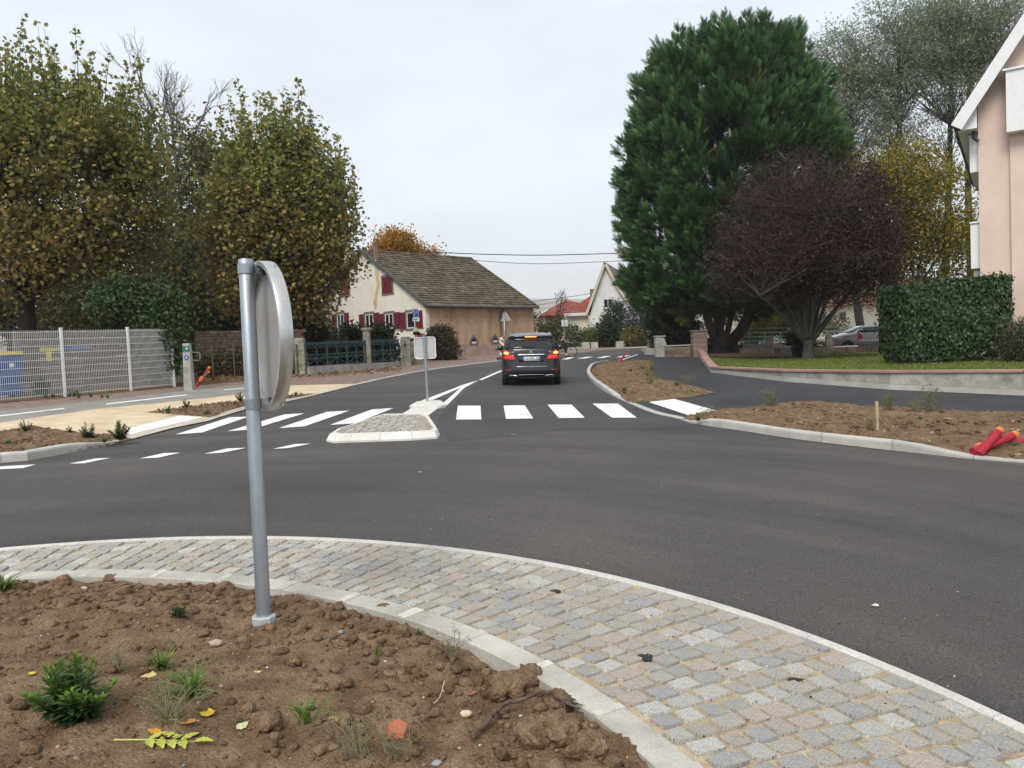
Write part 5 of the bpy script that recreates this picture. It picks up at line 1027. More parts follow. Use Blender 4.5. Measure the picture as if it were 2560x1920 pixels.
for zz_, nm in ((Hs-.055, 'upper'), (zc_-Rd+.045, 'lower')):
    cl = B().lathe([(.0415, -.028), (.0465, -.028), (.0465, .028), (.0415, .028)], 24, (0, 0, zz_)).obj('clamp', galv, sg, smooth=True, auto=40)
    B().bar(Vector((0, 0, zz_))+nrm*.045-side*.01, Vector((0, 0, zz_))+nrm*.088-side*.01, .008, .05).obj('clamp_lug', galv, cl)
    B().bar(Vector((0, 0, zz_))+nrm*.088, Vector((0, 0, zz_))+nrm*.128, .05, .06).obj('clamp_block', black, cl)
    p = Vector((0, 0, zz_))+nrm*.068; B().cyl(p-side*.026, p+side*.022, .009, None, 8).obj('bolt', alu, cl)
b = B()                                      # flat stiffening rails across the back
for k in (-1, 1): b.bar(ctr+nrm*.028+Vector((0, 0, k*(Rd-.05)))-side*.2, ctr+nrm*.028+Vector((0, 0, k*(Rd-.05)))+side*.2, .03, .012, up=nrm)
b.obj('back_rail', alu, sg)
# ================================================================ splitter island and its square sign
W8 = lambda pts: [(780+a/5.53, 820+b/5.53) for a, b in pts]
outer = W8([(200, 1572), (330, 1485), (1000, 1252), (1180, 1250), (1520, 1240), (1640, 1282), (1770, 1495), (1730, 1530), (1385, 1555), (940, 1570), (520, 1585), (300, 1592)])
og = np.array([G(x, y, .0) for x, y in outer]); cg = og.mean(0)
isl = struct(bpy.data.objects.new('splitter_island', None)); link(isl)
ing = cg+(og-cg)*np.array([.88, .80])
k = len(og)
for i in range(k):
    j = (i+1) % k; a, b_, c, d = og[i], og[j], ing[j], ing[i]; e = (b_-a)*.006
    v = [(*(a+e), -.05), (*(b_-e), -.05), (*(c-e), -.05), (*(d+e), -.05), (*(a+(d-a)*.0+e), .03), (*(b_-e), .03), (*(b_+(c-b_)*.35-e), .11), (*(c-e), .12), (*(d+e), .12), (*(a+(d-a)*.35+e), .11)]
    B().add([(x, y, gz(x, y)+z) for x, y, z in v], [(3, 2, 1, 0), (0, 1, 5, 4), (4, 5, 6, 9), (9, 6, 7, 8), (2, 3, 8, 7), (1, 2, 7, 6, 5), (3, 0, 4, 9, 8)]).obj('kerb_stone', white_conc, isl)
cobs = B(); ip = [tuple(q) for q in ing]
P_ = np.array(ip); 
sheet('island_bed', ip, .095, sand, isl)
y = P_[:, 1].min(); r_ = 0
while y < P_[:, 1].max():
    x = P_[:, 0].min()+rnd.uniform(0, .1)
    while x < P_[:, 0].max():
        l, w = rnd.uniform(.10, .15), .11
        if inside(ip, np.array([x]), np.array([y]))[0] and edgedist(ip, np.array([x]), np.array([y]))[0] > .05:
            vv, ff = cobble_geo(rnd.randrange(99), l-.012, w-.012); z = rnd.uniform(-.006, .01)+.112; cobs.add([(x+a, y+b2, gz(x, y)+z+c) for a, b2, c in vv], ff)
        x += l
    y += .112
o = cobs.obj('cobblestones', granite_s, isl); o['kind'] = 'stuff'
ramp = W8([(1150, 1250), (1405, 1092), (1790, 1075), (1585, 1225), (1525, 1238)]); nose = W8([(1345, 1082), (1440, 1026), (1560, 1012), (1780, 1008), (1865, 1062), (1785, 1078), (1410, 1094)])
rg = [G(x, y, .01) for x, y in ramp]; ng = [G(x, y, .05) for x, y in nose]
B().prism(rg, lambda x, y: gz(x, y)-.05, lambda x, y: gz(x, y)+.016).obj('crossing_refuge', white_conc, isl)
B().prism(ng, lambda x, y: gz(x, y)-.05, lambda x, y: gz(x, y)+.07).obj('island_nose', white_conc, isl, bevel=.02)
sx, sy = G(1069, 1003, .07); s2 = thing('square_sign', 'square road sign seen from behind on slim post of the splitter island', 'road sign', (sx, sy, gz(sx, sy)+.07)); s2.rotation_euler = (0, math.radians(-.3), 0)
z1, z0, h_ = zat(1064, 842, sy)-s2.location.z, zat(1067, 897, sy)-s2.location.z, zat(1064, 838, sy)-s2.location.z
B().cyl((0, 0, -.02), (0, 0, h_), .030, None, 14).obj('post', galv, s2, smooth=True, auto=40)
w2 = 54*sy/FPX; cy2 = (z0+z1)/2
def rrect(w, h, r, n=5): return [(sx_*(w/2-r)+r*math.cos(a), sy_*(h/2-r)+r*math.sin(a)) for sx_, sy_, a0 in ((1, 1, 0), (-1, 1, 90), (-1, -1, 180), (1, -1, 270)) for a in [math.radians(a0+90*i/n) for i in range(n+1)]]
B().plate(rrect(w2-.03, z1-z0-.03, .05), (0, .05, cy2), (1, 0, 0), (0, 0, 1), (0, 1, 0), .006).obj('plate', mat('warm_grey_sign_back', [(.44, .42, .41), (.5, .48, .47)], rough=.6, metal=.2, bump=0), s2)
ro_, ri_ = rrect(w2, z1-z0, .065), rrect(w2-.03, z1-z0-.03, .05); n_ = len(ro_)
B().add([(a, y_, cy2+b2) for y_ in (.03, .06) for L3 in (ro_, ri_) for a, b2 in L3], [f_ for i in range(n_) for j in [(i+1) % n_] for f_ in ((i, j, n_+j, n_+i), (2*n_+i, 3*n_+i, 3*n_+j, 2*n_+j), (i, 2*n_+i, 2*n_+j, j), (n_+i, n_+j, 3*n_+j, 3*n_+i))]).obj('rim', mat('white_rim', [(.78, .78, .77)], rough=.4, bump=0), s2)
for zz_ in (cy2+.22, cy2-.22): B().box((0, .015, zz_), (.09, .075, .035)).obj('bracket', galv, s2)
B().plate([(-.02, -.012), (.02, -.012), (.02, .012), (-.02, .012)], (-.19, .046, cy2-.21), (1, 0, 0), (0, 0, 1), (0, 1, 0), .003).obj('sticker', whitep, s2)

# ================================================================ left: white mesh fence, bin, screen wall
F0, F1 = np.array(G(163, 993, .02)), np.array(G(328, 978, .02)); uF = (F1-F0)/np.hypot(*(F1-F0)); span = np.hypot(*(F1-F0)); hF = zat(157, 823, F0[1])-gz(*F0); angF = math.atan2(uF[1], uF[0])
fen = thing('mesh_fence', 'white welded mesh fence with white posts along the cycle path', 'fence', (0, 0, 0)); whitem = mat('white_coated_wire', [(.70, .70, .67), (.78, .78, .75)], rough=.5, bump=0)
for k in (-2, -1, 0, 1, 1.75):
    p = F0+uF*span*k; B().box((*p, gz(*p)+hF/2), (.06, .06, hF+.04), angF).obj('post', whitem, fen)
    if k > -3: B().box((*p, gz(*p)+hF+.03), (.075, .075, .025), angF).obj('post_cap', whitem, fen)
for k in (-2, -1, 0, 1):
    b = B(); a_, c_ = F0+uF*span*k, F0+uF*span*min(k+1, 1.75); n = int(span/.05)
    for i in range(1, n):
        p = a_+(c_-a_)*i/n; z = gz(*p); b.bar((*p, z+.08), (*p, z+hF-.02), .0065, .0065, up=(uF[1], -uF[0], 0))
    for j in range(10):
        z = .12+(hF-.19)*j/9; b.bar((*(a_+uF*.03), gz(*a_)+z), (*(c_-uF*.03), gz(*c_)+z), .013, .013)
    b.obj('wire_panel', whitem, fen)
nF = np.array([-uF[1], uF[0]])
scr = thing('timber_screen', 'weathered pinkish timber board screen behind the white mesh fence', 'screen', (0, 0, 0)); brd = mat('weathered_boards', [(.13, .105, .09), (.20, .165, .145)], scale=3, rough=.9, stretch=(.3, .3, 3), rnd_amt=.2)
s0 = onwall(45, 900, F0+nF*1.3, uF)[0]; s1 = span*1.75
for i in range(12):
    z = .1+i*.15; p, q = F0+nF*1.3+uF*s0, F0+nF*1.3+uF*s1; B().bar((*p, gz(*p)+z), (*q, gz(*q)+z), .03, .125).obj('board', brd, scr)
for t in (s0, (s0+s1)/2, s1): p = F0+nF*1.35+uF*t; B().box((*p, gz(*p)+.93), (.1, .1, 1.86), angF).obj('post', brd, scr)
bc = np.array(PY(12, 950, (F0+nF*.8)[1]-.6)[:2]); bn = thing('wheelie_bin', 'blue wheelie bin with yellow lid strip behind the white mesh fence', 'bin', (*bc, gz(*bc)), angF); blue = mat('blue_plastic', [(.015, .10, .33), (.02, .13, .40)], rough=.5, bump=0)
hb = zat(20, 880, bc[1])-gz(*bc)
B().add([(-.28, -.28, .12), (.28, -.28, .12), (.28, .28, .12), (-.28, .28, .12), (-.36, -.36, hb-.1), (.36, -.36, hb-.1), (.36, .36, hb-.1), (-.36, .36, hb-.1)], [(3, 2, 1, 0), (4, 5, 6, 7), (0, 1, 5, 4), (1, 2, 6, 5), (2, 3, 7, 6), (3, 0, 4, 7)]).obj('body', blue, bn, bevel=.03)
ld = B().box((0, 0, hb-.04), (.78, .78, .08)).obj('lid', blue, bn, bevel=.03); B().box((0, -.405, hb-.035), (.6, .03, .09)).obj('lid_strip', mat('yellow_plastic', [(.75, .62, .05)], rough=.5, bump=0), ld)
for k in (-1, 1): B().lathe([(.0, -.04), (.10, -.04), (.10, .04), (.0, .04)], 14, (k*.3, .25, .10), 'X').obj('wheel', black, bn)
B().plate(rrect(.14, .12, .03), (0, -.372, hb*.72), (1, 0, 0), (0, 0, 1), (0, -1, 0), .004).obj('sticker', whitep, bn)
# ribbon tied to the screen
tp = F0+nF*1.25; rb1 = B().add([(*(tp+uF*(.12)), gz(*tp)+1.27), (*(tp+uF*(.12)), gz(*tp)+1.40), (*(tp+uF*.75), gz(*tp)+1.36), (*(tp+uF*.75), gz(*tp)+1.30), (*(tp+uF*.3), gz(*tp)+1.27), (*(tp+uF*.3), gz(*tp)+1.0), (*(tp+uF*.45), gz(*tp)+1.0), (*(tp+uF*.45), gz(*tp)+1.28)], [(0, 1, 2, 3), (4, 5, 6, 7)]).obj('ribbon', mat('yellow_cloth', [(.62, .52, .10)], rough=.8, bump=0)); tag(rb1, 'yellow cloth ribbon hanging on the timber screen', 'ribbon')
rb2 = B().add([(*(tp+uF*.78), gz(*tp)+1.31), (*(tp+uF*.78), gz(*tp)+1.38), (*(tp+uF*1.7), gz(*tp)+1.41), (*(tp+uF*1.7), gz(*tp)+1.36)], [(0, 1, 2, 3)]).obj('ribbon', mat('blue_cloth', [(.10, .25, .55)], rough=.8, bump=0)); tag(rb2, 'blue ribbon stretched along the timber screen', 'ribbon')
# soil strip at the fence foot
bed('fence_soil_strip', [tuple(F0-uF*8-nF*.1), tuple(F1+uF*4.5-nF*.1), tuple(F1+uF*4.5+nF*1.6), tuple(F0-uF*8+nF*1.6)], .12, .05, .04, 8)
# concrete marker post
mx, my = G(474, 975, .02); mp_ = thing('marker_post', 'slim concrete post with green and blue stickers beside the ivy mound', 'post', ground(mx, my, -.02)); hm = zat(468, 857, my)-gz(mx, my)
B().add([(-.13, -.12, 0), (.13, -.12, 0), (.13, .12, 0), (-.13, .12, 0), (-.10, -.09, hm), (.10, -.09, hm), (.10, .09, hm), (-.10, .09, hm)], [(3, 2, 1, 0), (4, 5, 6, 7), (0, 1, 5, 4), (1, 2, 6, 5), (2, 3, 7, 6), (3, 0, 4, 7)]).obj('shaft', stonec, mp_, bevel=.012)
def sticker(par, x, z, pts, m, y=-.108, nm='sticker'): return B().plate(pts, (x, y, z), (1, 0, 0), (0, 0, 1), (0, -1, 0), .006).obj(nm, m, par)
grn = mat('green_sticker', [(.01, .17, .12)], rough=.5, bump=0); blu = mat('blue_sticker', [(.02, .08, .30)], rough=.5, bump=0)
sticker(mp_, 0, hm-.16, [(-.095, -.08), (.095, -.08), (.095, .08), (-.095, .08)], grn); sticker(mp_, .03, hm-.14, [(-.03, -.035), (.04, -.035), (.0, .03)], whitep, -.115, 'arrow')
c_ = [(.07*math.cos(i*math.pi/8), .07*math.sin(i*math.pi/8)) for i in range(16)]; sticker(mp_, .01, hm-.42, c_, blu)
def text(body, size, m, parent, loc, rot, depth=.002, name='lettering', sx=1):
    cu = bpy.data.curves.new(name, 'FONT'); cu.body = body; cu.size = size; cu.extrude = depth; cu.align_x = 'CENTER'; cu.align_y = 'CENTER'; o = bpy.data.objects.new(name, cu); me = bpy.data.meshes.new_from_object(o); bpy.data.objects.remove(o)
    me.materials.append(m) if not me.materials else None; o = bpy.data.objects.new(name, me); me.materials.clear(); me.materials.append(m); link(o, parent); o.location = loc; o.rotation_euler = rot; o.scale = (sx, 1, 1); return o
text('e', .14, whitep, mp_, (.01, -.119, hm-.41), (math.pi/2, 0, 0))
# red conduits
def conduit(p, q, r=.055, ends=(0, 1), name='red_conduit', label='', par=None):
    p, q = Vector(p), Vector(q); p = p-(q-p).normalized()*(.0 if 0 in ends else .14); L_ = (q-p).length; n = int(L_/.022); d = q-p; b = B(); path = [p+d*i/n for i in range(n+1)]
    sag = Vector((0, 0, 1)).cross(d).normalized(); b.tube(path, [r*(1.0 if i % 2 else .90) for i in range(n+1)], 12); r_ = thing(name, label, 'conduit', tuple(p)); o = b.obj('pipe', redconduit, r_); o.location = -p
    for e in ends:
        c = q if e else p; dd = d.normalized()*(1 if e else -1); bb = B().tube([c-dd*.05, c-dd*.02, c+dd*.015, c+dd*.03], [r*1.03, r*1.05, r*.98, r*.6], 10).obj('orange_end', orange, r_, smooth=True); bb.location = -p
    return r_
zz_ = lambda x, y, h=0: Vector(ground(*G(x, y, .02), h))
p = zz_(489, 968); k = p.y
cd = conduit(p, Vector(PY(524, 919, k)), .05, (1,), label='red conduit with orange tape leaning beside the concrete marker post')
q = p.lerp(Vector(PY(524, 919, k)), .62); o = B().lathe([(.052, -.09), (.068, -.06), (.06, 0), (.07, .05), (.053, .09)], 10).obj('tape_band', orange, cd, smooth=True); o.location = q-p; o.rotation_euler = (Vector(PY(524, 919, k))-p).to_track_quat('Z', 'Y').to_euler()
gc = thing('green_conduit', 'short green conduit stub taped to the leaning red conduit', 'conduit', tuple(p)); g0 = Vector(PY(512, 940, k-.05))-p; g1 = Vector(PY(521, 931, k-.05))-p; B().cyl(g0, g1, .035, None, 10).obj('pipe', mat('green_plastic', [(.01, .22, .14)], rough=.5, bump=0), gc); B().cyl(g1, g1+(g1-g0).normalized()*.05, .037, .03, 10).obj('orange_end', orange, gc)
p = Vector(ground(*G(1548, 904, .1), .06)); conduit(p, Vector(PY(1563, 884, p.y)), .055, (), label='red conduit stub sticking up from the right soil bed by the bend')
Yc = G(2460, 1125, .1)[1]
c1_ = [Vector(PY(*q, Yc+dy)) for q, dy in (((2462, 1119), 0), ((2500, 1075), .15), ((2452, 1121), .05), ((2538, 1087), .25), ((2446, 1118), .22), ((2600, 1112), .55))]
conduit(c1_[0], c1_[1], .052, (1,), label='upright red conduit with orange end in the right soil bed')
conduit(c1_[2], c1_[3], .055, (1,), label='slanting red conduit with orange cap crossing the other one')
conduit(c1_[4], Vector(PY(2500, 1096, Yc+.45)), .05, (0,), label='low red conduit lying behind the two crossed conduits'); conduit(Vector(PY(2500, 1096, Yc+.46)), c1_[5], .05, (), label='red conduit running out over the soil to the right')
wx, wy = G(2193, 1070, .1); stk = thing('wooden_stake', 'pale wooden stake standing in the lower right soil bed', 'stake', ground(wx, wy, .05)); hw = zat(2194, 1006, wy)-gz(wx, wy)-.05; B().box((0, 0, hw/2), (.036, .036, hw)).obj('shaft', wood, stk)
B().box((0, 0, hw+.008), (.03, .03, .018)).obj('worn_top', mat('worn_wood', [(.55, .45, .28)], rough=.8), stk)

# ---------------------------------------------------------------- wire garden fence, pillars and teal iron fence
wf0, wf1 = np.array(G(480, 945, .02)), np.array(G(745, 938, .02)); dW = (wf1-wf0)/np.hypot(*(wf1-wf0)); LW = np.hypot(*(wf1-wf0))
gf = thing('wire_garden_fence', 'rusty wire garden fence above a low rubble wall', 'fence', (0, 0, 0)); wirem = mat('rusty_wire', [(.09, .07, .055), (.13, .10, .08)], rough=.8, bump=0)
hW = zat(600, 860, wf0[1])-gz(*wf0)
for i in range(6): q = wf0+dW*LW*i/5; B().cyl((*q, gz(*q)), (*q, gz(*q)+hW), .03, None, 7).obj('post', wirem, gf)
b = B()
for i in range(int(LW/.12)): q = wf0+dW*.12*i; b.bar((*q, gz(*q)+.05), (*q, gz(*q)+hW-.02), .007, .007)
for j in range(8): z = .1+(hW-.12)*j/7; b.bar((*wf0, gz(*wf0)+z), (*wf1, gz(*wf1)+z), .008, .008)
b.obj('wire_panel', wirem, gf)
nW = np.array([-dW[1], dW[0]]); rbw = thing('rubble_wall', 'low reddish brick wall behind the wire garden fence', 'wall', (0, 0, 0)); brickm = mat('old_brick', [(.065, .045, .035), (.12, .085, .068)], scale=6, rough=.9, bump=.4, rnd_amt=.3)
for j in range(9):
    x = 0
    while x < LW:
        l = rnd.uniform(.22, .42); q = wf0+dW*(x+l/2)+nW*.9; B().box((*q, gz(*q)+.75+(j+.5)*.115), (l-.015, .25+rnd.uniform(-.02, .03), .1), math.atan2(dW[1], dW[0])).obj('brick', brickm, rbw); x += l
q = wf0+dW*LW/2+nW*.95; B().box((*q, gz(*q)+.9), (LW, .2, 1.75), math.atan2(dW[1], dW[0])).obj('backing', bark, rbw)
ah = thing('tube_frame', 'bent grey tube frame fixed between marker post and wire fence', 'frame', ground(*(wf0-nW*.4))); yy = (wf0-nW*.4)[1]; lo = Vector(ah.location)
B().tube([Vector(PY(*q, yy))-lo for q in ((477, 881), (496, 881), (500, 884), (500, 897), (496, 901), (477, 901))], .018, 7).obj('tube', alu_dull, ah)
def mossy(label, pxc, pyb, pyt, wpx, top='flat'):
    x, y = G(pxc, pyb, .02); h = zat(pxc, pyt, y)-gz(x, y); w = wpx*y/FPX; r = thing('gate_post', label, 'pillar', ground(x, y, -.05)); e = .015
    v = []
    for z, k in ((0, 1.05), (h*.45, 1.0), (h*.93, .98), (h, .86)):
        for a, c in ((-1, -1), (1, -1), (1, 1), (-1, 1)): v.append((a*w/2*k+rnd.uniform(-e, e), c*w/2*k+rnd.uniform(-e, e), z+.05))
    f = [(3, 2, 1, 0), (12, 13, 14, 15)]+[(i*4+j, i*4+(j+1) % 4, i*4+4+(j+1) % 4, i*4+4+j) for i in range(3) for j in range(4)]; B().add(v, f).obj('shaft', mosst, r, bevel=.02); return x, y, h, r
p1x, p1y, p1h, _ = mossy('slim weathered stone post with yellow lichen at the start of the teal fence', 754, 937, 845, 25)
p2x, p2y, p2h, r = mossy('thick mossy stone gate post beside the square sign', 1017, 914, 842, 24); B().cyl((0, -.28, p2h-.3), (0, -.2, p2h-.3), .05, None, 10).obj('bolt_hole', black, r)
x, y = G(1038, 911, .02); r = thing('wall_stub', 'short mossy wall stub with dark rail behind the thick gate post', 'wall', ground(x, y)); B().box((0, .1, .55), (.62, .3, 1.1)).obj('wall_panel', mosst, r, bevel=.02); B().box((0, .1, 1.2), (.75, .2, .16)).obj('top_rail', bark_dark, r)
mid = np.array(G(912, 925, .02)); ir = thing('iron_fence', 'teal painted wrought iron fence on a low stone base', 'fence', (0, 0, 0)); pA, pB = np.array([p1x+.2, p1y]), np.array([p2x-.35, p2y])
dI = pB-pA; LI = np.hypot(*dI); uI = dI/LI; zIf = lambda t: gz(*(pA+uI*t)); hI = zat(1001, 848, pB[1])-gz(*pB); nI = 5
Bq = lambda t, z: (*(pA+uI*t), zIf(t)+z)
for i in range(nI+1): t = LI*i/nI; B().bar(Bq(t, .2), Bq(t, hI+.03), .05, .05, up=(uI[1], -uI[0], 0)).obj('post', teal, ir)
for i in range(nI):
    a_, c_ = LI*i/nI+.03, LI*(i+1)/nI-.03; b = B()
    for z in (.32, .62, .78, 1.05, 1.2, hI-.2, hI): b.bar(Bq(a_, z), Bq(c_, z), .035, .035)
    for z0_, z1_ in ((.62, .78), (1.05, 1.2), (hI-.2, hI)):
        n = 7
        for j in range(n): t0, t1 = a_+(c_-a_)*j/n, a_+(c_-a_)*(j+1)/n; b.bar(Bq(t0, z0_ if j % 2 else z1_), Bq(t1, z1_ if j % 2 else z0_), .022, .022)
    m_ = (a_+c_)/2; b.bar(Bq(a_, .32), Bq(m_, .62), .02, .02); b.bar(Bq(m_, .62), Bq(c_, .32), .02, .02); b.bar(Bq(m_, .2), Bq(m_, hI), .03, .03, up=(uI[1], -uI[0], 0)); b.obj('lattice_panel', teal, ir)
q = pA+dI/2; B().box((*q, gz(*q)+.1), (LI, .28, .36), math.atan2(dI[1], dI[0])).obj('stone_base', stonec, ir)
q = pA+uI*LI*.62; r = thing('fence_pillar', 'slim stone pillar standing in the middle of the teal iron fence', 'pillar', ground(*q)); B().box((0, .08, .85), (.3, .3, 1.7)).obj('shaft', mosst, r, bevel=.03); B().box((0, .08, 1.75), (.42, .42, .12)).obj('cap', mosst, r, bevel=.03)
# small red arrow board
y = p1y+2; p = PY(744, 829, y); rs = thing('red_arrow_sign', 'small red direction board above the slim stone post', 'sign', (p[0], y, gz(p[0], y))); z = p[2]-gz(p[0], y); redp = mat('red_panel', [(.40, .02, .03)], rough=.5, bump=0)
B().cyl((-.1, .03, 0), (-.1, .03, z+.05), .025, None, 8).obj('post', galv, rs); B().plate([(-.24, 0), (-.16, .09), (.25, .09), (.25, -.09), (-.16, -.09)], (0, 0, z), (1, 0, 0), (0, 0, 1), (0, -1, 0), .01).obj('panel', redp, rs)
B().plate([(-.2, 0), (-.13, .05), (-.13, -.05)], (0, -.012, z), (1, 0, 0), (0, 0, 1), (0, -1, 0), .004).obj('arrow', whitep, rs); b = B()
for k in range(5): b.box((-.03+k*.055, -.013, z), (.035, .004, .05))
b.obj('lettering', whitep, rs)
# ---------------------------------------------------------------- signs near the farmhouse
y = 41.0; p = PY(1041, 900, y); x = p[0]; ps = thing('direction_signpost', 'signpost with blue parking panel, round sign back and small plates', 'road sign', (x, y, gz(x, y))); o_ = np.array([x, y, gz(x, y)])
LP = lambda a, c: PY(1010+a/13.82, 740+c/13.82, y)-o_
B().cyl((0, 0, 0), (0, 0, LP(320, 440)[2]), .035, None, 8).obj('post', galv, ps, smooth=True)
def pan(nm, a0, c0, a1, c1, m, dy, par=ps, t=.012, pts=None):
    P4 = [LP(a0, c1), LP(a1, c1), LP(a1, c0), LP(a0, c0)] if pts is None else [LP(*q) for q in pts]
    n = len(P4); return B().add([(q[0], dy, q[2]) for q in P4]+[(q[0], dy+t, q[2]) for q in P4], [tuple(range(n)), tuple(range(2*n-1, n-1, -1))]+[(i, (i+1) % n, n+(i+1) % n, n+i) for i in range(n)]).obj(nm, m, par)
pan('blue_panel', 345, 440, 500, 745, whitep, -.05); bpn = mat('blue_sign', [(.01, .09, .36)], rough=.4, bump=0); pan('blue_face', 360, 455, 488, 725, bpn, -.062)
pale = mat('pale_blue_mark', [(.25, .45, .75)], rough=.5, bump=0)
pan('bicycle_mark', 0, 0, 0, 0, pale, -.07, pts=[(395, 600), (430, 500), (450, 510), (450, 600), (430, 560), (410, 610)])
B().lathe([(.0, -.012), (.20, -.012), (.20, .012), (.0, .012)], 24, (LP(300, 530)[0], .07, LP(300, 530)[2]), 'X').obj('round_panel', alu_dull, ps)
pan('white_plate', 300, 745, 535, 880, mat('pale_plate', [(.60, .66, .63)], rough=.5, bump=0), -.05); b = B()
for q in (350, 400, 450): pt_ = LP(q, 810); b.box((pt_[0], -.054, pt_[2]), (.06, .006, .05))
b.obj('lettering', mat('green_ink', [(.05, .25, .2)], rough=.5, bump=0), ps)
pan('arrow_plate', 0, 0, 0, 0, mat('mint_plate', [(.55, .72, .68)], rough=.5, bump=0), -.05, pts=[(320, 1160), (370, 1100), (430, 1100), (430, 1220), (370, 1220)]); pan('yellow_plate', 432, 1095, 495, 1215, mat('yellow_plate', [(.55, .52, .15)], rough=.5, bump=0), -.049)
b = B(); q = LP(430, 1285); B().lathe([(0, -.10), (.16, -.08), (.2, 0), (.16, .08), (0, .10)], 12, (q[0], 0, q[2])).obj('hanging_basket', bark_dark, ps)
q = PY(1048, 838, 43); mb = thing('letter_box', 'red letter box fixed behind the square sign near the farmhouse', 'letter box', (q[0], 43, gz(q[0], 43))); z = q[2]-gz(q[0], 43); B().cyl((0, 0, 0), (0, 0, z-.15), .04, None, 8).obj('post', galv, mb); B().box((0, 0, z), (.28, .3, .26)).obj('box', redp, mb, bevel=.04); B().box((0, -.152, z+.05), (.2, .01, .03)).obj('slot', black, mb)
# triangular sign (back), red and white barrier board, advertising column
y = 39.0; p = PY(1265, 905, y); ts = thing('triangle_sign', 'triangular road sign seen from behind before the barn wall', 'road sign', (p[0], y, gz(p[0], y))); o_ = np.array([p[0], y, gz(p[0], y)]); A, Bt, Ct = PY(1264, 778, y)-o_, PY(1251, 803, y)-o_, PY(1279, 802, y)-o_
B().cyl((0, -.02, 0), (0, -.02, (PY(1264, 782, y)-o_)[2]), .03, None, 8).obj('post', galv, ts, smooth=True); tri = [A, Bt, Ct]; c_ = sum(tri)/3
B().add([(q[0], .02, q[2]) for q in tri]+[(q[0], .05, q[2]) for q in tri], [(0, 1, 2), (5, 4, 3), (0, 1, 4, 3), (1, 2, 5, 4), (2, 0, 3, 5)]).obj('plate', alu_dull, ts, bevel=.015)
for k in (.35, .7): zk = A[2]+(Bt[2]-A[2])*k; B().box((0, 0, zk), (.14, .04, .03)).obj('bracket', galv, ts)
y = 35.0; p = PY(1254, 894, y); bb_ = thing('barrier_board', 'red and white striped barrier board beside the dark car', 'barrier', (p[0], y, p[2])); o_ = np.array(p); tl = PY(1248, 849, y)-o_; brr = PY(1261, 893, y)-o_; w_, h_ = brr[0]-tl[0], tl[2]-brr[2]; x0_ = tl[0]; z0_ = brr[2]
B().box((x0_+w_/2, .02, z0_+h_/2), (w_, .03, h_)).obj('panel', mat('reflective_white', [(.72, .72, .70)], rough=.4, bump=0), bb_)
for k in range(-1, 4):
    zs_ = k*h_/3; pts = [(0, zs_), (w_, zs_-w_*.9), (w_, zs_-w_*.9+h_/6), (0, zs_+h_/6)]; pts = [(a, min(max(c, .01), h_-.01)) for a, c in pts]
    if max(q[1] for q in pts)-min(q[1] for q in pts) > .03: B().plate([(a*.9+.05*w_, c) for a, c in pts], (x0_, .004, z0_), (1, 0, 0), (0, 0, 1), (0, -1, 0), .003).obj('red_stripe', redp, bb_)
B().box((x0_+w_/2, .1, z0_-.05), (.5, .7, .1)).obj('foot', black, bb_); B().box((x0_+w_/2, .04, z0_+h_+.06), (.1, .05, .1)).obj('lamp_bracket', whitep, bb_)
y = 52.0; q = PY(1322, 870, y); ac = thing('advertising_column', 'square grey advertising column with dark roof and posters', 'column', (q[0], y, gz(q[0], y))); o_ = np.array([q[0], y, gz(q[0], y)]); AP_ = lambda a, c: PY(1280+a/11.85, 780+c/11.85, y)-o_
xl_, xr_ = AP_(330, 300)[0], AP_(650, 300)[0]; zt2 = AP_(500, 165)[2]
B().box(((xl_+xr_)/2, .5, zt2/2), (xr_-xl_, 1.0, zt2)).obj('shaft', stonec, ac); rw_ = xr_-xl_
B().add([(xl_-.25, -.25, zt2), (xr_+.2, -.25, zt2), (xr_+.2, 1.25, zt2), (xl_-.25, 1.25, zt2), (xl_-.25, -.25, zt2+.1), (xr_+.2, -.25, zt2+.1), (xr_+.2, 1.25, zt2+.1), (xl_-.25, 1.25, zt2+.1), ((xl_+xr_)/2, .5, zt2+.38)], [(3, 2, 1, 0), (0, 1, 5, 4), (1, 2, 6, 5), (2, 3, 7, 6), (3, 0, 4, 7), (4, 5, 8), (5, 6, 8), (6, 7, 8), (7, 4, 8)]).obj('roof', slate, ac)
def poster(a0, c0, a1, c1, m, k, nm='poster'): P0, P1 = AP_(a0, c1), AP_(a1, c0); B().box(((P0[0]+P1[0])/2, -.006-k*.004, (P0[2]+P1[2])/2), (P1[0]-P0[0], .003, P1[2]-P0[2])).obj(nm, m, ac)
paper = mat('white_paper', [(.6, .6, .6), (.74, .74, .73)], scale=4, rough=.8, bump=0); skyb = mat('light_blue_paper', [(.25, .50, .75)], rough=.7, bump=0); navy = mat('dark_blue_paper', [(.02, .07, .14)], rough=.7, bump=0)
poster(500, 180, 560, 230, paper, 0); poster(460, 265, 560, 340, paper, 1); poster(550, 330, 645, 400, paper, 2); poster(430, 415, 650, 560, skyb, 1); poster(510, 395, 600, 480, navy, 2); poster(500, 500, 570, 590, paper, 3); poster(375, 300, 430, 380, mat('cream_paper', [(.6, .55, .4)], rough=.8, bump=0), 1)
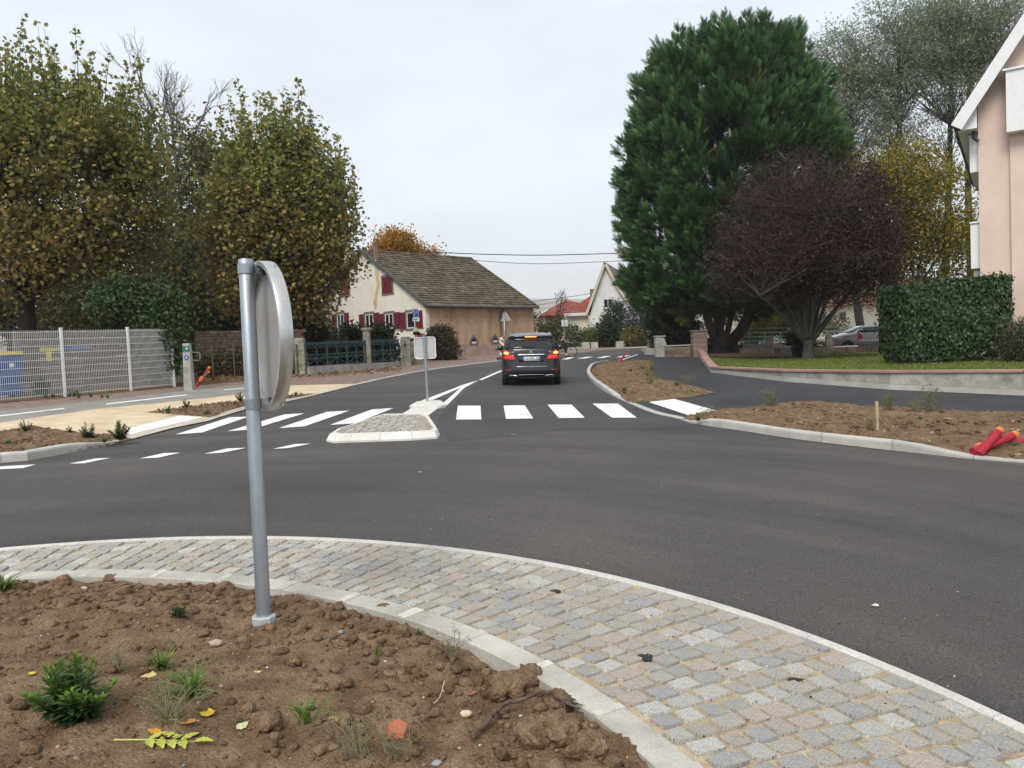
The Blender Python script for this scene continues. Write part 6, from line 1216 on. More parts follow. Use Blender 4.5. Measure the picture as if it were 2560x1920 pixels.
# twin white panels on a post across the road
y = 58.0; q = PY(1413, 870, y); tw = thing('twin_panel_sign', 'pair of pale rectangular sign backs on one post before the cream wing', 'road sign', (q[0], y, gz(q[0], y))); o_ = np.array([q[0], y, gz(q[0], y)])
B().cyl((0, .04, 0), (0, .04, (PY(1413, 799, y)-o_)[2]), .035, None, 8).obj('post', galv, tw)
for a0, a1 in ((1404, 1410.5), (1412.5, 1419)): P0, P1 = PY(a0, 816, y)-o_, PY(a1, 799.5, y)-o_; B().box(((P0[0]+P1[0])/2, 0, (P0[2]+P1[2])/2), (P1[0]-P0[0], .03, P1[2]-P0[2])).obj('panel', mat('pale_panel', [(.58, .60, .62)], rough=.5, bump=0), tw)
# ---------------------------------------------------------------- railing, lamp, stones and planter behind the lawn
yR = 50.0; gr = thing('green_railing', 'pale green metal railing along the road beyond the garden', 'railing', (0, 0, 0)); x0_, x1_ = PY(1835, 850, yR)[0], PY(2300, 850, yR)[0]
zA, zB = PY(1925, 852, yR)[2], PY(1925, 831, yR)[2]; sl2 = GA
rz_ = lambda x, z: z+sl2*(x-PY(1925, 850, yR)[0])
for j in range(3): z = zA+(zB-zA)*j/2; B().bar((x0_, yR, rz_(x0_, z)), (x1_, yR, rz_(x1_, z)), .05, .06).obj('rail', greenrail, gr)
n = int((x1_-x0_)/.95)
for i in range(n+1): x = x0_+(x1_-x0_)*i/n; B().bar((x, yR+.03, rz_(x, zA-.35)), (x, yR+.03, rz_(x, zB+.02)), .05, .05, up=(1, 0, 0)).obj('upright', greenrail, gr)
zT = PY(1925, 820, yR)[2]; B().bar((x0_, yR+.5, rz_(x0_, zT)), (x1_, yR+.5, rz_(x1_, zT)), .03, .03).obj('upper_rail', greenrail, gr)
pv = struct(B().prism([(x0_-6, yR-1.5), (x1_+14, yR-1.5), (x1_+14, yR+.4), (x0_-6, yR+.4)], lambda x, y: gz(x, y)-.2, lambda x, y: gz(x, y)+.10).obj('far_pavement', mat('pale_path', [(.42, .38, .34), (.5, .46, .42)], scale=2, rough=.9)))
B().box(((x0_+x1_)/2, yR+.2, gz((x0_+x1_)/2, yR)+.25), (x1_-x0_, .25, .45)).obj('parapet', stonec, gr)
lx_, ly_ = GLn(1978, 868); yl = 40.5; q = PY(1977, 822, yl); lm = thing('garden_lamp', 'white garden lamp post with pale green globe beside the planter', 'lamp', (q[0], yl, lawnz(q[0], yl))); z = q[2]-lm.location.z-.15
B().cyl((0, 0, 0), (0, 0, z), .035, None, 8).obj('post', whitep, lm); B().lathe([(.0, z-.02), (.09, z), (.16, z+.08), (.17, z+.15), (.13, z+.24), (.05, z+.29), (0, z+.3)], 14).obj('globe', mat('pale_green_globe', [(.20, .55, .42)], rough=.3, bump=0), lm, smooth=True)
for (pxc, pyb, pyt, wpx, lab) in ((1925, 884, 842, 16, 'mossy stone post beside the green railings'), (2072, 879, 836, 15, 'mossy stone post in front of the parked grey car')):
    x, y = GLn(pxc, pyb); y = min(y, 41.2); x = PY(pxc, pyb, y)[0]; h = zat(pxc, pyt, y)-lawnz(x, y); w = wpx*y/FPX; r = thing('stone_post', lab, 'post', (x, y, lawnz(x, y)-.1)); v = []
    for zz2, k in ((0, 1.05), (h*.5, 1), (h*.95, .92), (h+.1, .7)): v += [(a*w/2*k+rnd.uniform(-.02, .02), c*w/2*k, zz2) for a, c in ((-1, -1), (1, -1), (1, 1), (-1, 1))]
    B().add(v, [(3, 2, 1, 0), (12, 13, 14, 15)]+[(i*4+j, i*4+(j+1) % 4, i*4+4+(j+1) % 4, i*4+4+j) for i in range(3) for j in range(4)]).obj('shaft', mosst, r, bevel=.02)
bw = thing('garden_back_wall', 'low dark stone wall closing the lawn at the back', 'wall', (0, 0, 0)); x = PY(1850, 870, 41.3)[0]
while x < 30:
    l = rnd.uniform(.5, 1.0); zl_ = lawnz(x, 41.3); B().box((x+l/2, 41.35+rnd.uniform(-.03, .03), zl_+.12), (l-.02, .35, .36)).obj('stone_block', sand_block, bw, bevel=.02); x += l
x, y = GLn(2002, 893); y = min(y, 38.5); x = PY(2002, 880, y)[0]; pl = thing('planter_pot', 'dark blue square planter pot with dry reddish grass', 'planter', (x, y, lawnz(x, y)-.02)); w = 38*y/FPX/2; h = (893-864)*y/FPX
B().add([(-w*.85, -w*.85, 0), (w*.85, -w*.85, 0), (w*.85, w*.85, 0), (-w*.85, w*.85, 0), (-w, -w, h), (w, -w, h), (w, w, h), (-w, w, h)], [(3, 2, 1, 0), (4, 5, 6, 7), (0, 1, 5, 4), (1, 2, 6, 5), (2, 3, 7, 6), (3, 0, 4, 7)]).obj('pot', mat('dark_blue_pot', [(.008, .01, .022)], rough=.4, bump=0), pl, bevel=.02)
n = 900; pos = np.c_[rng.uniform(-w*.9, w*.9, (n, 2)), np.full(n, h)]; d = rng.normal(size=(n, 3))*.5+[0, 0, 1]; d[:, :2] += pos[:, :2]*.6; Vv, Ff = scatter(SLIM[0]*[.3, 1, 1], SLIM[1], pos, dirrot(d), rng.uniform(.5, .95, n)); meshnp('dry_grass', Vv, Ff, leafm, pl, col=np.repeat(pickcol([(.07, .035, .022), (.10, .055, .03), (.05, .03, .02)], n), 4, axis=0))
# white board lying on the lawn edge, red ring marker, red disc on a stick
q = PY(2110, 870, 40.6); tag(B().box((q[0], 40.6, lawnz(q[0], 40.6)+.33), (1.25, .5, .05)).obj('white_board', whitep), 'white board resting on the low garden back wall', 'board')
q = PY(2098, 861, 41.0); r = thing('red_ring', 'red ring marker standing behind the garden back wall', 'marker', (q[0], 41.8, lawnz(q[0], 41.3)+.1)); b = B(); b.tube([(.12*math.cos(t), 0, .45+.26*math.sin(t)) for t in np.linspace(0, 2*math.pi, 17)], .03, 6); b.obj('ring', redp, r); B().cyl((0, 0, 0), (0, 0, .2), .02, None, 6).obj('stick', redp, r)
q = PY(2150, 842, 41.9); r = thing('red_disc_marker', 'red disc on a thin stick in front of the grey car', 'marker', (q[0], 41.9, lawnz(q[0], 41.9)-.1)); z = q[2]-r.location.z; B().cyl((-.08, 0, 0), (-.08, 0, z), .012, None, 6).obj('stick', redp, r); B().lathe([(0, -.01), (.14, -.01), (.14, .01), (0, .01)], 16, (0, -.02, z), 'Y').obj('disc', redp, r)
# ---------------------------------------------------------------- overhead wires
def wire(label, pts, r=.012): tag(B().tube(smooth_path(pts, 1.5), r, 5).obj('overhead_wire', black), label, 'wire', 'overhead wires')
wire('thick upper overhead wire between farmhouse ridge and conifer', [PY(1060, 629, 60), PY(1150, 633.5, 60), PY(1330, 638, 60), PY(1500, 634.5, 60), PY(1620, 630, 60)], .034)
wire('thin lower overhead wire between farmhouse roof and conifer', [PY(1150, 646, 64), PY(1200, 652, 64), PY(1340, 659.5, 64), PY(1500, 654.5, 64), PY(1600, 650, 64)], .024)
wire('sagging wire running to the white house chimney', [PY(1250, 764, 80), PY(1340, 752, 80), PY(1430, 741, 75), PY(1483, 733, 72)], .026); wire('lower wire behind the small bare tree', [PY(1250, 778, 84), PY(1345, 763, 84), PY(1420, 748, 84)], .02)
# ================================================================ cars
def paintm(name, c, coat=1.0, metal=.3): m = mat(name, [tuple(q*.97 for q in c), tuple(q*1.03 for q in c)], scale=2, rough=.32, metal=metal, bump=0, coat=coat, spec=.5); return m
rubber = mat('tyre_rubber', [(.012, .012, .012), (.02, .02, .02)], scale=20, rough=.85, bump=.1)
chrome = mat('chrome', [(.75, .75, .75), (.8, .8, .8)], rough=.15, metal=1, bump=0)
carglass = mat('car_glass', [(.012, .014, .016), (.022, .024, .026)], scale=1.2, rough=.08, spec=.5, bump=0)
lampred = mat('red_lens', [(.28, .008, .012), (.40, .012, .016)], scale=9, rough=.15, bump=0, coat=1)
glow_r = emit('lit_brake_lens', (1.0, .025, .02),   .6); glow_y = emit('lit_brake_core', (1.0, .42, .10), 1.5)
class Car:
    # z, rear y, front y, half width, corner exponent
    HATCH = [(.19, .16, 4.10, .74, 5), (.26, .07, 4.26, .835, 5), (.36, .02, 4.33, .872, 5), (.46, .0, 4.36, .886, 5), (.56, .02, 4.36, .892, 5), (.70, .05, 4.33, .893, 5), (.84, .075, 4.22, .89, 5), (.94, .09, 4.02, .885, 5), (1.02, .105, 3.70, .872, 5), (1.08, .125, 3.40, .852, 5), (1.14, .165, 3.22, .83, 5), (1.24, .26, 3.0, .79, 5), (1.34, .36, 2.78, .742, 5), (1.41, .43, 2.62, .70, 5), (1.445, .33, 2.52, .678, 6), (1.475, .34, 2.42, .655, 6), (1.50, .47, 2.3, .625, 5), (1.53, .75, 2.1, .56, 4), (1.55, 1.1, 1.9, .42, 3), (1.556, 1.3, 1.8, .2, 3)]
    def __init__(s, lv): s.lv = np.array(lv)
    def at(s, z): return [np.interp(z, s.lv[:, 0], s.lv[:, k]) for k in range(1, 5)]
    def rear(s, x, z): yb, yf, w, e = s.at(z); yc, h = (yb+yf)/2, (yf-yb)/2; return yc-h*max(0, 1-min(1, abs(x/w))**e)**(1/e)
    def front(s, x, z): yb, yf, w, e = s.at(z); return yb+yf-s.rear(x, z)
    def side(s, y, z): yb, yf, w, e = s.at(z); yc, h = (yb+yf)/2, (yf-yb)/2; return w*max(0, 1-min(1, abs((y-yc)/h))**e)**(1/e)
    def body(s, root, m, n=72):
        zs = []
        for i in range(len(s.lv)-1): zs += list(np.linspace(s.lv[i, 0], s.lv[i+1, 0], 3)[:-1])
        zs.append(s.lv[-1, 0]); v, f = [], []
        for z in zs:
            yb, yf, w, e = s.at(z); yc, h = (yb+yf)/2, (yf-yb)/2
            for k in range(n):
                t = 2*math.pi*k/n; c, q = math.cos(t), math.sin(t); v.append((w*math.copysign(abs(c)**(2/e), c), yc+h*math.copysign(abs(q)**(2/e), q), z))
        for i in range(len(zs)-1):
            for k in range(n): f.append((i*n+k, i*n+(k+1) % n, (i+1)*n+(k+1) % n, (i+1)*n+k))
        f += [tuple(range(n-1, -1, -1)), tuple((len(zs)-1)*n+k for k in range(n))]; return B().add(v, f).obj('body', m, root, smooth=True, auto=50)
    def patch(s, root, nm, poly, m, off=.006, th=.01, where='rear', step=.06, rounder=0):
        """polygon laid on the body skin: (x, z) for rear/front, (y, z) for the sides"""
        bm = bmesh.new(); vs = [bm.verts.new((a, 0, b)) for a, b in poly]; bm.faces.new(vs)
        A = np.array(poly)
        for ax, lo, hi in ((0, A[:, 0].min(), A[:, 0].max()), (2, A[:, 1].min(), A[:, 1].max())):
            for q in np.arange(lo+step, hi, step):
                no = (1, 0, 0) if ax == 0 else (0, 0, 1); co = (q, 0, 0) if ax == 0 else (0, 0, q); bmesh.ops.bisect_plane(bm, geom=bm.verts[:]+bm.edges[:]+bm.faces[:], plane_co=co, plane_no=no)
        bmesh.ops.triangulate(bm, faces=[f for f in bm.faces if len(f.verts) > 4])
        for q in bm.verts:
            a, b = q.co.x, q.co.z
            if where == 'rear': q.co = (a, s.rear(a, b)-off, b)
            elif where == 'front': q.co = (a, s.front(a, b)+off, b)
            elif where == 'left': q.co = (-s.side(a, b)-off, a, b)
            else: q.co = (s.side(a, b)+off, a, b)
        bmesh.ops.recalc_face_normals(bm, faces=bm.faces); me = bpy.data.meshes.new(nm); bm.to_mesh(me); bm.free(); me.materials.append(m); me.polygons.foreach_set('use_smooth', np.ones(len(me.polygons), dtype=bool))
        o = link(bpy.data.objects.new(nm, me), root); sd = o.modifiers.new('thick', 'SOLIDIFY'); sd.thickness = th; sd.offset = 0; return o
    def wheel(s, root, x, y, r=.32, w=.21, rimm=None):
        o = (x, y, r); t = B().lathe([(r*.62, -w/2+.01), (r*.93, -w/2), (r, -w/2+.03), (r, w/2-.03), (r*.93, w/2), (r*.62, w/2-.01)], 28, o, 'X').obj('tyre', rubber, root, smooth=True, auto=40)
        k = 1 if x > 0 else -1; b = B(); b.lathe([(r*.63, k*(w/2-.02)), (r*.58, k*(w/2-.005)), (r*.55, k*(w/2-.05))], 24, o, 'X')
        for i in range(7): a = 2*math.pi*i/7; b.bar((x+k*(w/2-.03), y, r), (x+k*(w/2-.03), y+r*.6*math.cos(a), r+r*.6*math.sin(a)), .05, .05, up=(1, 0, 0))
        b.obj('rim', rimm or alu, t); B().lathe([(0, k*(w/2-.09)), (r*.62, k*(w/2-.09))], 20, o, 'X').obj('brake_disc', black, t)
    def glazing(s, root, gl):
        for sd in ('left', 'right'):
            s.patch(root, 'side_window', [(.62, 1.12), (1.55, 1.10), (1.55, 1.40), (.95, 1.40)], gl, .004, .006, sd, .12); s.patch(root, 'side_window', [(1.60, 1.10), (2.85, 1.08), (2.55, 1.38), (1.60, 1.40)], gl, .004, .006, sd, .12)
            s.patch(root, 'wheel_arch', [(.75+.39*math.cos(t), .30+.39*math.sin(t)) for t in np.linspace(-.1, math.pi+.1, 14)], black, .003, .006, sd, .1); s.patch(root, 'wheel_arch', [(3.42+.39*math.cos(t), .30+.39*math.sin(t)) for t in np.linspace(-.1, math.pi+.1, 14)], black, .003, .006, sd, .1)
        s.patch(root, 'windscreen', [(-.74, 1.10), (.74, 1.10), (.62, 1.42), (-.62, 1.42)], gl, .004, .006, 'front', .12)
def mirror(p): return [(-a, b) for a, b in p][::-1]
def main_car():
    x, y = G(1329, 966); root = thing('dark_car', 'dark grey compact car with lit brake lights driving towards the bend', 'car', ground(x, y, .0), math.radians(-.5)); root.rotation_euler = (math.atan(GB), -math.atan(GA), math.radians(-1.0))
    c = Car(Car.HATCH); pm = paintm('dark_grey_paint', (.008, .009, .011), .35, .0); c.body(root, pm); c.glazing(root, carglass)
    R = lambda nm, poly, m, off=.006, th=.012, step=.06: c.patch(root, nm, poly, m, off, th, 'rear', step)
    R('rear_window', [(-.70, 1.10), (.70, 1.10), (.66, 1.16), (.56, 1.40), (.50, 1.42), (-.50, 1.42), (-.56, 1.40), (-.66, 1.16)], carglass)
    for m_ in (lambda p: p, mirror):
        R('window_pillar', m_([(.70, 1.10), (.80, 1.13), (.66, 1.425), (.565, 1.425)]), black, .007)
        tl = R('tail_light', m_([(.445, .77), (.70, .765), (.83, .80), (.845, .93), (.80, 1.04), (.74, 1.075), (.70, 1.06), (.62, .98), (.50, .90)]), lampred, .014, .02, .04)
        tl2 = R('brake_lens', m_([(.49, .82), (.80, .83), (.815, .90), (.64, .895), (.54, .87)]), glow_r, .028, .008, .04)
        for z in (.855, .935): R('light_divider', m_([(.50, z), (.82, z+.01), (.82, z+.02), (.52, z+.012)]), lampred, .036, .004, .05)
        R('brake_core', m_([(.655, .955), (.70, .93), (.80, .95), (.80, 1.0), (.74, 1.02), (.68, 1.0)]), glow_y, .030, .01, .04)
        R('bumper_reflector', m_([(.60, .46), (.80, .47), (.80, .50), (.60, .49)]), lampred, .008, .008)
        ex = R('exhaust_trim', m_([(.44, .27), (.64, .27), (.69, .30), (.62, .345), (.45, .33), (.40, .30)]), chrome, .012, .02, .04); R('exhaust_opening', m_([(.455, .285), (.62, .285), (.655, .302), (.60, .328), (.46, .316)]), black, .024, .006, .04)
        R('shut_line', m_([(.60, .595), (.612, .595), (.70, .76), (.69, .765)]), black, .004, .006, .05)
        R('bumper_shadow_line', m_([(.66, .62), (.86, .66), (.86, .668), (.66, .63)]), black, .003, .004)
    R('spoiler_lip', [(-.655, 1.425), (.655, 1.425), (.64, 1.452), (-.64, 1.452)], black, .004, .012)
    bl = R('high_brake_light', [(-.175, 1.428), (.175, 1.428), (.18, 1.455), (-.18, 1.455)], glow_r, .02, .012); R('high_brake_core', [(-.165, 1.437), (.165, 1.437), (.165, 1.45), (-.165, 1.45)], glow_y, .03, .008)
    R('chrome_bar', [(-.385, .90), (.385, .90), (.39, .935), (.37, .945), (-.37, .945), (-.39, .935)], chrome, .02, .025)
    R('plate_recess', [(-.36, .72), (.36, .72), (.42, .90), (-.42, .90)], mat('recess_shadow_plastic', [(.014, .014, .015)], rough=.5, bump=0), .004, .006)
    np_ = R('number_plate', [(-.26, .745), (.26, .745), (.26, .865), (-.26, .865)], mat('white_plate_metal', [(.66, .68, .72)], rough=.4, bump=0), .016, .008); eb = mat('plate_blue', [(.03, .12, .55)], rough=.4, bump=0)
    R('plate_band', [(-.26, .745), (-.215, .745), (-.215, .865), (-.26, .865)], eb, .0235, .002); R('plate_band', [(.22, .745), (.26, .745), (.26, .865), (.22, .865)], mat('plate_blue_pale', [(.25, .32, .7)], rough=.4, bump=0), .0235, .002)
    yb = c.rear(0, .805)-.027; tilt_ = math.atan((c.rear(0, .86)-c.rear(0, .75))/.11)
    text('DW-925-ZB', .118, black, root, (.002, yb, .805), (math.pi/2-tilt_, 0, 0), .001, 'plate_number', .80)
    ys = c.rear(0, 1.005)-.012; em = B(); n = 28
    em.tube([(.043*math.cos(t), 0, .043*math.sin(t)) for t in np.linspace(0, 2*math.pi, n+1)], .0045, 6)
    for k in range(3): a = math.pi/2+2*math.pi*k/3; em.add([(0, -.006, 0), (.012*math.cos(a+1.05), 0, .012*math.sin(a+1.05)), (.042*math.cos(a), 0, .042*math.sin(a)), (.012*math.cos(a-1.05), 0, .012*math.sin(a-1.05))], [(0, 1, 2), (0, 2, 3)])
    eo = em.obj('emblem', chrome, root); eo.location = (0, ys, 1.005)
    yl = c.rear(.55, 1.0)-.014; text('B 180', .05, chrome, root, (-.555, yl, 1.0), (math.pi/2-.1, 0, .03), .001, 'badge'); text('CDI', .045, chrome, root, (.555, yl, 1.01), (math.pi/2-.1, 0, -.03), .001, 'badge')
    R('chrome_strip', [(-.46, .575), (.46, .575), (.46, .587), (-.46, .587)], chrome, .01, .008); R('diffuser', [(-.80, .20), (.80, .20), (.82, .26), (.44, .26), (-.44, .26), (-.82, .26)], black, .006, .008); R('chrome_strip', [(-.36, .335), (.36, .335), (.40, .31), (.40, .322), (.36, .347), (-.36, .347), (-.40, .322), (-.40, .31)], chrome, .01, .006)
    wp = B(); wp.bar((.0, c.rear(.0, 1.13)-.03, 1.14), (-.20, c.rear(-.2, 1.15)-.03, 1.155), .03, .022, up=(0, 1, 0)); wp.bar((.07, c.rear(.07, 1.14)-.03, 1.145), (-.26, c.rear(-.26, 1.165)-.028, 1.16), .02, .045, up=(0, 1, 0)); wp.obj('wiper', black, root)
    for k in (-1, 1):
        mi = B(); mi.lathe([(0, -.07), (.06, -.06), (.085, 0), (.07, .06), (0, .08)], 12, (0, 0, 0), 'Y'); mo = mi.obj('wing_mirror', pm, root, smooth=True); mo.location = (k*.97, 2.75, 1.06); mo.scale = (1.25, 1, 1)
        B().bar((k*.84, 2.78, 1.0), (k*.92, 2.76, 1.03), .05, .04).obj('mirror_arm', black, mo).location = (-k*.97/1.25, -2.75, -1.06)
        for yy in (.75, 3.42): c.wheel(root, k*.765, yy)
        B().bar((k*.60, .75, 1.52), (k*.58, 2.3, 1.535), .03, .035).obj('roof_rail', chrome, root)
    # two people sit inside behind the dark glass, only faint head rests show
    for k in (-1, 1): B().box((k*.34, .95, 1.06), (.26, .1, .2)).obj('head_rest', black, root, bevel=.03)
main_car()
def parked(name, label, x, y, rz, col, scale=1.0, plate=True, silver=False):
    root = thing(name, label, 'car', ground(x, y), rz, scale=scale); c = Car(Car.HATCH); pm = paintm(name+'_paint', col, metal=.6 if silver else .2); c.body(root, pm); c.glazing(root, carglass)
    R = lambda nm, poly, m, off=.006, th=.012, w='rear': c.patch(root, nm, poly, m, off, th, w, .08)
    R('rear_window', [(-.68, 1.10), (.68, 1.10), (.56, 1.40), (-.56, 1.40)], carglass)
    for m_ in (lambda p: p, mirror):
        R('tail_light', m_([(.62, .80), (.84, .80), (.84, 1.05), (.74, 1.07), (.64, .95)]), lampred, .012); R('headlight', m_([(.50, .72), (.80, .74), (.82, .86), (.62, .84)]), mat('clear_lens', [(.6, .62, .65)], rough=.1, bump=0, coat=1), .01, .012, 'front')
    R('number_plate', [(-.26, .62), (.26, .62), (.26, .73), (-.26, .73)], whitep, .012); R('grille', [(-.45, .45), (.45, .45), (.5, .60), (-.5, .60)], black, .008, .01, 'front'); R('lower_intake', [(-.6, .25), (.6, .25), (.6, .36), (-.6, .36)], black, .008, .01, 'front')
    for sd in ('left', 'right'):
        for yy in (1.575, 2.86, .95): c.patch(root, 'door_gap', [(yy, .36), (yy+.012, .36), (yy+.012, 1.08), (yy, 1.08)], black, .003, .004, sd, .1)
        c.patch(root, 'side_strip', [(1.0, .58), (3.0, .58), (3.0, .63), (1.0, .63)], alu if silver else black, .008, .008, sd, .2); c.patch(root, 'door_handle', [(1.75, .93), (1.95, .93), (1.95, .96), (1.75, .96)], chrome, .015, .012, sd, .1); c.patch(root, 'sill', [(1.2, .21), (3.0, .21), (3.0, .30), (1.2, .30)], black, .006, .006, sd, .2)
        c.patch(root, 'headlight_side', [(3.75, .74), (4.1, .72), (4.0, .86), (3.7, .90)], MATS['clear_lens'], .008, .01, sd, .08)
    for k in (-1, 1):
        mo = B().lathe([(0, -.06), (.07, -.05), (.08, .02), (0, .08)], 10, (0, 0, 0), 'Y').obj('wing_mirror', pm, root, smooth=True); mo.location = (k*.95, 2.75, 1.06)
        for yy in (.75, 3.42): c.wheel(root, k*.77, yy)
    return root
q = np.array(G(1143, 893, .02)); parked('black_hatchback', 'black hatchback parked behind the round bush beside the barn', q[0]-.95, 43.0, math.radians(18), (.012, .014, .017), .92)
yc_ = 44.5; xf = PY(2079, 850, yc_)[0]; parked('grey_estate_car', 'grey car parked side on behind the lawn under the trees', xf+4.36, yc_+.9, math.radians(90), (.36, .37, .385), 1.0, silver=True)
# ================================================================ people and bicycles
def skin(name, pts, edges, rad, m, parent, sub=2):
    me = bpy.data.meshes.new(name); me.from_pydata([tuple(p) for p in pts], edges, []); o = link(bpy.data.objects.new(name, me), parent); me.materials.append(m)
    o.modifiers.new('skin', 'SKIN'); 
    if not me.skin_vertices: 
        bm = bmesh.new(); bm.from_mesh(me); bm.verts.layers.skin.verify(); bm.to_mesh(me); bm.free()
    for i, r in enumerate(rad): me.skin_vertices[0].data[i].radius = (r, r); me.skin_vertices[0].data[i].use_root = (i == 0)
    s = o.modifiers.new('sub', 'SUBSURF'); s.levels = s.render_levels = sub; return o
skinm = mat('skin', [(.52, .30, .21), (.58, .35, .25)], rough=.6, bump=0); cloth_b = mat('black_cloth', [(.012, .012, .015), (.022, .022, .026)], scale=20, rough=.9, bump=.1); cloth_g = mat('grey_cloth', [(.20, .20, .21), (.26, .26, .27)], scale=20, rough=.9, bump=.1); helm = mat('green_helmet', [(.012, .16, .05), (.02, .22, .07)], rough=.3, bump=0); capm = mat('olive_cap', [(.13, .10, .055)], rough=.9); cloth_n = mat('dark_brown_cloth', [(.04, .03, .025)], rough=.9); shoem = mat('pale_shoe', [(.5, .48, .44)], rough=.7, bump=0)
def bicycle(name, label, x, y, rz, wr=.33, rack=True, basket=True):
    root = thing(name, label, 'bicycle', ground(x, y), rz); wb = .52   # rides along +x
    for k in (-1, 1):
        t = B().tube([(k*wb+wr*math.cos(a), 0, wr+wr*math.sin(a)) for a in np.linspace(0, 2*math.pi, 33)], .022, 7).obj('wheel', rubber, root, smooth=True); b = B()
        for i in range(14): a = 2*math.pi*i/14; b.bar((k*wb, 0, wr), (k*wb+wr*.95*math.cos(a), 0, wr+wr*.95*math.sin(a)), .004, .004, up=(0, 1, 0))
        b.obj('spokes', alu, t); B().cyl((k*wb, -.05, wr), (k*wb, .05, wr), .025, None, 8).obj('hub', alu, t)
    bb, st_, hd = (-.05, 0, .28), (-.18, 0, .74), (.36, 0, .78); b = B(); b.tube([bb, st_], .018, 7); b.tube([bb, (.40, 0, .62)], .022, 7); b.tube([st_, hd], .016, 7); b.tube([(-wb, 0, wr), bb], .012, 6); b.tube([(-wb, 0, wr), st_], .012, 6); b.obj('frame', cloth_b, root, smooth=True)
    b = B(); b.tube([(wb, 0, wr), (.42, 0, .62), (.34, 0, .9)], .016, 7); b.obj('fork', black, root, smooth=True); b = B(); b.tube([(.28, -.26, .96), (.34, -.15, .97), (.345, 0, .92), (.34, .15, .97), (.28, .26, .96)], .013, 7); b.obj('handlebar', alu, root, smooth=True)
    B().tube([(-.34, 0, .83), (-.22, 0, .84), (-.06, 0, .82)], [.075, .06, .025], 8).obj('saddle', black, root, smooth=True); B().cyl((-.18, 0, .70), (-.2, 0, .82), .014, None, 7).obj('seat_post', alu, root)
    b = B(); b.lathe([(.02, -.01), (.09, -.01), (.09, .01), (.02, .01)], 16, (-.05, .04, .28), 'Y'); b.bar((-.05, -.06, .28), (.05, -.06, .16), .02, .015, up=(0, 1, 0)); b.bar((-.05, .06, .28), (-.15, .06, .40), .02, .015, up=(0, 1, 0)); b.obj('crank', alu, root); B().box((.06, -.11, .15), (.1, .08, .02)).obj('pedal', black, root)
    if basket:
        B().bar((-.75, 0, .70), (-.25, 0, .70), .12, .012).obj('rack', black, root); b = B()
        for z in (.45, .60, .75): b.tube([(-.80, -.17, z), (-.38, -.17, z), (-.38, .17, z), (-.80, .17, z), (-.80, -.17, z)], .008, 4)
        for i in range(8): xx = -.80+.06*i; b.bar((xx, -.17, .45), (xx, -.17, .75), .006, .006, up=(0, 1, 0)); b.bar((xx, .17, .45), (xx, .17, .75), .006, .006, up=(0, 1, 0))
        b.obj('basket', black, root); B().box((-.59, 0, .59), (.36, .30, .26)).obj('bag', cloth_b, root, bevel=.04)
    return root
